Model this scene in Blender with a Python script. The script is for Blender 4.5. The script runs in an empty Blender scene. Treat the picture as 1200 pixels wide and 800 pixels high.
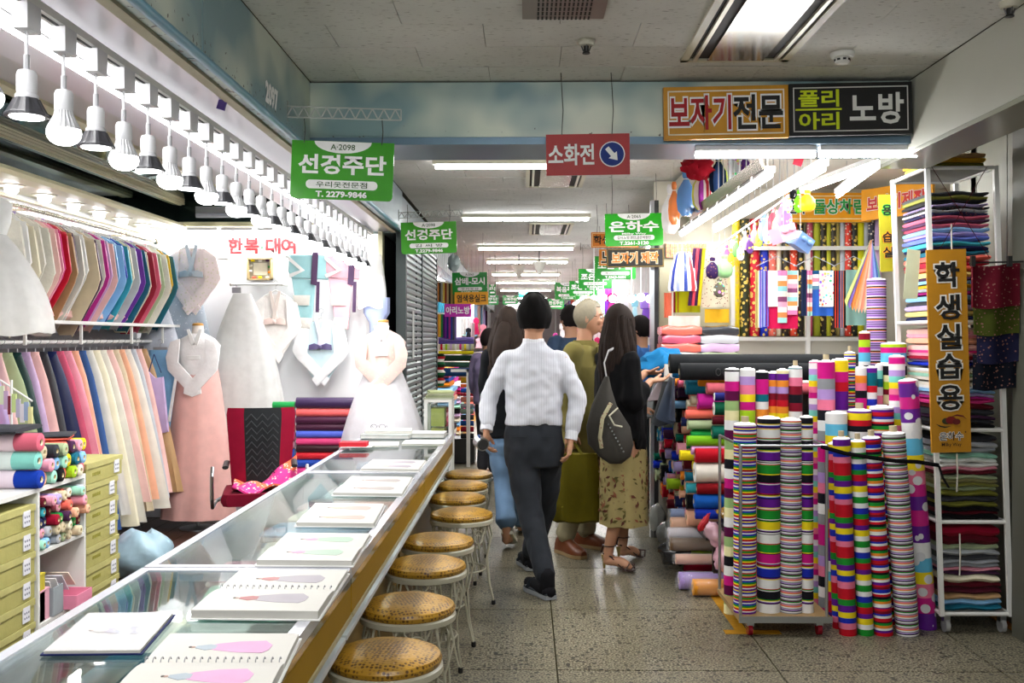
import bpy, bmesh, math, random
import numpy as np
from mathutils import Vector, Matrix, noise

random.seed(7)
SC = bpy.context.scene
COL = SC.collection
R = math.radians

# ---------------------------------------------------------------- camera, world, exposure
YAW, PITCH, FPX = R(0.79), R(0.2), 1165.0
cam = bpy.data.cameras.new('camera'); camo = bpy.data.objects.new('camera', cam); COL.objects.link(camo)
camo.location = (0, 0, 1.48); camo.rotation_euler = (math.pi / 2 - PITCH, 0, YAW)
cam.sensor_width = 36; cam.lens = 36 * FPX / 1200; cam.clip_end = 200
SC.camera = camo
SC.view_settings.view_transform = 'Standard'; SC.view_settings.look = 'None'
SC.view_settings.gamma = 1; SC.view_settings.use_curve_mapping = False
SC.view_settings.exposure = 0.5
SC.cycles.use_denoising = True
SC.cycles.max_bounces = 7; SC.cycles.diffuse_bounces = 3; SC.cycles.glossy_bounces = 3
SC.cycles.transmission_bounces = 5; SC.cycles.transparent_max_bounces = 12
SC.cycles.caustics_reflective = False; SC.cycles.caustics_refractive = False
SC.cycles.sample_clamp_indirect = 4
world = bpy.data.worlds.new('world'); SC.world = world; world.use_nodes = True
world.node_tree.nodes['Background'].inputs[0].default_value = (0.90, 0.93, 0.90, 1)
world.node_tree.nodes['Background'].inputs[1].default_value = 0.55

CR = (Matrix.Rotation(YAW, 3, 'Z') @ Matrix.Rotation(math.pi / 2 - PITCH, 3, 'X'))
EYE = Vector((0, 0, 1.48))
def ray(px, py): return CR @ Vector(((px - 600) / FPX, -(py - 400) / FPX, -1))
def atY(px, py, Y): d = ray(px, py); return EYE + d * (Y / d.y)
def atZ(px, py, z): d = ray(px, py); return EYE + d * ((z - 1.48) / d.z)
def atX(px, py, x): d = ray(px, py); return EYE + d * (x / d.x)

# ---------------------------------------------------------------- colours and materials
def lin(h):
    if isinstance(h, (tuple, list)): return tuple(h[:3])
    h = h.lstrip('#'); o = []
    for i in (0, 2, 4):
        c = int(h[i:i + 2], 16) / 255
        o.append(c / 12.92 if c <= .04045 else ((c + .055) / 1.055) ** 2.4)
    return tuple(o)
C = dict(red='#c4122c', crimson='#9c1230', maroon='#5a1220', pink='#f0a0b4', hotpink='#e0388a', blush='#f0c4bc', rose='#d8607c',
    coral='#f07060', peach='#f4b898', orange='#f08a24', yellow='#f2d820', gold='#d8a41c', cream='#f0e8cc', ivory='#ece8dc', white='#f2f2f0',
    lime='#a4cc28', green='#1c8a3c', emerald='#0c6450', mint='#a0dcc4', sage='#a8b890', olive='#7c7c30', teal='#1c6880', turquoise='#40b0c0',
    skyblue='#8cc0ec', blue='#1c50b8', royal='#1430c0', navy='#1c2450', lavender='#b4a4dc', purple='#6c2ca0', plum='#482848',
    magenta='#c02490', grey='#9a9ea4', silver='#c4c8d0', charcoal='#34363c', black='#101014', brown='#6c4828', tan='#b89468', beige='#d8c8a8',
    khaki='#9c9464', denim='#3c5c94', periwinkle='#6878d0', burgundy='#501828', apricot='#f8c898', lilac='#d0b0d8')
WORD = dict(hotpink='hot pink', skyblue='sky blue', royal='royal blue', periwinkle='periwinkle blue')
def cw(c): return WORD.get(c, c)
def col(c): return lin(C.get(c, c))

MATS = {}
def nm(m): return m.node_tree.nodes, m.node_tree.links
def base_mat(name):
    m = bpy.data.materials.new(name); m.use_nodes = True
    return m, m.node_tree.nodes['Principled BSDF']
def bump(m, b, scale, strength, dist=.002, kind='NOISE', src=None, detail=3):
    n, l = nm(m); tc = n.new('ShaderNodeTexCoord')
    if kind == 'NOISE': t = n.new('ShaderNodeTexNoise'); t.inputs['Detail'].default_value = detail
    else: t = n.new('ShaderNodeTexVoronoi')
    t.inputs['Scale'].default_value = scale
    l.new(tc.outputs['Object'], t.inputs['Vector'])
    bp = n.new('ShaderNodeBump'); bp.inputs['Strength'].default_value = strength; bp.inputs['Distance'].default_value = dist
    l.new(t.outputs[0], bp.inputs['Height']); l.new(bp.outputs[0], b.inputs['Normal'])
    return t
def flat(key, c, rough=.6, metal=0, emis=0, alpha=1, var=0, vs=6, bmp=0, bs=120, coat=0, trans=0, sheen=0):
    if key in MATS: return MATS[key]
    m, b = base_mat(key); c = col(c); n, l = nm(m)
    b.inputs['Base Color'].default_value = (*c, 1); b.inputs['Roughness'].default_value = rough
    b.inputs['Specular IOR Level'].default_value = .2 if rough > .55 else .5
    b.inputs['Metallic'].default_value = metal; b.inputs['Coat Weight'].default_value = coat
    b.inputs['Transmission Weight'].default_value = trans; b.inputs['Sheen Weight'].default_value = sheen
    if alpha < 1: b.inputs['Alpha'].default_value = alpha
    if emis:
        b.inputs['Emission Color'].default_value = (*c, 1); b.inputs['Emission Strength'].default_value = emis
    if var:
        tc = n.new('ShaderNodeTexCoord'); t = n.new('ShaderNodeTexNoise'); t.inputs['Scale'].default_value = vs; t.inputs['Detail'].default_value = 6
        l.new(tc.outputs['Object'], t.inputs['Vector'])
        mx = n.new('ShaderNodeMix'); mx.data_type = 'RGBA'
        mx.inputs[6].default_value = (*[x * (1 - var) for x in c], 1); mx.inputs[7].default_value = (*[min(1, x * (1 + var)) for x in c], 1)
        l.new(t.outputs[0], mx.inputs[0]); l.new(mx.outputs[2], b.inputs['Base Color'])
    if bmp: bump(m, b, bs, bmp)
    MATS[key] = m; return m
def colmat(key, rough=.8, sheen=.03, bs=260, bst=.3, alpha=1, pattern=None, pc=(.8, .6, .1), ps=60, thr=.35, metal=0, coat=0):
    """colour of each face comes from the Col attribute (the dye of the cloth)"""
    if key in MATS: return MATS[key]
    m, b = base_mat(key); n, l = nm(m)
    at = n.new('ShaderNodeAttribute'); at.attribute_name = 'Col'
    tc = n.new('ShaderNodeTexCoord'); t = n.new('ShaderNodeTexNoise'); t.inputs['Scale'].default_value = 14; t.inputs['Detail'].default_value = 4
    l.new(tc.outputs['Object'], t.inputs['Vector'])
    mr = n.new('ShaderNodeMapRange'); mr.inputs['To Min'].default_value = .82; mr.inputs['To Max'].default_value = 1.12
    l.new(t.outputs[0], mr.inputs[0])
    mu = n.new('ShaderNodeVectorMath'); mu.operation = 'MULTIPLY'
    l.new(at.outputs['Color'], mu.inputs[0]); l.new(mr.outputs[0], mu.inputs[1])
    out = mu.outputs[0]
    if pattern:
        v = n.new('ShaderNodeTexVoronoi'); v.inputs['Scale'].default_value = ps
        l.new(tc.outputs['Object'], v.inputs['Vector'])
        th = n.new('ShaderNodeMath'); th.operation = 'LESS_THAN'; th.inputs[1].default_value = thr
        l.new(v.outputs['Distance'], th.inputs[0])
        mx = n.new('ShaderNodeMix'); mx.data_type = 'RGBA'; mx.inputs[7].default_value = (*pc, 1)
        l.new(th.outputs[0], mx.inputs[0]); l.new(out, mx.inputs[6]); out = mx.outputs[2]
        if pattern == 'flower':
            mx.inputs[7].default_value = (*pc, 1)
            l.new(v.outputs['Color'], mx.inputs[7])
    l.new(out, b.inputs['Base Color'])
    b.inputs['Roughness'].default_value = rough; b.inputs['Sheen Weight'].default_value = sheen; b.inputs['Specular IOR Level'].default_value = .08 if rough > .6 else .35
    b.inputs['Metallic'].default_value = metal; b.inputs['Coat Weight'].default_value = coat
    if alpha < 1: b.inputs['Alpha'].default_value = alpha
    if bst: bump(m, b, bs, bst)
    MATS[key] = m; return m
FAB = colmat('fabric'); SATIN = colmat('satin', rough=.38, sheen=.1, bst=.12)
BROC = colmat('brocade', rough=.45, pattern='dot', pc=(.75, .55, .12), ps=32, thr=.38)
BROCW = colmat('brocade_light', rough=.6, pattern='dot', pc=(.8, .72, .6), ps=40, thr=.3)
LACE = colmat('lace', rough=.7, bs=55, bst=.9)
SHEER = colmat('sheer', rough=.7, alpha=.62, bst=.3, bs=40)
SEQ = colmat('sequin_tulle', rough=.5, alpha=.8, pattern='dot', pc=(.9, .92, .95), ps=45, thr=.2)
FLOR = colmat('floral_print', rough=.75, pattern='flower', ps=38, thr=.36)
FLORR = colmat('blossom_print', rough=.7, pattern='dot', pc=(.22, .10, .08), ps=55, thr=.24)
FOIL = colmat('foil_print', rough=.3, pattern='dot', pc=(.7, .7, .72), ps=14, thr=.33)
PAINT = colmat('paint', rough=.45, sheen=0, bst=0); CARD = colmat('card', rough=.65, sheen=0, bst=.15, bs=90)
GLOSSP = colmat('gloss_plastic', rough=.2, sheen=0, bst=0)
INK = colmat('ink', rough=.6, sheen=0, bst=0)
WRAP = flat('clear_wrap', '#e8ecf0', rough=.12, alpha=.14, bmp=.6, bs=25)
WHITEM = flat('white_metal', '#e4e4e0', rough=.35); STEEL = flat('steel', '#b8bcc0', rough=.28, metal=1)
CHROME = flat('chrome', '#dcdee8', rough=.22, metal=.55, bmp=.15, bs=12); BLACKP = flat('black_plastic', '#18181a', rough=.45)
WIRE = flat('dark_wire', '#2a2a2a', rough=.6); CARDTUBE = flat('card_tube', '#b8a888', rough=.8)
LITW = flat('tube_light', '#ffffff', emis=28); LITB = flat('bulb_light', '#ffffff', emis=13)

# ---------------------------------------------------------------- mesh builder
class MB:
    def __init__(s): s.v = []; s.f = []; s.c = []; s.m = []
    def add(s, vs, fs, c='white', mi=0):
        k = len(s.v); s.v += [tuple(p) for p in vs]
        cc = col(c) if isinstance(c, str) else c
        for i, f in enumerate(fs):
            s.f.append(tuple(j + k for j in f)); s.c.append(cc[i] if isinstance(cc, list) else cc); s.m.append(mi)
        return s
    def box(s, c, d, colr='white', rot=None, mi=0):
        vs = [Vector((x * d[0] / 2, y * d[1] / 2, z * d[2] / 2)) for x in (-1, 1) for y in (-1, 1) for z in (-1, 1)]
        if rot is not None: vs = [rot @ v for v in vs]
        c = Vector(c); vs = [v + c for v in vs]
        return s.add(vs, [(0, 1, 3, 2), (4, 6, 7, 5), (0, 4, 5, 1), (2, 3, 7, 6), (0, 2, 6, 4), (1, 5, 7, 3)], colr, mi)
    def bx(s, x0, x1, y0, y1, z0, z1, colr='white', mi=0):
        return s.box(((x0 + x1) / 2, (y0 + y1) / 2, (z0 + z1) / 2), (abs(x1 - x0), abs(y1 - y0), abs(z1 - z0)), colr, None, mi)
    def loft(s, rings, colr='white', caps=True, closed=True, mi=0):
        n = len(rings[0]); vs = [p for r in rings for p in r]; fs = []; cs = []
        L = isinstance(colr, list); base = None if L else (col(colr) if isinstance(colr, str) else colr)
        for i in range(len(rings) - 1):
            cc = (col(colr[i]) if isinstance(colr[i], str) else colr[i]) if L else base
            for j in range(n if closed else n - 1):
                a = i * n + j; b = i * n + (j + 1) % n
                fs.append((a, b, b + n, a + n)); cs.append(cc)
        if caps and closed:
            fs.append(tuple(range(n))[::-1]); cs.append(cs[0]); fs.append(tuple((len(rings) - 1) * n + j for j in range(n))); cs.append(cs[-2])
        return s.add(vs, fs, cs, mi)
    def tube(s, pts, r, n=8, colr='white', caps=True, mi=0, flatten=1, up=None):
        pts = [Vector(p) for p in pts]; rr = r if isinstance(r, (list, tuple)) else [r] * len(pts)
        t0 = (pts[1] - pts[0]).normalized(); ref = Vector(up) if up else (Vector((0, 0, 1)) if abs(t0.z) < .9 else Vector((1, 0, 0)))
        rings = []; 
        for i, p in enumerate(pts):
            t = (pts[min(i + 1, len(pts) - 1)] - pts[max(i - 1, 0)]).normalized()
            a = ref.cross(t)
            if a.length < 1e-4: a = Vector((1, 0, 0)).cross(t)
            a.normalize(); b = t.cross(a).normalized(); ref = b
            q = rr[i]
            rings.append([p + a * math.cos(2 * math.pi * j / n) * q + b * math.sin(2 * math.pi * j / n) * q * flatten for j in range(n)])
        return s.loft(rings, colr, caps, True, mi)
    def cyl(s, p0, p1, r, n=12, colr='white', mi=0): return s.tube([p0, p1], r, n, colr, True, mi)
    def lathe(s, prof, c=(0, 0, 0), n=16, colr='white', mi=0, caps=True):
        c = Vector(c)
        return s.loft([[c + Vector((r * math.cos(2 * math.pi * j / n), r * math.sin(2 * math.pi * j / n), z)) for j in range(n)] for r, z in prof], colr, caps, True, mi)
    def ell(s, c, r, n=12, m=8, colr='white', rot=None, mi=0):
        c = Vector(c); rings = []
        for i in range(m + 1):
            a = math.pi * min(max(i / m, .02), .98)
            ring = [Vector((r[0] * math.sin(a) * math.cos(2 * math.pi * j / n), r[1] * math.sin(a) * math.sin(2 * math.pi * j / n), -r[2] * math.cos(a))) for j in range(n)]
            rings.append([c + (rot @ v if rot is not None else v) for v in ring])
        return s.loft(rings, colr, True, True, mi)
    def prism(s, poly, o, u, v, w, colr='white', mi=0, edge=None):
        """polygon in the u,v plane from o, thickness w (vector)"""
        o, u, v, w = Vector(o), Vector(u), Vector(v), Vector(w); n = len(poly)
        a = [o + u * x + v * y for x, y in poly]; b = [p + w for p in a]
        cc = col(colr) if isinstance(colr, str) else colr; ec = col(edge) if edge else cc
        fs = [tuple(range(n))[::-1], tuple(range(n, 2 * n))] + [(i, (i + 1) % n, n + (i + 1) % n, n + i) for i in range(n)]
        return s.add(a + b, fs, [cc, cc] + [ec] * n, mi)
    def sheet(s, fn, nu, nv, th=.004, colr='white', mi=0):
        """closed thin cloth: fn(u,v)->Vector, offset th along normal"""
        P = [[Vector(fn(i / nu, j / nv)) for j in range(nv + 1)] for i in range(nu + 1)]
        Q = []
        for i in range(nu + 1):
            row = []
            for j in range(nv + 1):
                a = P[min(i + 1, nu)][j] - P[max(i - 1, 0)][j]; b = P[i][min(j + 1, nv)] - P[i][max(j - 1, 0)]
                nn = a.cross(b); nn = nn.normalized() if nn.length > 1e-9 else Vector((0, 0, 1))
                row.append(P[i][j] + nn * th)
            Q.append(row)
        w = nv + 1; vs = [p for r in P for p in r] + [p for r in Q for p in r]; K = (nu + 1) * w; fs = []
        for i in range(nu):
            for j in range(nv):
                a = i * w + j; fs.append((a, a + 1, a + w + 1, a + w)); fs.append((K + a, K + a + w, K + a + w + 1, K + a + 1))
        for i in range(nu):
            a = i * w; fs.append((a, a + w, K + a + w, K + a)); a += nv; fs.append((a, K + a, K + a + w, a + w))
        for j in range(nv):
            a = j; fs.append((a, K + a, K + a + 1, a + 1)); a += nu * w; fs.append((a, a + 1, K + a + 1, K + a))
        cc = colr
        if callable(colr):
            cc = []
            for f in fs:
                x = f[0] % K; cc.append(col(colr((x // w) / nu, (x % w) / nv)))
        return s.add(vs, fs, cc, mi)
    def build(s, name, mat, parent=None, smooth=True, ang=38, raw=False):
        me = bpy.data.meshes.new(name); V = np.array(s.v, dtype=float).reshape(-1, 3)
        loc = Vector((0, 0, 0))
        if parent is not None: off = Vector(WL.get(parent.name, (0, 0, 0)))
        elif raw: off = Vector((0, 0, 0))
        else:
            mn, mx = V.min(0), V.max(0); off = Vector(((mn[0] + mx[0]) / 2, (mn[1] + mx[1]) / 2, mn[2])); loc = off
        V = V - np.array(off)
        me.from_pydata([tuple(p) for p in V], [], s.f); me.update()
        ca = me.color_attributes.new('Col', 'FLOAT_COLOR', 'CORNER')
        cs = np.ones((len(me.loops), 4)); lt = np.array([len(f) for f in s.f]); cs[:, :3] = np.repeat(np.array(s.c), lt, 0)
        ca.data.foreach_set('color', cs.ravel())
        ms = mat if isinstance(mat, (list, tuple)) else [mat]
        for m in ms: me.materials.append(m)
        if len(ms) > 1: me.polygons.foreach_set('material_index', s.m)
        if smooth: me.shade_smooth(); me.set_sharp_from_angle(angle=R(ang))
        me.validate()
        o = bpy.data.objects.new(name, me); COL.objects.link(o)
        if parent is not None: o.parent = parent
        else: o.location = loc
        WL[o.name] = tuple(off)
        return o
WL = {}
ORD = 'first second third fourth fifth sixth seventh eighth ninth tenth eleventh twelfth thirteenth fourteenth fifteenth sixteenth seventeenth eighteenth nineteenth twentieth'.split()
ORD += ['twenty-' + w for w in ORD[:9]] + ['thirtieth'] + ['thirty-' + w for w in ORD[:9]] + ['fortieth']
def tag(o, label, cat, group=None, kind=None):
    o['label'] = label; o['category'] = cat
    if group: o['group'] = group
    if kind: o['kind'] = kind
    return o
def thing(name, label, cat, loc=(0, 0, 0), group=None):
    o = bpy.data.objects.new(name, None); o.empty_display_size = .05; COL.objects.link(o); o.location = loc; WL[o.name] = tuple(loc)
    return tag(o, label, cat, group)
def struct(o): o['kind'] = 'structure'; return o
def copy_tree(o, parent=None):
    c = o.copy(); COL.objects.link(c); c.parent = parent
    for ch in CH.get(o.name, None) or [x for x in o.children]: copy_tree(ch, c)
    return c
CH = {}
def place(root, loc, rot=(0, 0, 0), label=None, group=None, scale=None):
    root.location = loc; root.rotation_euler = rot
    if label: root['label'] = label
    if group: root['group'] = group
    if scale: root.scale = scale
    return root
def area(name, loc, rot, sx, sy, power, color=(1, 1, 1), parent=None, spread=180):
    d = bpy.data.lights.new(name, 'AREA'); d.shape = 'RECTANGLE'; d.size = sx; d.size_y = sy; d.energy = power; d.color = color; d.spread = R(spread)
    o = bpy.data.objects.new(name, d); COL.objects.link(o)
    off = Vector(WL.get(parent.name, (0, 0, 0))) if parent is not None else Vector((0, 0, 0))
    o.location = Vector(loc) - off; o.rotation_euler = rot
    if parent is not None: o.parent = parent
    return o

TXT = {}
def text(mb, body, o, u, v, w, h, colr='black', bold=.03, depth=.002, fit=True, mi=0, sc=None):
    """lettering as shallow relief: fits body in a w x h box centred at o (world), axes u, v; bold = stroke offset"""
    key = (body, bold)
    if key not in TXT:
        c = bpy.data.curves.new('lettering', 'FONT'); c.body = body; c.size = 1; c.offset = bold; c.resolution_u = 2; c.fill_mode = 'FRONT'
        ob = bpy.data.objects.new('lettering', c); COL.objects.link(ob)
        dg = bpy.context.evaluated_depsgraph_get(); me = bpy.data.meshes.new_from_object(ob.evaluated_get(dg))
        vs = [x.co.copy() for x in me.vertices]; fs = [tuple(p.vertices) for p in me.polygons]
        bpy.data.objects.remove(ob); bpy.data.curves.remove(c); bpy.data.meshes.remove(me); TXT[key] = (vs, fs)
    vs, fs = TXT[key]
    x0, x1 = min(p.x for p in vs), max(p.x for p in vs); y0, y1 = min(p.y for p in vs), max(p.y for p in vs)
    o, u, v = Vector(o), Vector(u).normalized(), Vector(v).normalized(); nn = u.cross(v)
    sx = w / (x1 - x0); sy = h / (y1 - y0)
    if not fit: sx = sy = min(sx, sy)
    if sc: sx, sy = sc
    out = [o + u * ((p.x - (x0 + x1) / 2) * sx) + v * ((p.y - (y0 + y1) / 2) * sy) + nn * depth for p in vs]
    mb.add(out, fs, colr, mi)
    return sx, sy
def rrect(w, h, r, n=4, corners=(1, 1, 1, 1)):
    pts = []
    for k, (sx, sy, a0) in enumerate(((1, 1, 0), (-1, 1, 90), (-1, -1, 180), (1, -1, 270))):
        if corners[k]:
            for i in range(n + 1):
                a = R(a0 + 90 * i / n); pts.append((sx * (w / 2 - r) + r * math.cos(a), sy * (h / 2 - r) + r * math.sin(a)))
        else: pts.append((sx * w / 2, sy * h / 2))
    return pts
UX, UY, UZ = Vector((1, 0, 0)), Vector((0, 1, 0)), Vector((0, 0, 1))
# ================================================================ THE SETTING
HC = 2.67
# terrazzo floor tiles
def terrazzo():
    m, b = base_mat('terrazzo'); n, l = nm(m); tc = n.new('ShaderNodeTexCoord')
    base = (.30, .285, .235)
    prev = None; out = None
    v1 = n.new('ShaderNodeTexVoronoi'); v1.inputs['Scale'].default_value = 42
    n1 = n.new('ShaderNodeTexNoise'); n1.inputs['Scale'].default_value = 105; n1.inputs['Detail'].default_value = 3
    n2 = n.new('ShaderNodeTexNoise'); n2.inputs['Scale'].default_value = 1.6; n2.inputs['Detail'].default_value = 5
    geo = n.new('ShaderNodeNewGeometry')
    for t in (v1, n1, n2): l.new(geo.outputs['Position'], t.inputs['Vector'])
    r1 = n.new('ShaderNodeValToRGB'); r1.color_ramp.elements[0].position = .40; r1.color_ramp.elements[1].position = .62
    r1.color_ramp.elements[0].color = (.03, .025, .015, 1); r1.color_ramp.elements[1].color = (.33, .30, .21, 1)
    l.new(n1.outputs[0], r1.inputs[0])
    # dark chips: some voronoi cells only
    sep = n.new('ShaderNodeSeparateColor'); l.new(v1.outputs['Color'], sep.inputs[0])
    lt = n.new('ShaderNodeMath'); lt.operation = 'LESS_THAN'; lt.inputs[1].default_value = .24; l.new(sep.outputs[0], lt.inputs[0])
    ld = n.new('ShaderNodeMath'); ld.operation = 'LESS_THAN'; ld.inputs[1].default_value = .44; l.new(v1.outputs['Distance'], ld.inputs[0])
    an = n.new('ShaderNodeMath'); an.operation = 'MULTIPLY'; l.new(lt.outputs[0], an.inputs[0]); l.new(ld.outputs[0], an.inputs[1])
    mx = n.new('ShaderNodeMix'); mx.data_type = 'RGBA'; l.new(an.outputs[0], mx.inputs[0]); l.new(r1.outputs[0], mx.inputs[6]); mx.inputs[7].default_value = (.035, .03, .025, 1)
    m2 = n.new('ShaderNodeMix'); m2.data_type = 'RGBA'; m2.blend_type = 'MULTIPLY'; m2.inputs[0].default_value = .5
    r2 = n.new('ShaderNodeValToRGB'); r2.color_ramp.elements[0].color = (.55, .52, .45, 1); r2.color_ramp.elements[0].position = .3; r2.color_ramp.elements[1].position = .6
    l.new(n2.outputs[0], r2.inputs[0]); l.new(mx.outputs[2], m2.inputs[6]); l.new(r2.outputs[0], m2.inputs[7]); l.new(m2.outputs[2], b.inputs['Base Color'])
    b.inputs['Roughness'].default_value = .22
    mr = n.new('ShaderNodeMapRange'); mr.inputs['To Min'].default_value = .22; mr.inputs['To Max'].default_value = .5
    l.new(n2.outputs[0], mr.inputs[0]); l.new(mr.outputs[0], b.inputs['Roughness'])
    b.inputs['Specular IOR Level'].default_value = .38
    return m
TERR = terrazzo()
GROUT = flat('grout', '#3c3828', rough=.8)
fl = MB().bx(-3.3, 3.4, -3.5, 42, -.12, -.006).build('floor', GROUT, raw=True); struct(fl)
tmb = MB(); tp = .985
proto_t = None
for i in range(-1, 4):
    for j in range(-6, 9):
        x0 = .14 + tp * (i - 1) + .0; y0 = 4.432 + tp * j
        cx, cy = x0 + tp / 2, y0 + tp / 2
        if proto_t is None:
            proto_t = MB().bx(-tp / 2 + .004, tp / 2 - .004, -tp / 2 + .003, tp / 2 - .003, -.006, 0).build('tile', TERR, raw=True, smooth=False); o = proto_t
        else: o = proto_t.copy(); COL.objects.link(o)
        o.parent = fl; o.location = (cx, cy, random.uniform(-.0006, 0))
far = MB()
for j in range(9, 37):
    for i in range(-1, 4):
        x0 = .14 + tp * (i - 1); y0 = 4.432 + tp * j
        far.bx(x0 + .004, x0 + tp - .004, y0 + .003, y0 + tp - .003, -.006, 0)
o = far.build('distant_tiles', TERR, parent=fl, smooth=False); o['kind'] = 'stuff'
# worn yellow guide lines painted on the floor
YL = flat('yellow_line', '#a87818', rough=.6, var=.35, vs=30)
a = atZ(822, 684, 0); b_ = atZ(852, 738, 0)
mb = MB(); mb.prism([(0, 0), (.06, 0), (.06, 1.5), (0, 1.5)], (1.06, 5.05, .0002), UX, UY, Vector((0, 0, .0015)))
mb.prism([(0, 0), (.28, 0), (.28, .07), (0, .07)], (1.0, 4.98, .0002), UX, UY, Vector((0, 0, .0015)))
struct(mb.build('trim_floor_line', YL))
struct(MB().bx(2.46, 2.5, 2.5, 5.6, .0, .012).build('trim_floor_edge', flat('orange_edge', '#a86a18', rough=.5)))
struct(MB().bx(-.98, -.9, 7.3, 30, 0, .002).build('trim_yellow_line', YL))
# dark wooden floor of the shop behind the counter
WOODF = flat('shop_floor_wood', '#3a2418', rough=.25, var=.35, vs=5)
wf = MB().bx(-3.15, -1.35, 1.0, 8.1, .0, .012)
wfo = struct(wf.build('floor_shop', flat('dark_gap', '#150d09', rough=.7)))
plank = None
for i in range(12):
    for j in range(6):
        if plank is None: plank = MB().bx(-.073, .073, -.58, .58, 0, .006).build('plank', WOODF, raw=True, smooth=False); o = plank
        else: o = plank.copy(); COL.objects.link(o)
        o.parent = wfo; x = -3.07 + .15 * i; y = 1.6 + 1.17 * j
        o.location = Vector((x, y, .0125)) - Vector(WL[wfo.name])

# ceiling with acoustic panels, staggered
def panelmat():
    m, b = base_mat('acoustic_panel'); n, l = nm(m); g = n.new('ShaderNodeNewGeometry')
    mp = n.new('ShaderNodeMapping'); mp.inputs['Scale'].default_value = (12, 60, 1); l.new(g.outputs['Position'], mp.inputs[0])
    t = n.new('ShaderNodeTexNoise'); t.inputs['Scale'].default_value = 2.2; t.inputs['Detail'].default_value = 4; l.new(mp.outputs[0], t.inputs['Vector'])
    r = n.new('ShaderNodeValToRGB'); r.color_ramp.elements[0].position = .30; r.color_ramp.elements[1].position = .38
    r.color_ramp.elements[0].color = (.20, .19, .165, 1); r.color_ramp.elements[1].color = (.78, .78, .74, 1); l.new(t.outputs[0], r.inputs[0])
    t2 = n.new('ShaderNodeTexNoise'); t2.inputs['Scale'].default_value = 2; t2.inputs['Detail'].default_value = 4; l.new(g.outputs['Position'], t2.inputs['Vector'])
    mx = n.new('ShaderNodeMix'); mx.data_type = 'RGBA'; mx.blend_type = 'MULTIPLY'; mx.inputs[0].default_value = .4
    l.new(r.outputs[0], mx.inputs[6]); l.new(t2.outputs[0], mx.inputs[7]); l.new(mx.outputs[2], b.inputs['Base Color']); b.inputs['Roughness'].default_value = .8
    return m
PANEL = panelmat()
ce = struct(MB().bx(-3.2, 3.4, -3.5, 42, HC + .012, HC + .12).build('ceiling', flat('joint_dark', '#4c4a42', rough=.9), raw=True))
pp = None
for j in range(30):
    y0 = 2.27 + .30 * j; off = (.3 if j % 2 else 0) + random.uniform(-.02, .02)
    for i in range(-2, 6):
        x0 = -1.06 + .6 * i + off
        lo, hi = -1.0, (1.77 if y0 < 4.6 else 1.25)
        a_, b2 = max(x0, lo), min(x0 + .6, hi)
        if b2 - a_ < .08: continue
        full = abs(b2 - a_ - .6) < .001
        if full:
            if pp is None: pp = MB().bx(-.2988, .2988, -.1488, .1488, 0, .014).build('ceiling_panel', PANEL, raw=True, smooth=False); o = pp
            else: o = pp.copy(); COL.objects.link(o)
        else: o = MB().bx(-(b2 - a_) / 2 + .0012, (b2 - a_) / 2 - .0012, -.1488, .1488, 0, .014).build('ceiling_panel', PANEL, raw=True, smooth=False)
        o.parent = ce; o.location = ((a_ + b2) / 2, y0 + .15, HC + random.uniform(-.0015, .001))
far = MB()
for j in range(30, 120):
    y0 = 2.27 + .30 * j
    for i in range(-2, 4):
        x0 = -1.06 + .6 * i + (.3 if j % 2 else 0)
        a_, b2 = max(x0, -1.03), min(x0 + .6, 1.25)
        if b2 > a_ + .02: far.bx(a_ + .002, b2 - .002, y0 + .002, y0 + .298, HC, HC + .01)
o = far.build('distant_ceiling_panels', PANEL, parent=ce, smooth=False); o['kind'] = 'stuff'

# blue painted metal beam and fascias
def bluem():
    m, b = base_mat('weathered_blue_paint'); n, l = nm(m); g = n.new('ShaderNodeNewGeometry')
    t = n.new('ShaderNodeTexNoise'); t.inputs['Scale'].default_value = 2.6; t.inputs['Detail'].default_value = 2
    l.new(g.outputs['Position'], t.inputs['Vector'])
    r = n.new('ShaderNodeValToRGB'); e = r.color_ramp.elements; e[0].position = .40; e[0].color = (.17, .265, .28, 1); e[1].position = .64; e[1].color = (.50, .55, .46, 1)
    l.new(t.outputs[0], r.inputs[0])
    t2 = n.new('ShaderNodeTexNoise'); t2.inputs['Scale'].default_value = 38; t2.inputs['Detail'].default_value = 6; l.new(g.outputs['Position'], t2.inputs['Vector'])
    sx = n.new('ShaderNodeSeparateXYZ'); l.new(g.outputs['Position'], sx.inputs[0])
    # rust and scratches towards the lower edge
    mr = n.new('ShaderNodeMapRange'); mr.inputs[1].default_value = 2.35; mr.inputs[2].default_value = 2.50; mr.inputs[3].default_value = .60; mr.inputs[4].default_value = .76
    l.new(sx.outputs[2], mr.inputs[0])
    gt = n.new('ShaderNodeMath'); gt.operation = 'GREATER_THAN'; l.new(t2.outputs[0], gt.inputs[0]); l.new(mr.outputs[0], gt.inputs[1])
    mx = n.new('ShaderNodeMix'); mx.data_type = 'RGBA'; l.new(gt.outputs[0], mx.inputs[0]); l.new(r.outputs[0], mx.inputs[6]); mx.inputs[7].default_value = (.07, .06, .05, 1)
    l.new(mx.outputs[2], b.inputs['Base Color']); b.inputs['Roughness'].default_value = .42; b.inputs['Metallic'].default_value = .15
    bump(m, b, 3, .3, .01)
    return m
BLUE = bluem(); BLUE2 = flat('slate_blue_metal', '#566e80', rough=.35, metal=.4, var=.15)
bm = struct(MB().bx(-1.0, 1.77, 4.60, 4.64, 2.41, 2.662).build('trim_beam_face', BLUE))
struct(MB().bx(-1.0, 1.77, 4.60, 5.0, 2.375, 2.409).build('trim_beam_edge', BLUE2))
struct(MB().bx(-1.0, 1.77, 4.645, 4.99, 2.41, 2.662).build('trim_beam', flat('beam_core', '#8c948c')))
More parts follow.
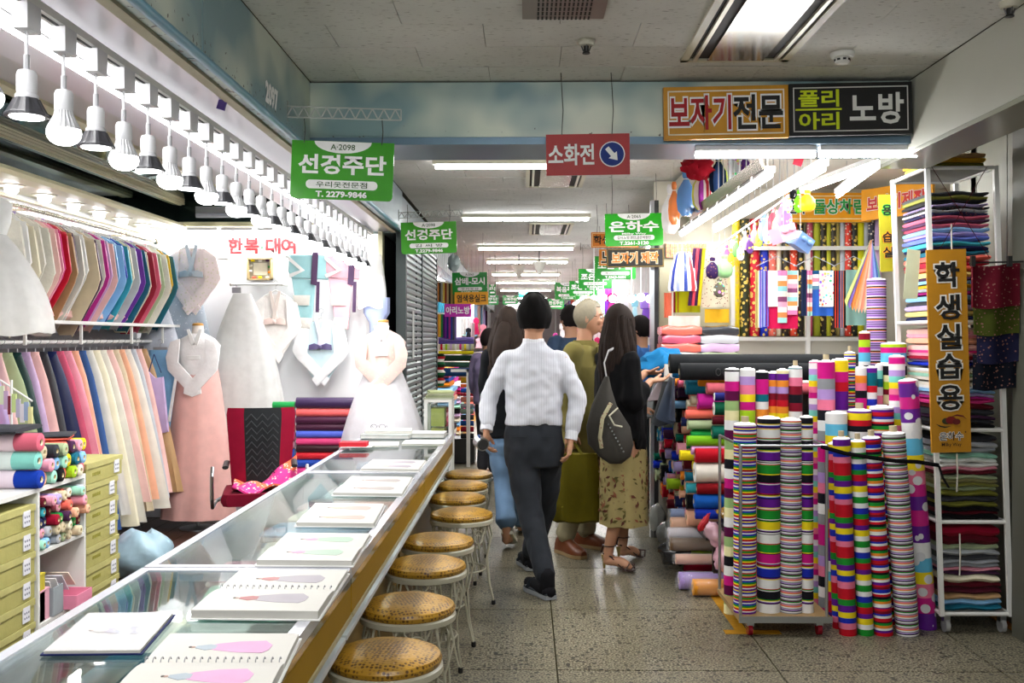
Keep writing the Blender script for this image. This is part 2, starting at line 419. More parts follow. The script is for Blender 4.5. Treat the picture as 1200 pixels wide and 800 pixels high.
mb = MB()
for y0, y1 in ((-1, 1.5), (1.51, 3.06), (3.07, 4.595)): mb.bx(-1.05, -1.0, y0, y1, 2.345, 2.665)
struct(mb.build('trim_fascia_left', BLUE))
struct(MB().bx(-1.05, -1.0, 4.605, 8.05, 2.345, 2.665).build('trim_fascia_left_far', flat('grey_blue_metal', '#6c7c80', rough=.4, metal=.5, var=.2)))
struct(MB().cyl((-1.0, -1, 2.345), (-1.0, 8.05, 2.345), .016, 10).build('trim_fascia_pipe', flat('blue_pipe', '#5c8ca0', rough=.3)))
struct(MB().bx(-1.09, -1.052, -1, 8.05, 2.335, 2.66).build('trim_cream_strip', flat('cream_wood', '#b8b098', rough=.6, var=.2)))
struct(MB().bx(-1.6, -1.092, -1, 8.05, 2.345, 2.66).build('trim_soffit_left', flat('brushed_panel', '#c4c0c8', rough=.3, metal=.7, bmp=.35, bs=4)))
mb = MB(); text(mb, '2097', atX(318, 113, -.999), UY, UZ, .19, .09, 'white', .05)
o = mb.build('fascia_number', INK); tag(o, 'white number 2097 painted on the blue fascia over the left shop', 'number')

# far corridor upper sides
struct(MB().bx(-1.5, -1.03, 8.06, 42, 2.33, 2.665).build('trim_fascia_far_left', flat('far_fascia', '#6c7878', rough=.5, var=.2)))
struct(MB().bx(1.22, 1.9, 7.6, 42, 2.52, 2.665).build('trim_fascia_far_right', flat('far_fascia2', '#8c8c80', rough=.5, var=.2)))
# right side near: pale fascia, soffit lip, grey metal wall
PALE = flat('pale_fascia', '#b0b0a4', rough=.4, var=.05)
struct(MB().bx(1.77, 1.81, -2, 5.0, 2.345, 2.665).build('trim_fascia_right', PALE))
struct(MB().bx(1.77, 2.0, -2, 5.0, 2.325, 2.344).build('trim_soffit_right', flat('pale_lip', '#a8a89c', rough=.25, metal=.3)))
mb = MB(); GREYW = flat('grey_metal_wall', '#6c6c60', rough=.45, metal=.2)
for k in range(14):
    y0 = 5.9 - .35 * (k + 1); mb.bx(2.5, 2.54, y0 + .004, y0 + .346, 0, 2.66)
struct(mb.build('wall_right', GREYW))
struct(MB().bx(2.5, 3.3, 5.56, 5.62, 0, 2.66).build('wall_right_return', flat('umber_panel', '#3c3428', rough=.6)))
struct(MB().bx(2.44, 2.5, 2.0, 4.7, 2.49, 2.53).build('trim_right_rail', WHITEM))
struct(MB().bx(2.42, 2.5, 4.86, 4.98, 0, 2.66).build('trim_right_jamb', flat('dark_jamb', '#54544a', rough=.5)))

# walls of the left shop
WW = flat('white_wall', '#e8e8ea', rough=.5)
struct(MB().bx(-3.2, -1.17, 8.1, 8.16, 0, 2.42).build('wall_back', WW))
struct(MB().bx(-3.22, -3.15, -1, 8.1, 0, 2.66).build('wall_left', WW))
struct(MB().bx(-1.19, -1.155, 8.0, 8.12, 0, 2.34).build('trim_back_wall_edge', flat('cream_frame', '#ccc8a8', rough=.5)))
struct(MB().bx(-1.17, -.99, 9.0, 9.04, 0, 2.4).build('wall_alcove', flat('gap_shade_black', '#0c0c0e', rough=.7)))  # black colour stands for the darkness inside the gap
struct(MB().bx(-1.3, -1.165, 8.17, 9.0, 0, 2.4).build('wall_alcove_side', MATS['gap_shade_black']))
CREAMM = flat('cream_moulding', '#d8d2ac', rough=.35)
MIRR = flat('mirror', '#5c6c68', rough=.04, metal=1)
mb = MB()
def mold(pts, y0=-1, y1=8.0, mbx=None): mbx.prism(pts, (0, y0, 0), UX, UZ, Vector((0, y1 - y0, 0)))
mold([(-2.86, 2.355), (-2.76, 2.355), (-2.74, 2.375), (-2.76, 2.40), (-2.86, 2.40)], -1, 8.0, mb)
struct(mb.build('trim_moulding_lower', CREAMM))
mb = MB()
for k in range(5): mb.bx(-2.80 + .012 * k, -2.755, -1, 8.0, 2.555 + .018 * k, 2.569 + .018 * k)
mb.bx(-2.82, -2.78, -1, 8.0, 2.55, 2.65); struct(mb.build('trim_moulding_middle', CREAMM))
mb = MB().bx(-2.42, -2.34, -1, 8.0, 2.615, 2.64); struct(mb.build('trim_moulding_upper', CREAMM))
struct(MB().bx(-2.83, -2.80, -1, 8.0, 2.40, 2.56).build('trim_mirror_band', MIRR))
struct(MB().prism([(-2.78, 2.60), (-2.40, 2.64), (-2.40, 2.655), (-2.80, 2.62)], (0, -1, 0), UX, UZ, (0, 9, 0)).build('trim_mirror_cove', MIRR))
struct(MB().bx(-2.38, -1.6, -1, 8.05, 2.635, 2.655).build('ceiling_shop', flat('shop_ceiling', '#c8c4c6', rough=.5)))
struct(MB().bx(-3.15, -2.83, -1, 8.05, 2.372, 2.40).build('trim_downlight_shelf', flat('light_shelf', '#d8d4c4', rough=.4)))
struct(MB().bx(-2.83, -1.1, 8.04, 8.1, 2.42, 2.64).build('trim_dark_header', flat('dark_header', '#20302e', rough=.2, metal=.6)))
struct(MB().bx(-3.1, -1.17, 8.02, 8.1, 2.385, 2.42).build('trim_header_moulding', CREAMM))
mb = MB(); mb.bx(-3.15, -3.11, -1, 8.0, 2.33, 2.345); struct(mb.build('trim_gold_edge', CREAMM))

# roller shutters
SL = flat('galvanised_slat', '#7c8c8c', rough=.35, metal=.7)
for si, (y0, y1) in enumerate(((8.12, 9.42), (9.48, 11.0))):
    st = thing('roller_shutter', ['lowered grey metal roller shutter beside the white display, nearer one', 'lowered grey metal roller shutter beyond the guide rail, farther one'][si], 'shutter', (-1.0, (y0 + y1) / 2, 0), 'roller shutters')
    L = y1 - y0; sp = MB().prism([(0, 0), (.012, .012), (.014, .035), (.004, .05), (-.008, .05), (-.008, 0)], (-1.0, y0, 0), UX, UZ, (0, L, 0)).build('slat', SL, parent=st, ang=20)
    for k in range(1, 45):
        o = sp.copy(); COL.objects.link(o); o.location = (0, 0, .053 * k)
    MB().bx(-1.02, -.98, y1, y1 + .05, 0, 2.36).build('guide_rail', flat('guide', '#4c5454', rough=.5, metal=.5), parent=st)
    if si == 0: MB().bx(-.985, -.983, 8.62, 8.76, 1.3, 1.72, '#c8ccc8').build('paper_strip', INK, parent=st)
MBX = MB().bx(-1.05, -.97, 8.04, 8.11, 0, 2.36); struct(MBX.build('trim_shutter_jamb', flat('guide2', '#3c4444', rough=.5, metal=.5)))

# ---------------------------------------------------------------- ceiling lamps
def tube_lamp(Y, X=0, z=HC, L=1.2, label='', power=22, spread=150):
    t = thing('ceiling_tube_lamp', label, 'ceiling light', (X, Y, z), 'corridor ceiling tubes')
    MB().prism([(-.035, 0), (.035, 0), (.022, -.035), (-.022, -.035)], (X - L / 2 - .02, Y, z), UY, UZ, (L + .04, 0, 0)).build('housing', flat('lamp_housing', '#d8d8c4', rough=.4), parent=t, smooth=False)
    MB().cyl((X - L / 2, Y, z - .05), (X + L / 2, Y, z - .05), .015, 12).build('tube', LITW, parent=t)
    if power: area('tube_light', (X, Y, z - .068), (0, 0, 0), L, .03, power, (1, .97, .90), t, spread)
    return t
for Y, lb in ((.75, 'unseen fluorescent tube lamp above the camera, added to brighten ceiling and beam'), (-2.2, 'unseen fluorescent tube lamp behind the camera, added to brighten ceiling and beam')): tube_lamp(Y, .3, label=lb, power=12).children[1].data.materials[0] = flat('boosted_tube_light', '#ffffff', emis=140)  # out-of-view lamps added with boosted emission to lift the near ceiling and beam
for i, (Y, X) in enumerate(((6.62, 0.0), (9.55, 0), (12.75, 0), (15.0, .02), (17.9, 0), (20.6, 0), (24, 0), (28.5, 0), (33, 0))):
    tube_lamp(Y, X, label='fluorescent tube lamp across the corridor ceiling, %s beyond the blue beam' % ORD[i], power=8 if i < 5 else 30)
# air diffusers
def diffuser(x0, x1, y0, y1, label, perf=False, z=HC):
    t = thing('air_diffuser', label, 'vent', ((x0 + x1) / 2, (y0 + y1) / 2, z), 'ceiling air diffusers')
    fr = MB(); w = .03
    for a in ((x0, x1, y0, y0 + w), (x0, x1, y1 - w, y1), (x0, x0 + w, y0, y1), (x1 - w, x1, y0, y1)): fr.bx(a[0], a[1], a[2], a[3], z - .012, z)
    fr.build('frame', flat('diffuser_frame', '#c8c4ac', rough=.4), parent=t, smooth=False)
    MB().bx(x0 + w, x1 - w, y0 + w, y1 - w, z - .003, z + .01, '#0c0c08').build('dark_slot', INK, parent=t, smooth=False)
    sl = (x1 - x0) * .24
    mb = MB().bx(x0 + sl, x1 - sl, y0 + w, y1 - w, z - .014, z - .004)
    mb.build('centre_plate', flat('diffuser_plate', '#a8a49c', rough=.18, metal=.9, bmp=.2, bs=3), parent=t, smooth=False)
    for sgn in (-1, 1):
        xx = (x0 + x1) / 2 + sgn * ((x1 - x0) / 2 - sl * .52)
        MB().bx(xx - .008, xx + .008, y0 + w, y1 - w, z - .016, z - .002).build('vane', flat('vane', '#d0ccb8', rough=.3, metal=.3), parent=t, smooth=False)
    if perf:
        pm = MB()
        for i in range(22):
            for j in range(6): pm.bx(x0 + sl + .02 + i * .0145, x0 + sl + .026 + i * .0145, y0 + .05 + j * .03, y0 + .066 + j * .03, z - .0165, z - .0145, '#141414')
        o = pm.build('perforation', INK, parent=t, smooth=False); o['kind'] = 'stuff'
a = atZ(797, 70, HC); b_ = atZ(922, 70, HC)
diffuser(a.x, b_.x, 3.2, a.y, 'large dark slotted air diffuser in the ceiling above the yellow sign')
a = atZ(612, 19, HC); b_ = atZ(707, 19, HC)
MBt = thing('perforated_vent', 'perforated steel vent plate in the near ceiling', 'vent', (.3, 3.5, HC))
MB().bx(a.x, b_.x, 3.2, a.y, HC - .012, HC).build('vent_plate', flat('vent_steel', '#908478', rough=.3, metal=.7), parent=MBt, smooth=False)
pm = MB()
for i in range(13):
    for j in range(8): pm.bx(a.x + .055 + i * .0155, a.x + .062 + i * .0155, 3.3 + j * .05, 3.335 + j * .05, HC - .0135, HC - .0115, '#141414')
o = pm.build('slot', INK, parent=MBt, smooth=False); o['kind'] = 'stuff'
diffuser(.0, .44, 6.8, 7.8, 'slotted air diffuser behind the red hanging sign')
a = atZ(622, 282, HC - .01); diffuser(.04, .5, 10.3, 11.4, 'small slotted air diffuser, farther down the corridor')
# detectors and sprinkler
def detector(px, py, r, label, white):
    p = atZ(px, py, HC); t = thing('smoke_detector' if white else 'sprinkler_head', label, 'detector' if white else 'sprinkler', (p.x, p.y, HC))
    c1 = '#dcdcd8' if white else '#b8b4a4'
    MB().lathe([(r, 0), (r, -.012), (r * .85, -.022), (r * .6, -.024)], (p.x, p.y, HC), 20, c1).build('base', PAINT, parent=t)
    if white:
        MB().lathe([(r * .62, -.022), (r * .6, -.038), (r * .4, -.046)], (p.x, p.y, HC), 16, '#dcdcd8').build('sensor', PAINT, parent=t)
        mb = MB()
        for k in range(8): an = k * math.pi / 4; mb.box((p.x + math.cos(an) * r * .61, p.y + math.sin(an) * r * .61, HC - .031), (.004, .013, .008), 'black', Matrix.Rotation(an, 3, 'Z'))
        mb.build('slot', INK, parent=t)
    else:
        mb = MB().lathe([(r * .3, -.02), (r * .3, -.045), (r * .45, -.05), (r * .45, -.054)], (p.x, p.y, HC), 12, '#181818')
        for k in range(4): an = k * math.pi / 2; mb.cyl((p.x + math.cos(an) * r * .6, p.y + math.sin(an) * r * .6, HC - .02), (p.x + math.cos(an) * r * .3, p.y + math.sin(an) * r * .3, HC - .045), .003, 6, '#505050')
        mb.build('head', PAINT, parent=t)
detector(987, 62, .05, 'white round smoke detector on the ceiling', True)
detector(687, 47, .035, 'dark sprinkler head in the ceiling before the beam', False)
detector(1183, 2, .035, 'dark sprinkler head in the ceiling corner by the pale fascia', False)

# two tubes under the beam at the right
def batten(p0, p1, label, group, power=10, name='tube_batten', dirn=(0, 0, 0), r=.014, hs=(.05, .04), hang=None):
    p0, p1 = Vector(p0), Vector(p1); c = (p0 + p1) / 2; t = thing(name, label, 'tube light', tuple(c), group)
    d = (p1 - p0).normalized(); L = (p1 - p0).length; q = d.to_track_quat('X', 'Z').to_matrix()
    MB().box(c + Vector((0, 0, .03)), (L, hs[0], .028), '#e4e4e4', q).build('batten', PAINT, parent=t)
    MB().cyl(p0, p1, r, 12).build('tube', LITW, parent=t)
    if hang:
        for k in (.2, .8): a = p0.lerp(p1, k); MB().cyl(a + Vector((0, 0, .03)), Vector((a.x, a.y, hang)), .003, 5, '#b0b0ac').build('hanger_rod', PAINT, parent=t)
    if power:
        o = area('tube_glow', c + Vector((0, 0, -.025)), (0, 0, math.atan2(d.y, d.x)), L, .03, power, (1, .98, .95), t, 170)
    return t
for i, (x0, x1, y) in enumerate(((815, 955, 175), (960, 1074, 170))):
    p0, p1 = atY(x0, y, 4.66), atY(x1, y - 2, 4.66); p0.z = p1.z = 2.335
    batten(p0, p1, ['white tube light under the beam below the yellow sign', 'white tube light under the beam below the black sign'][i], 'tubes under the beam', 3)

# ================================================================ SIGNS
GREEN = '#409628'
def green_sign(px0, py0, px1, py1, Y, code, name, sub, tel, label, roll=0, wires=None, sc=1, col1=GREEN, group='green hanging shop signs'):
    p0, p1 = atY(px0, py0, Y), atY(px1, py1, Y); W_, H_ = p1.x - p0.x, p0.z - p1.z; c = (p0 + p1) / 2
    t = thing('hanging_sign', label, 'sign', tuple(c), group)
    u = Vector((math.cos(roll), 0, math.sin(roll))); v = Vector((-math.sin(roll), 0, math.cos(roll))); f = Vector((0, -.001, 0))
    MB().prism(rrect(W_, H_, H_ * .08, 4, (0, 0, 1, 1)), c, u, v, Vector((0, .006, 0)), col1).build('board', GLOSSP, parent=t, ang=30)
    ink = MB(); fr = c + Vector((0, -.0015, 0))
    # scalloped white top
    arc = [(math.cos(a) * W_ * .28, math.sin(a) * H_ * .20) for a in [math.pi + math.pi * k / 12 for k in range(13)]]
    ink.prism(arc, fr + v * H_ * .495, u, v, Vector((0, .001, 0)), 'white')
    text(ink, code, fr + v * H_ * .40, u, v, W_ * .24, H_ * .10, '#28501c', .01, .0018)
    text(ink, name, fr + v * H_ * .10, u, v, W_ * .86, H_ * .34, 'white', .032, .0018)
    if 'Milky' in (sub or ''):
        a_, sub = sub.split('|'); text(ink, a_, fr - v * H_ * .13, u, v, W_ * .42, H_ * .07, 'white', .03, .0018)
    ink.prism(rrect(W_ * .70, H_ * .15, H_ * .07, 4), fr - v * H_ * .245, u, v, Vector((0, .001, 0)), 'white')
    if sub: text(ink, sub, fr - v * H_ * .245, u, v, W_ * (.58 if len(sub) > 7 else .5), H_ * .10, '#205018', .01, .0018)
    if tel: text(ink, tel, fr - v * H_ * .41, u, v, W_ * .5, H_ * .11, 'white', .04, .0018)
    ink.build('lettering', INK, parent=t, smooth=False)
    for k, xx in enumerate((-.38, .38)):
        wm = MB()
        a = c + u * (W_ * xx) + v * (H_ * .46); top = Vector((a.x, a.y, wires if wires else HC))
        if top.z > a.z: wm.tube([a + Vector((0, -.003, 0)), (a + top) / 2 + Vector((.004, 0, 0)), top], .0022, 5, '#3c3c38'); wm.build('wire', PAINT, parent=t)
    return t
def board_sign(px0, py0, px1, py1, Y, items, face, label, edge=None, border=None, wires=None, depth=.02, roll=0, name='hanging_sign', cat='sign', group=None, lean=0):
    """items: (text, colour, outline, cx, cy, w, h) in fractions of the board"""
    p0, p1 = atY(px0, py0, Y), atY(px1, py1, Y); W_, H_ = p1.x - p0.x, p0.z - p1.z; c = (p0 + p1) / 2
    t = thing(name, label, cat, tuple(c), group)
    u = Vector((math.cos(roll), 0, math.sin(roll))); v = Vector((-math.sin(roll), 0, math.cos(roll)))
    MB().prism([(-W_ / 2, -H_ / 2), (W_ / 2, -H_ / 2), (W_ / 2, H_ / 2), (-W_ / 2, H_ / 2)], c, u, v, Vector((0, depth, 0)), face, edge=edge or face).build('board', PAINT, parent=t, smooth=False)
    ink = MB(); fr = c + Vector((0, -.001, 0))
    if border:
        bc, ins, bw = border; hw, hh = W_ / 2 - ins, H_ / 2 - ins
        for a in ((-hw, hw, hh - bw, hh), (-hw, hw, -hh, -hh + bw), (-hw, -hw + bw, -hh, hh), (hw - bw, hw, -hh, hh)):
            ink.prism([(a[0], a[2]), (a[1], a[2]), (a[1], a[3]), (a[0], a[3])], fr, u, v, Vector((0, .0008, 0)), bc)
    for it in items:
        s, cc, oc, cx, cy, w, h = it[:7]; o = fr + u * (W_ * cx) + v * (H_ * cy)
        sc_ = text(ink, s, o, u, v, W_ * w, H_ * h, cc, .025, .002)
        if oc: text(ink, s, o, u, v, 1, 1, oc, .075, .001, sc=sc_)
    ink.build('lettering', INK, parent=t, smooth=False)
    if wires:
        for xx, zt in wires:
            wm = MB(); a = c + u * (W_ * xx) + v * (H_ * .48); wm.tube([a, (a * .6 + Vector((a.x, a.y, zt)) * .4) + Vector((.006, 0, 0)), Vector((a.x - .004, a.y, zt))], .002, 5, '#3c3c38'); wm.build('wire', PAINT, parent=t)
    return t, c, u, v, W_, H_, fr
green_sign(341, 166, 461, 234, 4.16, 'A·2098', '선경주단', '우리옷전문점', 'T. 2279-9846', 'large green hanging sign reading 선경주단, on the truss by the beam', roll=R(-2.2), wires=2.40)
green_sign(470, 260, 535, 297, 7.75, 'A·2098', '선경주단', '김 씨 방', 'T.2279-9846', 'smaller green 선경주단 sign in front of the roller shutters', roll=R(1.5), wires=2.52)
green_sign(709, 250, 777, 288, 7.22, 'A·2065', '은하수', 'Milky Way|갑사,노방,명단,금은박원단', 'T.2261-3120', 'bright green hanging sign reading 은하수, by the right shop', roll=R(1), wires=None, col1='#22a018')
green_sign(530, 319, 571, 345, 11.3, 'A-2063', '삼베-모시', '우리옷감', 'T.2278-0297', 'green hanging sign reading 삼베-모시, above an orange one', roll=R(1), col1='#1c8430')
green_sign(697, 300, 745, 327, 10.6, 'A-2061', '조은주단', '조은우리옷', 'T.2263-3681', 'green hanging sign partly behind the black sign', col1='#1f8428')
green_sign(678, 315, 717, 338, 12.9, 'A-2059', '조은주단', '조은우리옷', 'T.2263-3681', 'dark green hanging sign, second behind the black sign', col1='#1f8428')
green_sign(667, 329, 699, 347, 15.5, 'A-2057', '조은주단', '우리옷', 'T.2263-3681', 'green hanging sign, third behind the black sign', col1='#1f8428')
green_sign(650, 331, 679, 351, 17.0, 'A-2055', '복음주단', '우리옷', 'T.2263-3681', 'green hanging sign left of the far 조은주단 sign', col1='#1f8428')
green_sign(573, 333, 581, 346, 14.2, 'A-2090', '리', '', '', 'green sign edge just behind the 삼베-모시 sign', col1='#1c8430')
green_sign(571, 346, 584, 357, 17.2, 'A-2088', '주단', '', '', 'pale green sign beside the orange 염색용실크 sign', col1='#3c9850')
green_sign(589, 346, 607, 357, 22, 'A-2086', '오복주단', '', '', 'tiny green hanging sign above the long-haired woman', col1='#2c8c44')
green_sign(642, 350, 661, 362, 20, 'A-2053', '한성주단', '', '', 'tiny bright green sign between the two men heads', col1='#38a850')
board_sign(608, 339, 618, 348, 24, [('비상', 'white', None, 0, 0, .6, .5)], '#38b0a8', 'small turquoise exit board hanging at the corridor end', wires=[(0, HC)])
board_sign(533, 342, 572, 357, 11.28, [('염색용실크', '#181808', None, 0, 0, .88, .62)], '#eda41c', 'orange sign reading 염색용실크 under the 삼베-모시 sign', wires=None, roll=R(1))
board_sign(521, 356, 552, 371, 10.9, [('아리노방', 'white', None, 0, 0, .9, .6)], '#b41c9c', 'magenta sign reading 아리노방 beyond the shutters')
board_sign(693, 272, 748, 290, 8.9, [('학생실습용', '#181808', None, 0, 0, .9, .6)], '#d87c20', 'orange hanging sign behind the green 은하수 sign', border=('#f0d8a0', .008, .004), wires=[(-.38, HC), (.3, HC)])
board_sign(702, 292, 720, 311, 8.8, [('노', '#181808', 'cream', 0, 0, .7, .7)], '#e08420', 'small orange sign piece left of the black sign', wires=[(0, HC)])
board_sign(711, 291, 778, 313, 7.24, [('보자기 제작', '#e07c28', 'cream', 0, 0, .82, .62)], '#181814', 'black hanging sign reading 보자기 제작 in orange letters', border=('#b08c28', .004, .003), roll=R(1), wires=[(-.4, 2.06), (.4, 2.06)])
# red fire hydrant sign
t, c, u, v, W_, H_, fr = board_sign(640, 157, 738, 205, 4.47, [('소화전', 'white', None, -.20, 0, .55, .52)], '#a41414', 'red hanging sign reading 소화전 with a blue arrow disc', edge='#d0c8c0', depth=.008, wires=[(-.31, HC), (.29, HC)], roll=R(.8))
ar = MB(); cc = fr + u * W_ * .29
ar.prism([(math.cos(k * R(15)) * H_ * .31, math.sin(k * R(15)) * H_ * .31) for k in range(24)], cc, u, v, (0, .001, 0), 'white')
ar.prism([(math.cos(k * R(15)) * H_ * .285, math.sin(k * R(15)) * H_ * .285) for k in range(24)], cc + Vector((0, -.0008, 0)), u, v, (0, .001, 0), '#0c2c7c')
rr_ = R(-45); ax = [(-.2, .055), (.02, .055), (.02, .13), (.2, 0), (.02, -.13), (.02, -.055), (-.2, -.055)]; rr_ = R(-50)
ax = [((x * math.cos(rr_) - y * math.sin(rr_)) * H_, (x * math.sin(rr_) + y * math.cos(rr_)) * H_) for x, y in ax]
ar.prism(ax, cc + Vector((0, -.0016, 0)), u, v, (0, .001, 0), 'white'); ar.build('arrow_disc', INK, parent=t, smooth=False)
# the two boards on the beam
board_sign(778, 101, 924, 162, 4.55, [('보자기', '#a01018', 'white', -.21, 0, .50, .66), ('전문', '#141414', 'white', .255, 0, .40, .66)], '#c88c18', 'yellow sign on the beam reading 보자기전문', border=('#f0e8d0', .018, .006), depth=.03, roll=R(1.0), group='signs on the blue beam')
t, c, u, v, W_, H_, fr = board_sign(925, 97, 1069, 158, 4.55, [('폴리', '#c8d818', None, -.26, .21, .33, .33), ('아리', '#c8d818', None, -.26, -.22, .33, .33), ('노방', '#d8d8d4', None, .21, 0, .44, .60)], '#0c0c0c', 'black sign on the beam reading 폴리 아리 노방', border=('#c8c8c4', .018, .005), depth=.03, roll=R(1.0), group='signs on the blue beam')
MB().prism([(-.19 * W_, -.004), (.185 * W_, -.004), (.185 * W_, .004), (-.19 * W_, .004)], fr - u * .26 * W_ + Vector((0, -.001, 0)), u, v, (0, .001, 0), '#c8d818').build('divider', INK, parent=t)
# truss bracket
def truss(p0, p1, label, n=10, h=.045):
    p0, p1 = Vector(p0), Vector(p1); t = thing('truss_bracket', label, 'bracket', tuple(p0)); mb = MB(); d = p1 - p0; z = Vector((0, 0, h))
    mb.cyl(p0, p1, .003, 6, '#a8aca8'); mb.cyl(p0 + z, p1 + z, .003, 6, '#a8aca8'); mb.build('chord', PAINT, parent=t); w = MB()
    for k in range(n):
        a = p0 + d * (k / n); b = p0 + d * ((k + .5) / n) + z; c_ = p0 + d * ((k + 1) / n); w.cyl(a, b, .003, 5, '#a8aca8'); w.cyl(b, c_, .003, 5, '#a8aca8')
    w.cyl(p1, p1 + z, .003, 6, '#a8aca8'); w.cyl(p0 + Vector((0, 0, -.02)), p0 + z * 1.5, .005, 6, '#70746c'); w.build('lattice', PAINT, parent=t)
truss(atY(336, 137, 4.16), atY(470, 141, 4.16), 'zigzag wire truss holding the large green sign')
truss((-1.0, 7.8, 2.42), (-.5, 7.8, 2.44), 'zigzag wire truss over the smaller green sign')
truss((.65, 11.8, 2.54), (1.24, 11.8, 2.54), 'zigzag wire truss above the far right signs')
# small purple tag and box under the fascia
for px, py, Y_ in ((260, 123, 3.6), (444, 244, 7.0)):
    p = atY(px, py, Y_); t = thing('price_tag', 'purple tag hanging from a clip, %s' % ('nearer one' if Y_ < 5 else 'by the smaller green sign'), 'tag', tuple(p))
    MB().box(p, (.03, .01, .035), '#54408c', Matrix.Rotation(.3, 3, 'Y')).build('card', PAINT, parent=t); MB().cyl(p + Vector((0, 0, .015)), p + Vector((0, 0, .06)), .002, 5, '#a89c80').build('string', PAINT, parent=t)
# ================================================================ LEFT SHOP: lamps
XT, ZT = -1.247, 2.335
trk = thing('lighting_track', 'long white lighting track over the glass counter', 'track', (XT, 4.6, ZT))
MB().bx(XT - .018, XT + .018, 1.2, 8.0, ZT - .022, ZT).build('rail', WHITEM, parent=trk, smooth=False)
MB().bx(XT - .004, XT + .004, 1.2, 8.0, ZT - .024, ZT - .021, '#202020').build('groove', INK, parent=trk, smooth=False)
def bulb_base(kind):
    t = thing('pendant_bulb', 'x', 'pendant lamp', (0, 0, 0))
    MB().bx(-.017, .017, -.03, .03, -.075, 0, '#dcdce0').build('track_head', PAINT, parent=t)
    mb = MB().cyl((0, 0, -.075), (0, 0, -.14), .0042, 8, '#e4e4e8'); mb.cyl((0, 0, -.14), (0, 0, -.185), .007, 8, '#a8a8ac'); mb.build('stem', PAINT, parent=t)
    MB().lathe([(.005, -.18), (.018, -.185), (.021, -.195), (.021, -.242), (.019, -.248)], n=16, colr='#dcdce0').build('socket', PAINT, parent=t)
    if kind == 'globe':
        mb = MB(); prof = [(.019, -.246), (.021, -.26), (.034, -.292), (.037, -.302)]
        rings = [[Vector(((r + (.0018 if j % 2 else 0)) * math.cos(math.pi * j / 20), (r + (.0018 if j % 2 else 0)) * math.sin(math.pi * j / 20), z)) for j in range(40)] for r, z in prof]
        mb.loft(rings, '#c8c8cc').build('ribbed_collar', PAINT, parent=t, smooth=False)
        MB().lathe([(.037, -.300), (.0385, -.312), (.036, -.325), (.029, -.337), (.018, -.345), (.004, -.348)], n=20).build('globe', LITB, parent=t)
    else:
        MB().lathe([(.018, -.244), (.024, -.252), (.024, -.262)], n=16, colr='#c8c8cc').build('collar', PAINT, parent=t)
        mb = MB(); rings = [[Vector(((r + (.0025 if (j // 2) % 2 else 0)) * math.cos(math.pi * j / 16), (r + (.0025 if (j // 2) % 2 else 0)) * math.sin(math.pi * j / 16), z)) for j in range(32)] for r, z in ((.024, -.262), (.029, -.275), (.039, -.300), (.043, -.306), (.043, -.312))]
        mb.loft(rings, '#38383c').build('reflector', PAINT, parent=t, smooth=False)
        MB().lathe([(.036, -.311), (.034, -.3145), (.002, -.316)], n=20).build('lens', LITB, parent=t)
    return t
pg, ps_ = bulb_base('globe'), bulb_base('spot')
kk = {'globe': 0, 'spot': 0}
for i in range(29):
    Y = 2.07 + .2 * i; kind = 'globe' if i % 2 == 1 else 'spot'; pr = pg if kind == 'globe' else ps_
    o = pr if kk[kind] == 0 else copy_tree(pr); kk[kind] += 1
    n_ = ORD[kk[kind] - 1]
    place(o, (XT, Y, ZT - .022), (0, 0, random.uniform(-.1, .1)),
          ('round white globe bulb hanging from the track, %s from the near end' if kind == 'globe' else 'dark ribbed spot bulb hanging from the track, %s from the near end') % n_,
          'globe bulbs on the track' if kind == 'globe' else 'spot bulbs on the track')
    o.scale = (1.16, 1.16, .90)
    if i % 2 == 0: area('bulb_glow', (0, 0, -.36), (0, 0, 0), .07, .07, 1.35, (1, .99, .97), None, 175).parent = o
# continuous tubes on the soffit
for i in range(6):
    y0 = 1.3 + 1.12 * i
    batten((-1.40, y0, 2.325), (-1.40, y0 + 1.08, 2.325), 'long tube light behind the bulb track, %s from the near end' % ORD[i], 'tube lights behind the bulb track', 3.5)
# downlights over the upper rail
for i in range(10):
    Y = 4.17 + .398 * i; t = thing('downlight', 'small globe downlight over the upper jacket rail, %s from the near end' % ORD[i], 'downlight', (-3.0, Y, 2.372), 'downlights over the jacket rail')
    MB().lathe([(.075, 0), (.075, -.006), (.05, -.010)], (-3.0, Y, 2.372), 20, '#d8d4c4').build('trim_ring', PAINT, parent=t)
    MB().lathe([(.036, -.006), (.04, -.02), (.036, -.04), (.022, -.052), (.004, -.056)], (-3.0, Y, 2.372), 16).build('globe', LITB, parent=t)
    if i % 2 == 0: area('downlight_glow', (-3.0, Y, 2.30), (0, 0, 0), .07, .07, 1.1, (1, .97, .92), t, 175)
# tubes along the header of the back wall
for i, (x0, x1) in enumerate(((177, 212), (220, 255), (260, 296), (302, 338), (344, 380), (386, 422))):
    p0, p1 = atY(x0, 273, 7.98), atY(x1, 273, 7.98)
    batten(p0, p1, 'short tube light above the white back wall, %s from its corner' % ORD[i], 'tube lights above the white wall', 1.0, r=.02)
p0, p1 = atY(230, 252, 7.6), atY(310, 252, 7.6)
MB_ = thing('unlit_tube', 'unlit white tube lamp against the dark header', 'tube light', tuple(p0)); MB().cyl(p0, p1, .02, 12, '#b8c0c8').build('tube', PAINT, parent=MB_); MB().box((p0 + p1) / 2 + Vector((0, .0, .04)), ((p1 - p0).x, .04, .05), '#98a0a0').build('batten', PAINT, parent=MB_)

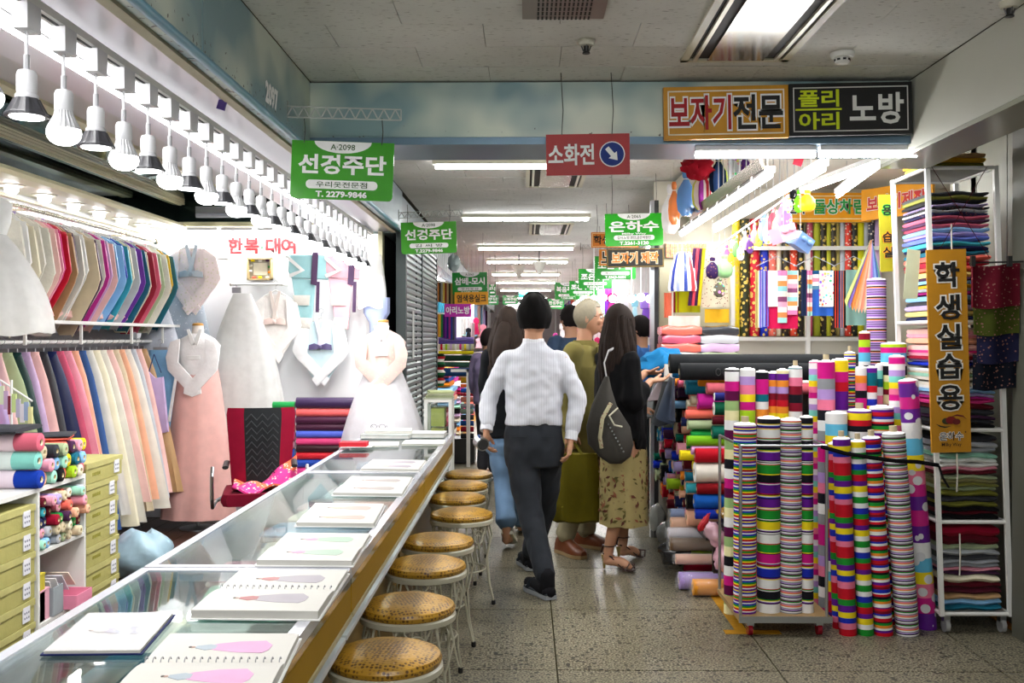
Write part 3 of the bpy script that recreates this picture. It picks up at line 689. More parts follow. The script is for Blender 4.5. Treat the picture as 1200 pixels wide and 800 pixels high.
# letters on the white wall
lt_ = thing('wall_lettering', 'raised red Korean letters 한복 대여 on the white back wall', 'lettering', tuple(atY(305, 288, 8.09)))
for k, (ch, px) in enumerate((('한', 276), ('복', 295), ('대', 320), ('여', 338))):
    mb = MB(); p = atY(px, 288, 8.078); text(mb, ch, p, UX, UZ, .125, .135, '#780610', .035, 0)
    mb.build('letter', INK, parent=lt_, smooth=False)
mb = MB(); mb.cyl(atY(307, 290, 8.09), atY(307, 290, 8.075), .01, 12, '#1c6c38'); mb.build('dot', PAINT, parent=lt_)

# ================================================================ GLASS COUNTER
ZC = .78
GLASS = flat('glass_top', '#dcece8', rough=.02, trans=1, coat=0); 
g_, b_g = GLASS, GLASS.node_tree.nodes['Principled BSDF']; b_g.inputs['IOR'].default_value = 1.5
def glassmix():
    m, b = base_mat('counter_glass'); n, l = nm(m); tr = n.new('ShaderNodeBsdfTransparent'); tr.inputs[0].default_value = (.86, .92, .9, 1)
    gl = n.new('ShaderNodeBsdfGlossy'); gl.inputs['Roughness'].default_value = .02; fr = n.new('ShaderNodeLayerWeight'); fr.inputs[0].default_value = .5
    pw = n.new('ShaderNodeMath'); pw.operation = 'POWER'; pw.inputs[1].default_value = 3.2; l.new(fr.outputs['Facing'], pw.inputs[0])
    ml = n.new('ShaderNodeMath'); ml.operation = 'MULTIPLY_ADD'; ml.inputs[1].default_value = .75; ml.inputs[2].default_value = .04; l.new(pw.outputs[0], ml.inputs[0])
    mx = n.new('ShaderNodeMixShader'); l.new(ml.outputs[0], mx.inputs[0]); l.new(tr.outputs[0], mx.inputs[1]); l.new(gl.outputs[0], mx.inputs[2])
    l.new(mx.outputs[0], n['Material Output'].inputs[0]); return m
CG = glassmix()
MUST = flat('mustard_panel', '#94700c', rough=.6, var=.08); 
segs = [(1.0, 3.0), (3.012, 5.16), (5.172, 7.2)]
segl = ['nearest glass display counter section with a chrome rim', 'middle glass display counter section, under open albums', 'farthest glass display counter section, holding stacked albums']
for i, (y0, y1) in enumerate(segs):
    t = thing('display_counter', segl[i], 'counter', (-.85, (y0 + y1) / 2, 0), 'glass display counters'); x0, x1 = -1.165, -.53
    MB().bx(x0 + .02, x1 - .02, y0 + .02, y1 - .02, ZC - .008, ZC).build('glass_top', CG, parent=t, smooth=False)
    mb = MB(); w = .032
    mb.bx(x1 - w, x1, y0, y1, ZC - .03, ZC + .003); mb.bx(x0, x0 + w, y0, y1, ZC - .03, ZC + .003); mb.bx(x0 + w, x1 - w, y0, y0 + w, ZC - .03, ZC + .003); mb.bx(x0 + w, x1 - w, y1 - w, y1, ZC - .03, ZC + .003)
    mb.build('chrome_rim', CHROME, parent=t, smooth=False)
    MB().bx(x1 - .008, x1, y0, y1, ZC - .050, ZC - .031).build('mirror_band', flat('antique_mirror', '#b8b4a8', rough=.12, metal=1, bmp=.4, bs=9), parent=t, smooth=False)
    MB().bx(x1 - .012, x1 + .001, y0 + .002, y1 - .002, ZC - .135, ZC - .051).build('front_panel', MUST, parent=t, smooth=False)
    MB().bx(x1 - .014, x1 + .006, y0, y1, ZC - .148, ZC - .136).build('front_lip', flat('cream_lip', '#a8a07c', rough=.4), parent=t, smooth=False)
    MB().bx(x0 + .004, x1 - .014, y0 + .004, y1 - .004, ZC - .22, ZC - .205).build('tray', flat('tray_white', '#c8ccd0', rough=.4), parent=t, smooth=False)
    MB().bx(x0, x0 + .004, y0, y1, ZC - .22, ZC - .03).build('back_panel', flat('back_glass', '#a8b4b8', rough=.2), parent=t, smooth=False)
    MB().bx(x0 + .05, x1 - .13, y0 + .03, y1 - .03, .0, ZC - .22).build('base_cabinet', flat('base_mustard', '#6c5218', rough=.5), parent=t, smooth=False)
# folded clothes lying inside the counter
def slab_stack(c, w, d, h, cols, mat=FAB, name='folded_cloth', label='', group=None, rot=0, sag=.3, cat='cloth', parent=None, nx=7, thin=None):
    """a bundle of folded cloth: each colour is one fold with a rounded front edge"""
    c = Vector(c); n = len(cols); mb = MB(); z = 0; q = Matrix.Rotation(rot, 3, 'Z'); rs = random.Random(hash((round(c.x, 3), round(c.y, 3), round(c.z, 3))) & 0xffff)
    hh = h / n
    for i, cc in enumerate(cols):
        ww = w * rs.uniform(.96, 1.03); dd = d * rs.uniform(.95, 1.02); ox = rs.uniform(-.012, .012) * w
        ph = rs.uniform(0, 6); rings = []
        for k in range(nx + 1):
            x = (k / nx - .5) * ww; e = min(1, (.5 - abs(k / nx - .5)) * 9 + .75)
            ring = []
            dz = math.sin(k * 1.3 + ph) * max(hh * .2, .006) * sag
            for j in range(10):
                an = 2 * math.pi * j / 10; ca, sa = math.cos(an), math.sin(an)
                y = math.copysign(abs(ca) ** .35, ca) * dd / 2; zz = math.copysign(abs(sa) ** .5, sa) * hh * .62 * e
                ring.append(c + q @ Vector((x + ox, y, z + hh / 2 + zz + dz)))
            rings.append(ring)
        mb.loft(rings, cc); z += hh
    o = mb.build(name, mat, parent=parent, ang=50)
    if parent is None: tag(o, label, cat, group)
    return o
inside = [('cream', 1.75), ('lavender', 2.1), ('teal', 2.5), ('white', 2.78), ('mint', 3.25), ('pink', 3.6), ('ivory', 3.95), ('skyblue', 4.35), ('cream', 4.7), ('blush', 5.0), ('white', 5.35), ('mint', 5.75), ('ivory', 6.15), ('skyblue', 6.6)]
for i, (c_, Y) in enumerate(inside):
    slab_stack((-.87 + random.uniform(-.05, .05), Y, ZC - .205), .44, .27, .07, [c_, 'ivory', c_], SATIN, 'folded_hanbok_cloth', '%s folded cloth lying inside the glass counter, %s from the near end' % (cw(c_), ORD[i]), 'cloths inside the counter', rot=random.uniform(-.15, .15))

# albums on the glass
PAPER = flat('paper', '#c4c2bc', rough=.6); PRINT = colmat('print', rough=.55, sheen=0, bst=0)
def figure_print(mb, o, u, v, s, dress, top):
    """flat printed picture of a woman in a wide dress"""
    o, u, v = Vector(o), Vector(u), Vector(v); z = Vector((0, 0, .0006))
    mb.prism([(-.17 * s, -.40 * s), (-.08 * s, -.45 * s), (.06 * s, -.46 * s), (.19 * s, -.38 * s), (.17 * s, -.15 * s), (.10 * s, .05 * s), (.03 * s, .14 * s), (-.03 * s, .14 * s), (-.09 * s, .05 * s), (-.15 * s, -.15 * s)], o, u, v, z, dress)
    mb.prism([(-.05 * s, .05 * s), (.05 * s, .05 * s), (.08 * s, .12 * s), (.03 * s, .24 * s), (-.03 * s, .24 * s), (-.09 * s, .14 * s)], o, u, v, z * 1.4, top)
    mb.prism([(.022 * s * math.cos(k), .27 * s + .028 * s * math.sin(k)) for k in [i * .785 for i in range(8)]], o, u, v, z * 1.4, '#a08070')
    mb.prism([(.02 * s * math.cos(k), .292 * s + .016 * s * math.sin(k)) for k in [i * .785 for i in range(8)]], o, u, v, z * 1.9, '#40302c')
def album(quad, label, pages=.02, spiral=False, dress='lilac', top='ivory', nfig=2, cover='white', z0=ZC + .0035, name='album', group='albums on the counter', film=False):
    """quad: pixel corners fl, fr, br, bl of the open album on the glass"""
    P = [atZ(x, y, z0) for x, y in quad]; fl_, fr_, br, bl = P; c = (P[0] + P[1] + P[2] + P[3]) / 4
    t = thing(name, label, 'album', (c.x, c.y, z0), group)
    uu = ((fr_ - fl_) + (br - bl)) / 2; vv = ((bl - fl_) + (br - fr_)) / 2; W_, D_ = uu.length, vv.length; u, v = uu.normalized(), vv.normalized(); o = Vector((c.x, c.y, z0))
    MB().prism([(-W_ / 2 - .006, -D_ / 2 - .006), (W_ / 2 + .006, -D_ / 2 - .006), (W_ / 2 + .006, D_ / 2 + .006), (-W_ / 2 - .006, D_ / 2 + .006)], o, u, v, (0, 0, .003), cover).build('cover', CARD, parent=t, smooth=False)
    def half(s0, s1, h, nm_, fig):
        mb = MB(); n = 6; rings = []
        for k in range(n + 1):
            yv = s0 + (s1 - s0) * k / n; d = abs(yv) / (D_ / 2); hz = .003 + h * (1 - .35 * max(0, .25 - d) / .25)
            a = o + u * (-W_ / 2) + v * yv; b = o + u * (W_ / 2) + v * yv
            rings.append([a + Vector((0, 0, .003)), b + Vector((0, 0, .003)), b + Vector((0, 0, hz)), a + Vector((0, 0, hz))])
        mb.loft(rings, 'white'); pg_ = mb.build(nm_, PAPER, parent=t, smooth=False)
        if fig:
            pm = MB(); oo = o + v * ((s0 + s1) / 2) + Vector((0, 0, .0032 + h)); figure_print(pm, oo - u * W_ * .02, v * (1 if s1 > 0 else 1), -u, W_ * .8, dress, top)
            pm.build('picture', PRINT, parent=t, smooth=False)
    if nfig == 2:
        half(-D_ / 2, -.004, pages, 'page_block', True); half(.004, D_ / 2, pages * .6, 'page_block', True)
        if spiral:
            for k in range(18):
                cc = o + u * (W_ * ((k + .5) / 18 - .5)) + Vector((0, 0, .004 + pages * .8))
                if k == 0:
                    r0 = MB().tube([v * (.011 * math.cos(a)) + Vector((0, 0, .007 * math.sin(a))) for a in [R(q) for q in range(0, 181, 30)]], .0013, 5, '#8c8c90').build('binding_ring', PAINT, raw=True, parent=None); rr = r0
                else: rr = r0.copy(); COL.objects.link(rr)
                rr.parent = t; rr.location = cc - Vector(WL[t.name])
    else: half(-D_ / 2, D_ / 2, pages, 'page_block', True)
    if film: MB().prism([(-W_ / 2, -D_ / 2), (W_ / 2, -D_ / 2), (W_ / 2, D_ / 2), (-W_ / 2, D_ / 2)], o + Vector((0, 0, pages + .004)), u, v, (0, 0, .001)).build('clear_sleeve', flat('clear_film', '#f0f0f4', rough=.08, alpha=.25, bmp=.5, bs=10), parent=t)
    return t
album([(120, 830), (318, 830), (345, 750), (205, 750)], 'nearest open ring-bound album, pink dress picture', .022, True, '#c890b8', '#98a4b0')
album([(52, 768), (163, 766), (204, 722), (103, 722)], 'thin dark blue booklet in a clear sleeve', .006, False, '#a8a8b8', '#b8b4b0', 1, 'navy', film=True)
album([(224, 726), (372, 726), (408, 674), (282, 672)], 'open ring-bound album with grey dress and red jacket pictures', .02, True, '#948e96', '#a05c5c')
album([(303, 663), (410, 664), (436, 629), (335, 628)], 'open album with a green and a lilac dress', .016, False, '#98b09c', '#b088a4')
album([(349, 617), (436, 618), (452, 593), (368, 592)], 'open white album, fourth from the near end of the counter', .013, False, '#b09c90', '#b8a48c')
album([(391, 581), (470, 582), (484, 561), (411, 560)], 'open white album with small grey pictures', .012, False, '#9c9490', '#98847c')
album([(423, 552), (490, 553), (499, 541), (437, 540)], 'open pale album just before the stacked albums', .012, False, '#948c98', '#a89c90')
def book(px, py, w, d, h, cols, label, z0=ZC + .0035, rot=0, name='book', cat='book', mat=None, group=None):
    p = atZ(px, py, z0); t = thing(name, label, cat, (p.x, p.y, z0), group); q = Matrix.Rotation(rot, 3, 'Z')
    MB().box((p.x, p.y, z0 + h / 2), (w - .006, d - .006, h - .006), '#e8e6e0', q).build('page_block', CARD, parent=t, smooth=False)
    mb = MB().box((p.x, p.y, z0 + .0015), (w, d, .003), cols, q); mb.box((p.x, p.y, z0 + h - .0015), (w, d, .003), cols, q); mb.box(Vector((p.x, p.y, z0 + h / 2)) + q @ Vector((-w / 2, 0, 0)), (.003, d, h), cols, q)
    mb.build('cover', CARD, parent=t, smooth=False); return t
book(440, 522, .30, .22, .012, '#e4e4e0', 'white book under the red box', rot=.1)
book(455, 512, .34, .26, .028, '#a8aca8', 'thick grey album, bottom of the stack beyond the red box', rot=-.05, group='stacked albums')
book(456, 506, .32, .24, .018, '#c8ccc4', 'pale grey album on top of the far stack, under eyeglasses', z0=ZC + .033, rot=.08, group='stacked albums')
book(497, 520, .27, .24, .014, '#dcdcd4', 'white album at the counter end, lower of two', rot=.02, group='stacked albums')
book(500, 511, .27, .22, .03, '#d0d0cc', 'white album at the far right counter corner', rot=-.03, group='stacked albums')
p = atZ(415, 523, ZC + .016); t = thing('red_box', 'flat red and white box on the white book', 'box', tuple(p)); MB().box(p + Vector((0, 0, .015)), (.17, .11, .03), '#c8303c').build('lid', CARD, parent=t, smooth=False); MB().box(p + Vector((.02, 0, .002)), (.19, .13, .004), '#ece8e8').build('base', CARD, parent=t, smooth=False)
p = atZ(443, 503, ZC + .056); t = thing('eyeglasses', 'thin round-rimmed eyeglasses on the stacked albums', 'glasses', tuple(p))
for s_ in (-1, 1):
    MB().tube([p + Vector((s_ * .03 + .021 * math.cos(a), 0, .018 + .018 * math.sin(a))) for a in [R(20 * k) for k in range(19)]], .0014, 5, '#28282c').build('rim', PAINT, parent=t)
    MB().tube([p + Vector((s_ * .051, 0, .02)), p + Vector((s_ * .053, .06, .022)), p + Vector((s_ * .05, .11, .006))], .0013, 5, '#28282c').build('temple', PAINT, parent=t)
MB().tube([p + Vector((-.01, 0, .022)), p + Vector((0, 0, .026)), p + Vector((.01, 0, .022))], .0013, 5, '#28282c').build('bridge', PAINT, parent=t)

# ================================================================ STOOLS
def ostrich():
    m, b = base_mat('mustard_vinyl'); n, l = nm(m); tc = n.new('ShaderNodeTexCoord')
    v = n.new('ShaderNodeTexVoronoi'); v.inputs['Scale'].default_value = 78; v.inputs['Randomness'].default_value = .4; l.new(tc.outputs['Object'], v.inputs['Vector'])
    r = n.new('ShaderNodeValToRGB'); e = r.color_ramp.elements; e[0].position = .29; e[0].color = (.09, .035, .006, 1); e[1].position = .48; e[1].color = (.42, .225, .02, 1); l.new(v.outputs['Distance'], r.inputs[0])
    l.new(r.outputs[0], b.inputs['Base Color']); b.inputs['Roughness'].default_value = .35
    bp = n.new('ShaderNodeBump'); bp.inputs['Strength'].default_value = .5; bp.inputs['Distance'].default_value = .002; l.new(v.outputs['Distance'], bp.inputs['Height']); l.new(bp.outputs[0], b.inputs['Normal'])
    return m
st = thing('round_stool', 'x', 'stool', (0, 0, 0))
IRON = flat('cream_iron', '#b4b09c', rough=.4, var=.1)
MB().lathe([(.165, .478), (.172, .486), (.174, .497), (.168, .508), (.14, .519), (.08, .526), (.01, .528)], n=40).build('seat', ostrich(), parent=st)
MB().lathe([(.166, .452), (.176, .456), (.177, .474), (.170, .480), (.160, .478)], n=40, colr='#b0ac98').build('seat_band', IRON, parent=st)
for k in range(4):
    a = R(45 + 90 * k); d = Vector((math.cos(a), math.sin(a), 0)); s = Vector((-d.y, d.x, 0)); leg = MB()
    for sg in (-1, 1):
        leg.tube([d * .145 + s * .045 * sg + Vector((0, 0, .46)), d * .165 + s * .05 * sg + Vector((0, 0, .38)), d * .14 + s * .03 * sg + Vector((0, 0, .26)), d * .155 + s * .016 * sg + Vector((0, 0, .12)), d * .175 + s * .012 * sg + Vector((0, 0, .035)), d * .178 + Vector((0, 0, .018))], .0048, 8, '#b4b09c')
    lo = leg.build('leg', IRON, parent=st)
    MB().lathe([(.010, 0), (.012, .004), (.011, .024), (.004, .026)], tuple(d * .178), 10, '#121212').build('foot_cap', BLACKP, parent=lo)
    sc_ = MB(); a2 = a + R(45); d2 = Vector((math.cos(a2), math.sin(a2), 0)); s2 = Vector((-d2.y, d2.x, 0)); pts = []
    for q in range(22):
        an = R(24 * q); r_ = .012 + .0016 * q; pts.append(d2 * .145 + s2 * (r_ * math.cos(an)) + Vector((0, 0, .385 + r_ * math.sin(an))))
    sc_.tube(pts, .0038, 6, '#b4b09c').build('scroll', IRON, parent=st)
    MB().tube([d2 * .15 + s2 * -.05 + Vector((0, 0, .45)), d2 * .16 + s2 * -.02 + Vector((0, 0, .40)), d2 * .15 + Vector((0, 0, .33)), d2 * .16 + s2 * .02 + Vector((0, 0, .40)), d2 * .15 + s2 * .05 + Vector((0, 0, .45))], .004, 6, '#b4b09c').build('brace', IRON, parent=st)
MB().tube([(.135 * math.cos(R(20 * k)), .135 * math.sin(R(20 * k)), .20) for k in range(19)], .0045, 6, '#b4b09c').build('foot_ring', IRON, parent=st)
spots = [(452, 761), (478, 703), (499, 656), (513, 628), (541, 597), (536, 578.5), (541, 564), (549, 551)]
for i, (px, py) in enumerate(spots):
    o = st if i == 0 else copy_tree(st); p = atZ(px, py + 2, .515)
    lab = ['nearest mustard round stool with a cream scrolled iron frame', 'second nearest mustard round stool beside the counter', 'third nearest mustard round stool beside the counter', 'fourth nearest mustard round stool beside the counter',
           'mustard round stool pulled out from the row, in front of the jeans', 'mustard round stool just behind the pulled-out one', 'second farthest mustard round stool', 'farthest mustard round stool, before the white display case'][i]
    place(o, (p.x, p.y, 0), (0, 0, random.uniform(0, 1.5)), lab, 'mustard stools along the counter')
# ================================================================ GARMENTS (left shop)
HANG = flat('hanger_metal', '#9c9ca0', rough=.3, metal=.8)
def hook(mb, c, h=.09, r=.018):
    c = Vector(c); mb.tube([c, c + Vector((0, 0, h * .5))] + [c + Vector((0, 0, h * .5 + r)) + Vector((r * math.sin(a), 0, -r * math.cos(a))) for a in [R(30 * k) for k in range(9)]], .0016, 5, '#8c8c90')
JPOLY = [(-.05, 0), (.05, 0), (.12, -.02), (.20, -.07), (.235, -.25), (.04, -.52), (-.04, -.52), (-.235, -.25), (-.20, -.07), (-.12, -.02)]
def padded(poly, o, u, v, th, colr, mb, inset=.92):
    """pillow-edged flat garment piece"""
    o, u, v = Vector(o), Vector(u), Vector(v); nn = u.cross(v).normalized(); cx = sum(p[0] for p in poly) / len(poly); cy = sum(p[1] for p in poly) / len(poly)
    def ring(k, t): return [o + u * (cx + (x - cx) * k) + v * (cy + (y - cy) * k) + nn * t for x, y in poly]
    mb.loft([ring(inset, -th / 2), ring(1, -th * .28), ring(1, th * .28), ring(inset, th / 2)], colr)
def jacket(label, cols, group, mat=SATIN, wall=False, lace=False, ribbon=None, s=1.0, cat='jacket', name='hanbok_jacket', sleeve=None, hk=True):
    """Korean jacket on a hanger, sleeves folded to a point in front; local: x across, faces -Y, hung from z=0 (hook) """
    t = thing(name, label, cat, (0, 0, 0), group); body, trim = cols
    z0 = -.085 * s
    mb = MB(); f = 1.0 if wall else 1.35
    padded([(x * s, y * s * f) for x, y in JPOLY], (0, 0, z0), UX, UZ, .022 * s, body, mb); mb.build('body', mat, parent=t, ang=30)
    if wall:
        for sg in (-1, 1):
            mb = MB(); sl = [(.10, -.03), (.20, -.07), (.242, -.25), (.20, -.32), (-.03, -.55), (-.075, -.49), (.115, -.27)]
            pts = [(sg * x * s, y * s) for x, y in sl]; pts = pts if sg > 0 else pts[::-1]
            padded(pts, (0, -.017 - .008 * (sg > 0), z0), UX, UZ, .018, sleeve or body, mb); mb.build('sleeve', mat, parent=t, ang=30)
        mb = MB()
        for sg in (-1, 1):
            pts = [(sg * .055 * s, .02 * s), (sg * .03 * s, .028 * s), (-sg * .03 * s, -.20 * s), (0, -.23 * s)]; pts = pts if sg < 0 else pts[::-1]
            padded(pts, (0, -.026 - .004 * (sg > 0), z0), UX, UZ, .006, trim, mb)
        mb.build('collar', SATIN, parent=t, ang=30)
        if ribbon:
            mb = MB()
            for sg in (-1, 1):
                pts = [(0, -.205 * s), (sg * .05 * s, -.185 * s), (sg * .095 * s, -.20 * s), (sg * .10 * s, -.245 * s), (sg * .05 * s, -.24 * s), (0, -.235 * s)]; pts = pts if sg < 0 else pts[::-1]
                padded(pts, (0, -.040, z0), UX, UZ, .012, ribbon, mb)
            mb.ell((0, -.046, z0 - .22 * s), (.016, .01, .016), 8, 6, ribbon); mb.build('bow', SATIN, parent=t, ang=40)
    else:
        mb = MB()
        for sg in (-1, 1):
            pts = [(sg * .05, .018), (sg * .028, .022), (-sg * .02, -.16), (0, -.19)]; pts = pts if sg < 0 else pts[::-1]
            padded(pts, (0, -.016, z0), UX, UZ, .005, trim, mb)
        mb.build('collar', SATIN, parent=t, ang=30)
        mb = MB(); pts = [(.10, -.05), (.20, -.07), (.240, -.25 * f), (.22, -.30 * f), (.05, -.53 * f), (.03, -.46 * f)]; padded(pts, (0, -.014, z0), UX, UZ, .010, sleeve or body, mb); mb.build('sleeve', mat, parent=t, ang=30)
    if hk:
        mb = MB(); mb.tube([(-.11 * s, 0, z0 - .015), (0, 0, z0 + .03), (.11 * s, 0, z0 - .015)], .006, 6, '#e8e8ea'); mb.build('hanger_bar', WHITEM, parent=t)
        mb = MB(); hook(mb, (0, 0, z0 + .03), .06); mb.build('hanger_hook', HANG, parent=t)
    return t
# upper rail
XR, ZR = -2.94, 2.245
rod = thing('clothes_rail', 'long metal clothes rail high along the left wall', 'rail', (XR, 5.9, ZR)); MB().cyl((XR, 3.2, ZR), (XR, 7.85, ZR), .013, 12, '#b8b090').build('bar', flat('brass_grey', '#b0ac98', rough=.25, metal=.8), parent=rod)
MB().ell((XR, 7.86, ZR), (.025, .025, .025), 12, 8, '#b8b4a0').build('end_knob', MATS['brass_grey'], parent=rod)
for Y in (4.3, 5.9, 7.4): MB().cyl((XR - .21, Y, ZR), (XR, Y, ZR), .008, 8, '#b0ac98').build('bracket', MATS['brass_grey'], parent=rod)
up = ['ivory', 'white', 'cream', 'ivory', 'ivory', 'blush', 'pink', 'hotpink', 'red', 'tan', 'plum', 'ivory', 'white', 'beige', 'plum', 'ivory', 'magenta', 'lilac', 'blush', 'skyblue', 'skyblue', 'blue', 'turquoise', 'cream', 'silver',
      'purple', 'teal', 'cream', 'crimson', 'rose', 'white', 'sage', 'ivory', 'mint', 'gold', 'teal']
trims = ['white', 'ivory', 'pink', 'lavender', 'cream']
cnt = {}
n = len(up)
for i, c_ in enumerate(up):
    Y = 5.42 + (7.74 - 5.42) * i / (n - 1); cnt[c_] = cnt.get(c_, 0) + 1
    big = c_ in ('blush',) and i > 10
    o = jacket('%s hanbok jacket on the upper rail, %s from the rail\'s near end' % (cw(c_), ORD[i]), (c_, trims[i % 5]), 'jackets on the upper rail', mat=LACE if c_ in ('ivory', 'white') and i % 2 == 0 else SATIN)
    place(o, (XR + random.uniform(-.01, .01), Y, ZR + .008), (random.uniform(-.03, .03), random.uniform(-.02, .02), random.uniform(-.14, .10)), scale=(1.0 + random.uniform(-.05, .1),) * 3)
    o.scale = (o.scale[0] * .9, 1, o.scale[2] * .88)
# shelf under it, ruffled cloths
sh = thing('wall_shelf', 'white wall shelf between the two clothes rails', 'shelf', (-2.95, 6.2, 1.56))
MB().bx(-3.14, -2.76, 5.5, 7.9, 1.565, 1.585).build('board', WHITEM, parent=sh, smooth=False)
for Y in (5.5, 6.2, 7.0, 7.6): MB().bx(-2.80, -2.785, Y, Y + .015, 1.44, 1.565).build('upright', WHITEM, parent=sh, smooth=False)
struct(MB().bx(-3.149, -3.145, 3, 8, 1.2, 1.56).build('trim_grey_panel', flat('grey_backpanel', '#8c8c90', rough=.5)))
def ruffle(c, L, label, colr='blush', r=.05, ax=UY):
    c = Vector(c); mb = MB(); rings = []; m = 22
    for k in range(m + 1):
        u_ = k / m; rr = r * (.75 + .3 * math.sin(k * 2.1) * math.sin(k * .7)) * min(1, (1 - abs(2 * u_ - 1)) * 4 + .3); cc = c + ax * (L * (u_ - .5)); side = ax.cross(UZ)
        rings.append([cc + side * (rr * 1.5 * math.cos(a) * (1 + .18 * math.sin(3 * a + k))) + UZ * (r * .9 + rr * .8 * math.sin(a) * (1 + .2 * math.cos(4 * a + k * 1.7))) for a in [R(30 * q) for q in range(12)]])
    mb.loft(rings, colr); return tag(mb.build('ruffled_cloth', LACE, ang=60), label, 'cloth', 'ruffled cloths on the wall shelf')
ruffle((-2.93, 6.05, 1.585), .8, 'pale pink ruffled cloth lying on the wall shelf, nearer one'); ruffle((-2.93, 6.95, 1.585), .75, 'pale pink ruffled cloth on the wall shelf, farther one')
# lower rail with skirts
ZL = 1.455
rod = thing('clothes_rail', 'lower white clothes rail full of long skirts', 'rail', (XR, 5.9, ZL)); MB().cyl((XR, 3.4, ZL), (XR, 7.8, ZL), .012, 12, '#d8d8d8').build('bar', WHITEM, parent=rod)
for Y in (4.6, 5.8, 7.0): MB().cyl((XR - .21, Y, ZL), (XR, Y, ZL), .008, 8).build('bracket', WHITEM, parent=rod)
def skirt(label, colr, L=1.15, w0=.055, w1=.27, t0=.02, t1=.05, mat=FAB, group='skirts on the lower rail', pl=7, band=None, name='long_skirt', clip=True, sheer=False, rows=7, cat='skirt', z0=-.07):
    t = thing(name, label, cat, (0, 0, 0), group); mb = MB(); rings = []; N = 28; ph = random.uniform(0, 6)
    for k in range(rows + 1):
        u_ = k / rows; e = u_ ** .75; a0 = w0 + (w1 - w0) * e; b0 = t0 + (t1 - t0) * e; z = z0 - L * u_
        rings.append([Vector((a0 * math.cos(q) * (1 + .05 * math.sin(pl * q + ph) * u_), b0 * math.sin(q) * (1 + .45 * math.sin(pl * 2 * q + ph + k * .15) * u_), z)) for q in [2 * math.pi * j / N for j in range(N)]])
    mb.loft(rings, colr); mb.build('cloth', mat, parent=t, ang=60)
    MB().loft([[Vector(((w0 + .004) * math.cos(q), (t0 + .004) * math.sin(q), z)) for q in [2 * math.pi * j / 16 for j in range(16)]] for z in (z0 + .004, z0 - .05)], band or colr).build('waistband', FAB, parent=t, ang=50)
    if clip:
        mb = MB().box((0, 0, z0 + .01), (w0 * 1.3, .012, .03), '#a8a8ac'); mb.build('clip', HANG, parent=t, smooth=False); mb = MB(); hook(mb, (0, 0, z0 + .024), .05); mb.build('hanger_hook', HANG, parent=t)
    return t
low = ['silver', 'beige', 'cream', 'ivory', 'coral', 'yellow', 'coral', 'lavender', 'blush', 'sage', 'navy', 'lilac', 'blush', 'charcoal', 'navy', 'rose', 'blush', 'peach', 'denim', 'ivory', 'cream', 'ivory', 'blush', 'beige', 'peach', 'ivory', 'silver', 'blush', 'tan']
low = ['#c8c0c8', 'beige', 'cream', 'ivory', 'orangered', 'paleyellow', 'orangered', 'lavender', 'blush', 'sage', 'darkgreen', 'lilac', 'blush', 'charcoal', 'navy', 'rose', 'pink', 'peach', 'denim', 'ivory', 'cream', 'ivory', 'blush', 'beige', 'peach', 'ivory', 'silver', 'blush', 'tan']
C.update(orangered='#e04820', paleyellow='#f0d880', darkgreen='#203c3c'); WORD.update(orangered='orange red', paleyellow='pale yellow', darkgreen='dark green'); low[0] = 'silver'
for i, c_ in enumerate(low):
    Y = 4.55 + (7.45 - 4.55) * i / (len(low) - 1)
    o = skirt('%s long skirt clipped to the lower rail, %s from the rail\'s near end' % (cw(c_), ORD[i]), c_, L=1.12 + random.uniform(-.08, .06), w1=.30 + random.uniform(-.03, .03), mat=SATIN if i % 3 else FAB)
    place(o, (XR + .03, Y, ZL + .01), (0, 0, random.uniform(-.12, .12)))
o = skirt('pale blue long skirt, last on the lower rail beside a lavender vest', 'skyblue', 1.15, .08, .22, .02, .05); place(o, (-2.80, 7.58, ZL), (0, 0, .1))
o = skirt('bright blue long satin skirt behind the pale blue one at the rail end', '#7c9ce0', 1.2, .08, .22, .02, .05, mat=SATIN); place(o, (-2.72, 7.70, ZL - .02), (0, 0, .1))
# lavender vest on strap hanger
t = thing('camisole_top', 'lavender sleeveless top hanging by thin straps beside the blue skirt', 'top', (-2.80, 7.40, 1.36)); mb = MB()
padded([(-.03, -.12), (.03, -.18), (.09, -.17), (.13, -.58), (-.05, -.62)], (-2.80, 7.40, 1.36), UX, UZ, .03, '#c8b0d8', mb); mb.build('body', FAB, parent=t)
for dx in (-.02, .075): MB().tube([(-2.80 + dx, 7.40, 1.22), (-2.78, 7.40, 1.36)], .004, 5, '#3c4878').build('strap', FAB, parent=t)

# white tulle dress nearest at the left edge
def tulle(label, c, z0, z1, w0, w1, d0, d1, colr='white', mat=SHEER, name='tulle_skirt', top=None, pl=11, layers=2, cat='dress', rows=9):
    t = thing(name, label, cat, c); c = Vector(c)
    for L_ in range(layers):
        mb = MB(); rings = []; N = 44; s = 1 - .10 * L_
        for k in range(rows + 1):
            u_ = k / rows; e = math.sin(u_ * math.pi / 2) ** .9; a0 = (w0 + (w1 - w0) * e) * s; b0 = (d0 + (d1 - d0) * e) * s; z = z0 + (z1 - z0) * u_
            rings.append([Vector((c.x + a0 * math.cos(q) * (1 + .035 * math.sin((pl + L_) * q + L_) * u_), c.y + b0 * math.sin(q) * (1 + .05 * math.sin((pl + L_) * q + k * .1) * u_), z + .012 * math.sin(pl * q * .5) * u_)) for q in [2 * math.pi * j / N for j in range(N)]])
        mb.loft(rings, colr, caps=False); mb.build('tulle_layer', mat, parent=t, ang=70)
    if top:
        mb = MB(); rings = []
        for z, a0, b0 in top: rings.append([Vector((c.x + a0 * math.cos(q), c.y + b0 * math.sin(q), z)) for q in [2 * math.pi * j / 24 for j in range(24)]])
        mb.loft(rings, colr); mb.build('bodice', LACE, parent=t, ang=60)
    return t
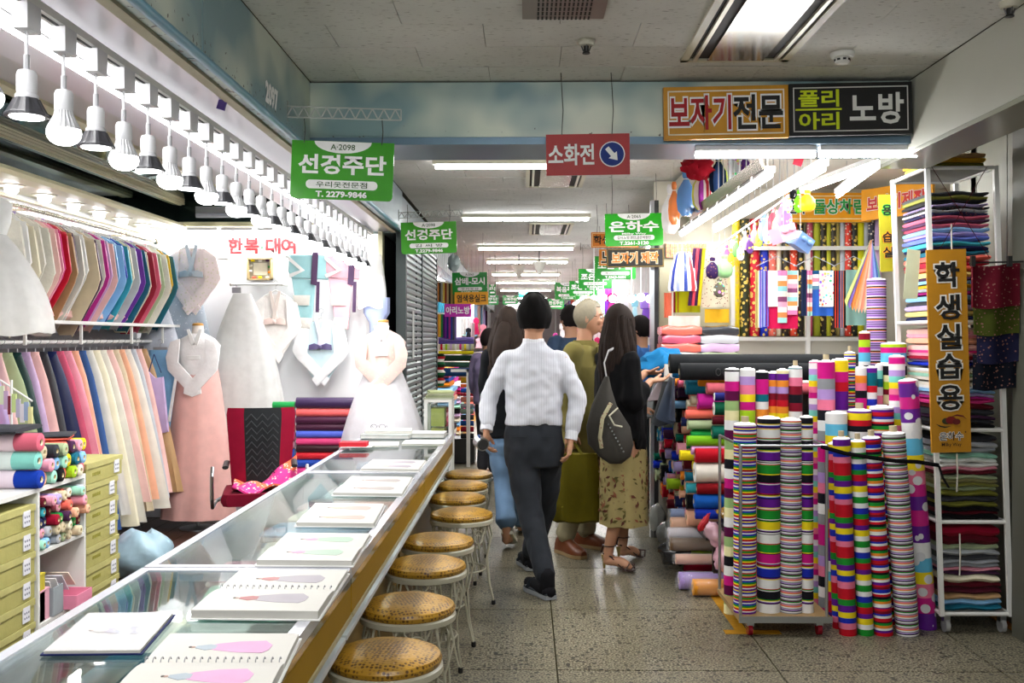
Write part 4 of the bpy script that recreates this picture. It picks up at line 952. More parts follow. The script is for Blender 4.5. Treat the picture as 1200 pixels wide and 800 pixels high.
tulle('large white tulle dress hanging at the near end of the upper rail', (-2.80, 5.12, 1.6), 2.02, 1.50, .10, .34, .06, .22, 'white', SHEER, 'tulle_dress', [(2.22, .06, .03), (2.18, .14, .05), (2.08, .13, .05), (2.0, .10, .06)])
# transparent phone charms / strips on a white wire stand behind the small rolls
t = thing('wire_display', 'white wire stand hung with small pastel ornaments above the small rolls', 'display stand', (-2.2, 4.5, 1.0))
a_, b2 = atY(0, 445, 4.25), atY(38, 470, 4.25); MB().cyl(a_, b2, .004, 6).build('wire', WHITEM, parent=t)
MB().cyl((a_.x + .05, 4.25, 1.02), (a_.x + .05, 4.25, a_.z), .005, 6).build('post', WHITEM, parent=t)
for i in range(8):
    p = a_.lerp(b2, (i + .5) / 8); MB().box(p - Vector((0, 0, .06 + .01 * (i % 3))), (.018, .008, .08), ['#d8e0c0', '#c8a8c8', '#7c2838', '#c8d890', '#b8b0c8', '#e0d8e0', '#98a8c8', '#e8e0a0'][i]).build('ornament', GLOSSP, parent=t)
    MB().cyl(p, p - Vector((0, 0, .03)), .001, 4, '#888888').build('cord', PAINT, parent=t)

# ---------------------------------------------------------------- display on the white back wall (Y ~ 8)
def wallat(px, py, Y=8.03): return atY(px, py, Y)
p = wallat(228, 279, 7.98); o = jacket('pale pink jacket with silver collar high on the white wall', ('#f8e6e6', '#b8c0cc'), None, BROCW, True, ribbon='#b8c0cc', s=.98, sleeve='#f8e8e8'); place(o, (p.x, 7.93, p.z))
p = wallat(325, 340, 7.98); o = jacket('ivory lace jacket with folded sleeves beside the tulle skirt', ('#f4f0ec', '#ece0d8'), None, LACE, True, ribbon='#ecd4cc', s=.88); place(o, (p.x, 7.93, p.z + .05)); o.scale = (1, 1, 1.14)
p = wallat(378, 372, 7.98); o = jacket('pale blue jacket with white sleeves and purple bow', ('#c8e0e8', '#dcd8e8'), None, SATIN, True, ribbon='#544c74', s=.90, sleeve='#eceef0'); place(o, (p.x, 7.93, p.z + .05)); o.scale = (1.05, 1, 1.05)
p = wallat(217, 345, 8.0); o = skirt('grey blue organza skirt with small sparkles behind the pink jacket', '#bcc8d6', 1.15, .10, .33, .03, .05, mat=SEQ, group=None, pl=9, name='organza_skirt'); place(o, (p.x, 8.0, p.z + .12))
p = wallat(185, 375, 7.8); tulle('pale silver sequinned tulle skirt behind the pink dress mannequin', (p.x, 7.82, 1.0), 1.75, .95, .06, .22, .03, .09, '#e0e4f0', SEQ, 'sequin_skirt', None, 9, 2)
p = wallat(290, 345, 8.0); tulle('long white tulle skirt on a hanger under the thread frame', (p.x, 7.85, .8), p.z + .0, .72, .07, .34, .03, .12, 'white', SHEER, 'long_tulle_skirt', None, 15, 3)
t = thing('skirt_hanger', 'grey clip hanger holding the long white tulle skirt', 'hanger', (p.x, 7.93, p.z)); MB().box((p.x - .06, 7.9, p.z + .03), (.07, .015, .045), '#a8acb0').build('clip', HANG, parent=t); MB().tube([(p.x - .06, 7.9, p.z + .05), (p.x - .06, 7.92, p.z + .10)], .003, 5, '#909090').build('hook', HANG, parent=t)
for x0, x1, y, lab in ((271, 331, 333, 'short white wall bar under the thread frame'), (165, 266, 303, 'short white wall bar behind the pink jacket'), (336, 428, 300, 'white wall bar holding the folded trousers')):
    a_, b2 = wallat(x0, y, 7.95), wallat(x1, y, 7.95); t = thing('wall_bar', lab, 'bar', tuple(a_)); b2.z = a_.z
    MB().cyl(a_, b2, .011, 10, '#dcdccc').build('bar', WHITEM, parent=t)
    for q in (a_, b2): MB().cyl(q, q + Vector((0, .15, 0)), .009, 8).build('bracket', WHITEM, parent=t); MB().ell(q, (.016, .016, .016), 10, 6).build('knob', WHITEM, parent=t)
# framed box of thread spools
a_, b2 = wallat(290, 302, 8.06), wallat(319, 328, 8.06); c = (a_ + b2) / 2; W_, H_ = b2.x - a_.x, a_.z - b2.z
t = thing('shadow_frame', 'small wooden frame with coloured thread spools around a paper', 'frame', tuple(c)); mb = MB()
for x0, x1, z0, z1 in ((-W_ / 2, W_ / 2, H_ / 2 - .012, H_ / 2), (-W_ / 2, W_ / 2, -H_ / 2, -H_ / 2 + .012), (-W_ / 2, -W_ / 2 + .012, -H_ / 2, H_ / 2), (W_ / 2 - .012, W_ / 2, -H_ / 2, H_ / 2)): mb.bx(c.x + x0, c.x + x1, 8.04, 8.09, c.z + z0, c.z + z1, '#c8b080')
mb.build('frame', PAINT, parent=t, smooth=False); MB().bx(c.x - W_ / 2, c.x + W_ / 2, 8.085, 8.092, c.z - H_ / 2, c.z + H_ / 2, '#b8b4a4').build('backing', CARD, parent=t); MB().bx(c.x - W_ * .28, c.x + W_ * .28, 8.078, 8.084, c.z - H_ * .28, c.z + H_ * .28, '#ece8d4').build('paper', CARD, parent=t)
for k, (dx, dz, cc) in enumerate(((-.3, .38, 'yellow'), (0, .38, 'white'), (.3, .38, 'plum'), (.4, .1, 'green'), (.4, -.15, 'orange'), (.3, -.38, 'white'), (0, -.38, 'yellow'), (-.25, -.38, 'coral'), (-.4, -.1, 'white'), (-.4, .15, 'ivory'))):
    q = c + Vector((dx * W_, 0, dz * H_)); MB().cyl((q.x - .014, 8.07, q.z), (q.x + .014, 8.07, q.z), .009, 10, cc).build('spool', FAB, parent=t)
# folded trousers hung on the bar
for px, c1, lab in ((362, '#9cc8cc', 'mint folded trousers with purple ties hung on the wall bar'), (405, '#e4b0bc', 'pink folded trousers with purple ties hung on the wall bar')):
    a_ = wallat(px, 300, 7.93); k_ = 7.93 / 1165; t = thing('folded_trousers', lab, 'trousers', (a_.x, 7.93, a_.z)); o_ = Vector((a_.x, 7.93, a_.z))
    def P_(pts, dy, cc, nm_, th=.02, mat=FAB):
        mb = MB(); padded([(x * k_, -y * k_) for x, y in pts][::-1], o_ + Vector((0, dy, 0)), UX, UZ, th, cc, mb); mb.build(nm_, mat, parent=t, ang=35)
    P_([(-23, -2), (22, -2), (23, 28), (-20, 26), (-24, 18)], 0, c1, 'waist', .035)
    P_([(-20, 26), (8, 28), (5, 60), (3, 86), (-12, 84), (-15, 60)], .002, c1, 'trouser_leg', .028)
    P_([(-24, -1), (-4, 17), (-22, 26), (-24, 22), (-9, 17), (-24, 4)], -.024, 'white', 'white_binding', .006)
    P_([(-18, 46), (2, 46), (1, 58), (-16, 58)], -.022, '#d8d4cc', 'lace_cuff', .008, LACE); P_([(-14, 72), (4, 73), (2, 86), (-12, 84)], -.022, '#d8d4cc', 'lace_cuff', .008, LACE)
    P_([(5, -4), (12, -4), (10, 35), (3, 33)], -.026, '#54405c', 'tie', .008); P_([(9, 30), (13, 30), (12, 66), (8, 66)], -.006, '#54405c', 'tie', .008)
# dotted veil with blue part at the wall edge
t = tulle('white dotted veil with a blue lower part at the edge of the wall', (wallat(440, 300).x, 7.85, 1.6), 2.14, 1.72, .07, .115, .03, .05, 'white', SEQ, 'dotted_veil', None, 9, 1)
mb = MB(); q0 = wallat(441, 345, 7.85)
mb.loft([[Vector((q0.x + w * math.cos(a) * (1 + .1 * math.sin(7 * a)), 7.85 + .04 * math.sin(a), z)) for a in [R(15 * k) for k in range(24)]] for z, w in ((1.80, .10), (1.68, .10), (1.60, .055), (1.5, .05), (1.42, .06))], '#98a4cc'); mb.build('blue_part', SATIN, parent=t, ang=60)

# ---------------------------------------------------------------- mannequins
def mannequin(px, Y, zneck, label, jk, jsl, skfn, stand=True, jtrim='white', mat=BROCW):
    x = atY(px, 400, Y).x; t = thing('dress_form', label, 'mannequin', (x, Y, 0))
    MB().lathe([(.047, zneck - .10), (.045, zneck - .04), (.041, zneck)], (x, Y, 0), 20, '#ece4dc').build('neck', FAB, parent=t)
    MB().lathe([(.042, zneck), (.043, zneck + .008), (.036, zneck + .018), (.01, zneck + .022)], (x, Y, 0), 20, '#c08c40').build('wooden_cap', PAINT, parent=t)
    z1 = zneck - .06; mb = MB(); N = 24
    prof = [(z1, .055, .05), (z1 - .04, .13, .075), (z1 - .09, .175, .09), (z1 - .17, .165, .105), (z1 - .28, .145, .10), (z1 - .36, .15, .10)]
    mb.loft([[Vector((x + a * math.cos(q), Y + b * math.sin(q), z)) for q in [2 * math.pi * j / N for j in range(N)]] for z, a, b in prof], jk); mb.build('jacket_body', mat, parent=t, ang=60)
    for sg in (-1, 1):  # sleeves folded down in front to a point
        mb = MB(); pts = [(.10, -.06), (.17, -.085), (.205, -.20), (.19, -.30), (.0, -.50), (-.065, -.475), (-.06, -.43), (.115, -.235)]
        pts = [(sg * a, b) for a, b in pts]; pts = pts if sg > 0 else pts[::-1]
        padded(pts, (x, Y - .118 - .014 * (sg > 0), z1 + .02), UX, UZ, .022, jsl, mb); mb.build('sleeve', mat, parent=t, ang=35)
    mb = MB()
    for sg in (-1, 1):
        pts = [(sg * .06, .03), (sg * .036, .035), (-sg * .03, -.14), (0, -.17)]; pts = pts if sg < 0 else pts[::-1]
        padded(pts, (x, Y - .085, z1), UX, UZ, .008, jtrim, mb)
    mb.build('collar', SATIN, parent=t, ang=35)
    mb = MB(); padded([(-.05, -.17), (.05, -.165), (.052, -.195), (-.048, -.2)], (x, Y - .11, z1), UX, UZ, .01, jtrim, mb); mb.build('ribbon', SATIN, parent=t)
    if stand:
        MB().cyl((x, Y, .02), (x, Y, .6), .012, 10, '#505050').build('pole', STEEL, parent=t); MB().lathe([(.14, .013), (.14, .024), (.02, .035)], (x, Y, 0), 24, '#606060').build('base', STEEL, parent=t)
    skfn(t, x, Y, z1); return t
def pinkskirt(t, x, Y, z1):
    mb = MB(); rings = []; N = 48
    for k in range(11):
        u_ = k / 10; a = .15 + .14 * u_ ** .8; z = z1 - .26 - (z1 - .26 - .10) * u_
        rings.append([Vector((x + a * math.cos(q) * (1 + .02 * math.sin(9 * q) * u_), Y + a * .62 * math.sin(q) * (1 + .05 * math.sin(9 * q + 1) * u_), z)) for q in [2 * math.pi * j / N for j in range(N)]])
    mb.loft(rings, '#e8b4ac'); mb.build('skirt', SATIN, parent=t, ang=60)
    MB().box((x - .155, Y - .12, z1 - .50), (.02, .008, .34), 'white', Matrix.Rotation(.16, 3, 'Y')).build('sash', SATIN, parent=t)
mannequin(232, 7.62, 1.575, 'dress form in a white jacket and long dusty pink skirt', '#f0eeee', '#f4f2f2', pinkskirt, mat=LACE)
def tutu(t, x, Y, z1):
    for L_ in range(3):
        mb = MB(); rings = []; N = 56; s = 1 - .08 * L_
        for k in range(11):
            u_ = k / 10; a = (.12 + .24 * math.sin(u_ * 1.5)) * s; z = z1 - .26 - .86 * u_
            rings.append([Vector((x + a * math.cos(q) * (1 + .03 * math.sin((13 + L_) * q) * u_), Y + a * .8 * math.sin(q) * (1 + .05 * math.sin((13 + L_) * q + 1) * u_), z)) for q in [2 * math.pi * j / N for j in range(N)]])
        mb.loft(rings, '#f0eef4', caps=False); mb.build('tulle_layer', SHEER if L_ == 0 else SEQ, parent=t, ang=70)
mannequin(449, 7.62, 1.60, 'dress form in a pale pink brocade jacket and white tulle skirt', '#f0d0c8', '#f0d4cc', tutu, jtrim='#f4f0f0')

# ---------------------------------------------------------------- office chair
t = thing('office_chair', 'crimson and black padded office chair behind the counter', 'chair', (-1.76, 6.3, 0)); cx, cy = -1.70, 6.35; q = Matrix.Rotation(R(14), 3, 'Z')
def L(x, y, z): return Vector((cx, cy, 0)) + q @ Vector((x, y, z))
def back(u_, v_): # faces -Y
    w = .225 - .04 * (1 - v_) ; return L((u_ - .5) * 2 * w * (1 if v_ < .93 else .95), .17 + .06 * v_ - .05 * (1 - (2 * u_ - 1) ** 2), .50 + .52 * v_)
mb = MB(); mb.sheet(back, 20, 12, -.045, lambda a, b: '#84102c' if (a < .25 or a > .78) else '#26282a'); bk = mb.build('backrest', FAB, parent=t, ang=50)
for k in range(9):
    z = .60 + .045 * k; v_ = (z - .5) / .52; pts = [back(.28 + .48 * j / 6, v_ + (.045 if j % 2 else -.03)) + q @ Vector((0, -.049, 0)) for j in range(7)]
    MB().tube(pts, .004, 5, '#3c4042').build('quilt_ridge', FAB, parent=bk)
mb = MB(); mb.loft([[L(.235 * sx * (1 if k in (1, 2) else .94), -.20 + .40 * sy, .44 + .075 * k / 3) for sx, sy in ((-1, 0), (-1, 1), (-.8, 1.05), (.8, 1.05), (1, 1), (1, 0), (.85, -.08), (-.85, -.08))] for k in range(4)], '#741028'); mb.build('seat', FAB, parent=t, ang=40)
mb = MB(); mb.tube([L(-.2, .2, .45), L(0, .26, .42), L(.2, .2, .45)], .02, 8, '#202224'); mb.build('seat_shell', BLACKP, parent=t)
for sg in (-1, 1):
    MB().tube([L(.21 * sg, .16, .46), L(.285 * sg, .15, .42), L(.29 * sg, -.10, .42), L(.29 * sg, -.16, .48), L(.29 * sg, -.16, .62), L(.29 * sg, -.10, .67)], .012, 8, '#909498').build('arm_frame', STEEL, parent=t)
    MB().tube([L(.21 * sg, -.16, .675), L(.21 * sg, .06, .685)], .02, 8, '#202224', flatten=.6).build('armrest', BLACKP, parent=t)
MB().cyl(L(0, 0, .08), L(0, 0, .44), .025, 12, '#303030').build('gas_column', BLACKP, parent=t)
for k in range(5):
    a = R(72 * k); MB().tube([L(0, 0, .10), L(.28 * math.cos(a), .28 * math.sin(a), .065)], [.03, .018], 8, '#202020').build('base_spoke', BLACKP, parent=t)
    MB().cyl(L(.28 * math.cos(a) - .01, .28 * math.sin(a), .038), L(.28 * math.cos(a) + .02, .28 * math.sin(a), .038), .026, 12, '#181818').build('caster', BLACKP, parent=t)
def cush(u_, v_):
    x, y = (u_ - .5) * .40, (v_ - .5) * .34; return L(x + .03, y - .02, .53 + .03 * math.sin(9 * u_ + 2) * math.cos(7 * v_) + (.09 * max(0, u_ - .55) * max(0, v_ - .4) * 8))
mb = MB().sheet(cush, 14, 12, .012, lambda a, b: '#e83c94' if math.sin(7 * a + 5 * b) > -.2 else '#f07048'); tag(mb.build('crumpled_cloth', BROCW, ang=60), 'crumpled hot pink and orange cloth on the office chair seat', 'cloth')

# ---------------------------------------------------------------- bolts of fabric behind the chair
def roll_end(mb, c, ax, r, core='#c8b898', ring='white', sg=1):
    """wound cloth edge seen at a roll's end: a few proud rings"""
    c, ax = Vector(c), Vector(ax).normalized(); a = ax.orthogonal().normalized(); b = ax.cross(a); prev = None
    for rr, h, cc in ((r, 0, ring), (r * .72, .003, ring), (r * .38, .004, ring), (r * .34, -.004, core), (r * .2, -.004, '#302820')):
        cur = [c + ax * h * sg + (a * math.cos(k * R(30)) + b * math.sin(k * R(30))) * rr for k in range(12)]
        if prev: mb.loft([prev, cur], cc, caps=False)
        prev = cur
    mb.add(prev, [tuple(range(12))], '#302820')
def hroll(x0, x1, Y, z, r, c_, label, group, mat=SATIN, name='fabric_roll', ring=None, flatten=1, n=16, core='#c8b898', tail=False):
    mb = MB(); P0, P1 = Vector((x0, Y, z + r)), Vector((x1, Y, z + r)); m = 3
    pts = [P0.lerp(P1, k / m) for k in range(m + 1)]
    rings = [[p + Vector((0, r * math.cos(a) * (1 + .03 * math.sin(3 * a + k)), r * flatten * math.sin(a))) for a in [2 * math.pi * j / n for j in range(n)]] for k, p in enumerate(pts)]
    mb.loft(rings, c_, caps=False); mb.add(rings[-1], [tuple(range(n))], c_)
    t = thing(name, label, 'fabric roll', (x0, Y, z), group); mb.build('wound_cloth', mat, parent=t, ang=50)
    e = MB(); roll_end(e, P0, (-1, 0, 0), r, core, ring or c_, 1); e.build('roll_end', FAB, parent=t, ang=30)
    return t
cl = [(466, 479, 'purple', '#3c2850', 'dark purple'), (479, 489, '', '#f06868', 'coral pink'), (488, 498, '', '#4c1c3c', 'dark plum'), (497, 506, '', '#441834', 'blackish plum'), (505, 514, '', '#5468d8', 'periwinkle blue'), (514, 523, '', '#d8407c', 'rose pink'), (522, 531, '', '#300818', 'black patterned'), (531, 540, '', '#cc1c2c', 'bright red'), (539, 549, '', '#1c48b0', 'blue dotted'), (549, 560, '', '#d83c8c', 'magenta pink'), (560, 574, '', '#2c4cb0', 'deep blue'), (574, 590, '', '#d0406c', 'pink')]
tblz = atY(380, 592, 7.7).z
for i, (y0, y1, _, cc, wd) in enumerate(cl[::-1]):
    a_ = atY(345, y1, 7.6); b2 = atY(408, y0, 7.6); r = (b2.z - a_.z) / 2
    hroll(a_.x, b2.x + .12, 7.68, a_.z, r * .99, cc, '%s cloth bolt in the wall stack, %s from the bottom' % (wd, ORD[i]), 'cloth bolts stacked by the wall', ring='#1c141c')
cl2 = [(471, 480, '#1c9c4c', 'green'), (480, 489, '#741c84', 'violet'), (489, 498, '#6c1470', 'dark violet'), (498, 507, '#cc1430', 'red'), (507, 518, '#d02c74', 'hot pink'), (518, 527, '#b87890', 'dusty pink'), (527, 540, '#1c44a8', 'royal blue'), (539, 554, '#dc3ca0', 'magenta'), (554, 572, '#1c3c90', 'dark blue')]
for i, (y0, y1, cc, wd) in enumerate(cl2[::-1]):
    a_ = atY(317, y1, 7.6); b2 = atY(343, y0, 7.6); r = (b2.z - a_.z) / 2
    hroll(a_.x, b2.x, 7.68, a_.z, r * .99, cc, '%s cloth bolt in the left column beside the chair, %s from the bottom' % (wd, ORD[i]), 'cloth bolts beside the chair', ring=cc)
t = thing('low_platform', 'low white platform under the stacked cloth bolts', 'platform', (-1.7, 7.7, 0)); MB().bx(-2.0, -1.25, 7.5, 7.95, .012, atY(317, 574, 7.6).z - .02).build('box', WHITEM, parent=t, smooth=False)
MB().bx(-2.0, -1.25, 7.48, 7.97, atY(317, 574, 7.6).z - .02, atY(317, 574, 7.6).z + .0).build('board', WHITEM, parent=t, smooth=False)

# ---------------------------------------------------------------- yellow boxes and the small-roll cabinet at the left
XB = -2.0; BOXM = colmat('textured_card', rough=.55, sheen=0, bs=70, bst=.6)
def ybox(y0, y1, z0, z1, label, group, x1=XB):
    cy = (y0 + y1) / 2; t = thing('garment_box', label, 'box', (x1 - .23, cy, z0), group)
    bb_ = MB().bx(x1 - .46, x1 - .004, y0 + .004, y1 - .004, z0, z1 - .022, '#aca664'); bb = bb_.build('box_base', BOXM, parent=t, smooth=False)
    MB().bx(x1 - .464, x1, y0, y1, z1 - .026, z1 - .001, '#b8b272').build('lid', BOXM, parent=t, smooth=False)
    mb = MB().bx(x1 - .003, x1 + .001, y1 - .10, y1 - .045, z0 + .014, z1 - .018, '#e4e4ec')
    for i in range(3):
        for j in range(2): mb.bx(x1 + .0012, x1 + .0016, y1 - .092 + i * .016, y1 - .084 + i * .016, z0 + .028 + j * .02, z0 + .036 + j * .02, '#686c80')
    mb.build('paper_label', INK, parent=bb, smooth=False)
    mb = MB()
    for i in range(5): mb.bx(x1 - .0035, x1 - .0025, y0 + .07 + i * .018, y0 + .08 + i * .018, z0 + .03, z0 + .045, '#8c882c')
    mb.build('faint_print', INK, parent=bb, smooth=False)
for k in range(8):
    z1 = .905 - .0965 * k; j = random.uniform(-.012, .012); ybox(4.50, 4.86 + j + (.05 if k == 0 else 0), z1 - .094, z1, 'yellow garment box right of the small rolls, %s from the top' % ORD[k], 'yellow boxes right of the small rolls')
for k in range(8):
    z1 = .805 - .096 * k; j = random.uniform(-.006, .006); ybox(3.55, 4.03 + j, z1 - .094, z1, 'yellow garment box left of the small rolls, %s from the top' % ORD[k], 'yellow boxes left of the small rolls')
t = thing('roll_cabinet', 'white open cabinet packed with small fabric rolls', 'cabinet', (-2.23, 4.27, 0)); y0, y1 = 4.05, 4.49; Z0, Z1 = .40, .865
MB().bx(-2.46, -2.0, 3.55, y1, Z1 - .018, Z1).build('top_board', WHITEM, parent=t, smooth=False)
MB().bx(-2.46, -2.0, y0 - .004, y0 + .012, .0, Z1 - .018).build('side_board', WHITEM, parent=t, smooth=False); MB().bx(-2.46, -2.0, y1 - .016, y1, .0, Z1 - .018).build('side_board', WHITEM, parent=t, smooth=False)
zs = (.60, .30, .05)
for z in zs: MB().bx(-2.46, -2.0, y0 + .012, y1 - .016, z - .015, z).build('shelf', WHITEM, parent=t, smooth=False)
MB().bx(-2.46, -2.45, y0, y1, .0, Z1).build('back_board', flat('greyish_back', '#a0a0a8', rough=.6), parent=t, smooth=False)
pal = ['crimson', 'pink', 'turquoise', 'rose', 'cream', 'yellow', 'magenta', 'mint', 'silver', 'maroon', 'plum', 'lavender', 'beige', 'hotpink', 'teal', 'sage', 'ivory', 'coral', 'navy', 'skyblue', 'peach', 'green']
rs = random.Random(3); gi = 0
for row in range(5):
    for k in range(9):
        r = .0235; Y = 4.085 + .0455 * k + (.02 if row % 2 else 0); z = .60 + row * .044
        if Y + r > 4.475 or z + 2 * r > .845: continue
        cc = rs.choice(pal); x0 = -2.0 + rs.uniform(-.03, .03)
        mb = MB(); n = 12; rr = r * rs.uniform(.86, 1); rings = [[Vector((x, Y + rr * math.cos(a), z + r + rr * math.sin(a))) for a in [2 * math.pi * j / n for j in range(n)]] for x in (x0, -2.4)]
        mb.loft(rings, cc, caps=False); mb.add(rings[-1], [tuple(range(n))], cc); roll_end(mb, (x0, Y, z + r), (1, 0, 0), rr, '#d8c8a0', cc)
        tag(mb.build('small_roll', FAB, ang=35), '%s small roll in the cabinet, row %s up, %s from near side' % (cw(cc), ORD[row], ORD[k]), 'fabric roll', 'small rolls inside the cabinet')
top = [(0, ['silver', 'peach', 'mint', 'black', 'coral', 'lime', 'cream', 'rose']), (1, ['pink', 'skyblue', 'mint', 'yellow', 'teal', 'skyblue', 'red']), (2, ['beige', 'charcoal', 'sage', 'coral', 'plum', 'pink', 'yellow'])]
for row, cs in top:
    for k, cc in enumerate(cs[1:] if row == 0 else cs):
        r = .028 - .001 * (k > 3); Y = 4.115 + .058 * k + .02 * (row % 2); z = Z1 + row * .055; x0 = -1.99 + rs.uniform(-.02, .02)
        mb = MB(); n = 14; rings = [[Vector((x, Y + r * math.cos(a), z + r + r * math.sin(a))) for a in [2 * math.pi * j / n for j in range(n)]] for x in (x0, -2.36)]
        mb.loft(rings, cc, caps=False); mb.add(rings[-1], [tuple(range(n))], cc); roll_end(mb, (x0, Y, z + r), (1, 0, 0), r, '#d8c8a0', cc)
        tag(mb.build('small_roll', FAB, ang=35), '%s small roll on the cabinet top, row %s, %s from near side' % (cw(cc), ORD[row], ORD[k]), 'fabric roll', 'small rolls on top of the cabinet')
for k, (cc, wd, lc) in enumerate((('#1438a0', 'royal blue', '#e0d0dc'), ('#84ccc0', 'mint green', '#d8e4e0'), ('#d06478', 'rose pink', '#ecd4dc'))):
    z = Z1 + .076 * k; Y = 4.04; r = .037; t = thing('wrapped_roll', '%s roll in a printed paper sleeve, %s from the bottom of three' % (wd, ORD[k]), 'fabric roll', (-2.2, Y, z), 'three sleeved rolls'); x1 = -1.985 - .01 * (k == 1)
    mb = MB(); n = 20; rings = [[Vector((x, Y + r * math.cos(a), z + r + r * math.sin(a))) for a in [2 * math.pi * j / n for j in range(n)]] for x in (x1, x1 - .12, -2.5)]; mb.loft(rings, cc, caps=False); mb.build('wound_cloth', FAB, parent=t)
    e = MB(); roll_end(e, (x1, Y, z + r), (1, 0, 0), r, '#e0d0b0', cc); e.build('roll_end', FAB, parent=t)
    mb = MB(); rings = [[Vector((x, Y + (r + .002) * math.cos(a), z + r + (r + .002) * math.sin(a))) for a in [2 * math.pi * j / n for j in range(n)]] for x in (x1 - .095, -2.49)]; mb.loft(rings, lc, caps=False); mb.build('paper_sleeve', CARD, parent=t)
slab_stack((-2.2, 4.06, Z1 + .23), .30, .30, .02, ['charcoal'], FAB, 'dark_cloth', 'dark grey cloth laid over the three sleeved rolls', rot=.1)
slab_stack((-2.18, 4.35, Z1 + .17), .34, .22, .022, ['coral', 'charcoal'], FAB, 'dark_cloth', 'coral and charcoal cloth draped on the small rolls', rot=.3)
# things in the cabinet's lower compartment
def sbox(c, d, cc, label, name='small_box', lid=None, rot=0, open_=False):
    c = Vector(c); t = thing(name, label, 'box', tuple(c)); q_ = Matrix.Rotation(rot, 3, 'Z'); w, dd, h = d
    if open_:
        for sx, sy, ww, ll in ((-1, 0, .004, dd), (1, 0, .004, dd), (0, -1, w, .004), (0, 1, w, .004)): MB().box(c + q_ @ Vector((sx * w / 2, sy * dd / 2, h / 2)), (ww, ll, h), cc, q_).build('wall', CARD, parent=t, smooth=False)
        MB().box(c + Vector((0, 0, .003)), (w, dd, .004), cc, q_).build('bottom', CARD, parent=t, smooth=False)
    else:
        MB().box(c + Vector((0, 0, h / 2 - .004)), (w, dd, h - .008), cc, q_).build('body', CARD, parent=t, smooth=False); MB().box(c + Vector((0, 0, h - .004)), (w + .004, dd + .004, .008), lid or cc, q_).build('lid', CARD, parent=t, smooth=False)
    return t
sbox((-2.07, 4.10, .302), (.12, .05, .20), '#c0b040', 'tall mustard carton in the lower cabinet compartment')
sbox((-2.02, 4.12, .302), (.02, .09, .13), '#e0a8b8', 'pink flat box in front of the mustard carton')
sbox((-2.08, 4.22, .302), (.16, .09, .12), '#98a0a4', 'grey open box of papers in the cabinet', open_=True)
sbox((-2.04, 4.36, .302), (.18, .15, .06), '#e890ac', 'pink tray filled with papers in the cabinet', open_=True)
for k in range(4): tag(MB().box((-2.08 + .01 * k, 4.22 + .04 * k, .40 + .008 * k), (.11, .004, .10), ['#e4e0e0', '#f0ecec', '#d8d8e0', '#e8dcc8'][k], Matrix.Rotation(.5 + .1 * k, 3, 'X')).build('envelope', CARD), 'pale envelope leaning in the cabinet, %s from the near side' % ORD[k], 'envelope', 'envelopes in the cabinet')
# blue plastic bag on the floor
mb = MB(); rings = []
for k in range(10):
    u_ = k / 9; a0 = .20 * math.sin(math.pi * (u_ * .82 + .12)) ** .6; z = .014 + .27 * u_
    rings.append([Vector((-2.38 + a0 * math.cos(q_) * (1 + .08 * math.sin(5 * q_ + k)), 6.1 + a0 * .8 * math.sin(q_) * (1 + .09 * math.sin(4 * q_ + k * .8)), z + .02 * math.sin(3 * q_))) for q_ in [2 * math.pi * j / 28 for j in range(28)]])
mb.loft(rings, '#a8c8d8'); tag(mb.build('plastic_bag', colmat('thin_plastic', rough=.3, sheen=0, bs=14, bst=.8), ang=60), 'pale blue stuffed plastic bag on the shop floor', 'bag')

# white display case after the counter
t = thing('display_case', 'white display case with yellow boxes at the end of the counter', 'display case', (-.80, 7.72, 0)); x0, x1, y0, y1 = -.79, -.575, 7.72, 8.0
for xx in (x0, x1 - .025):
    for yy in (y0, y1 - .025): MB().bx(xx, xx + .025, yy, yy + .025, 0, .98).build('post', WHITEM, parent=t, smooth=False)
MB().bx(x0, x1, y0, y1, .98, 1.0).build('top', WHITEM, parent=t, smooth=False)
for z in (.05, .40, .62): MB().bx(x0 + .025, x1 - .025, y0 + .025, y1 - .025, z, z + .012).build('shelf', WHITEM, parent=t, smooth=False)
MB().bx(x1 - .012, x1 - .006, y0 + .026, y1 - .026, .06, .97).build('side_panel', WHITEM, parent=t, smooth=False)
MB().bx(x0 + .026, x1 - .026, y0 + .006, y0 + .01, .06, .97).build('glass_front', CG, parent=t, smooth=False)
for k, z in enumerate((.632, .79)): tag(MB().bx(x0 + .05, x1 - .06, y0 + .04, y1 - .06, z, z + .14, '#d8d06c').build('yellow_box', BOXM, smooth=False), 'pale yellow box in the white display case, %s' % ('lower one' if k == 0 else 'upper one'), 'box', 'boxes in the display case')
for k in range(4): tag(MB().box((-.685 + .004 * k, 7.86, 1.008 + .016 * k), (.22 - .01 * k, .27, .014), ['#b0b4a0', '#98a07c', '#a8ac90', '#b4bc8c'][k], Matrix.Rotation(.06 * k, 3, 'Z')).build('folder', CARD, smooth=False), 'olive grey folder on the white display case, %s from the bottom' % ORD[k], 'folder', 'folders on the display case')
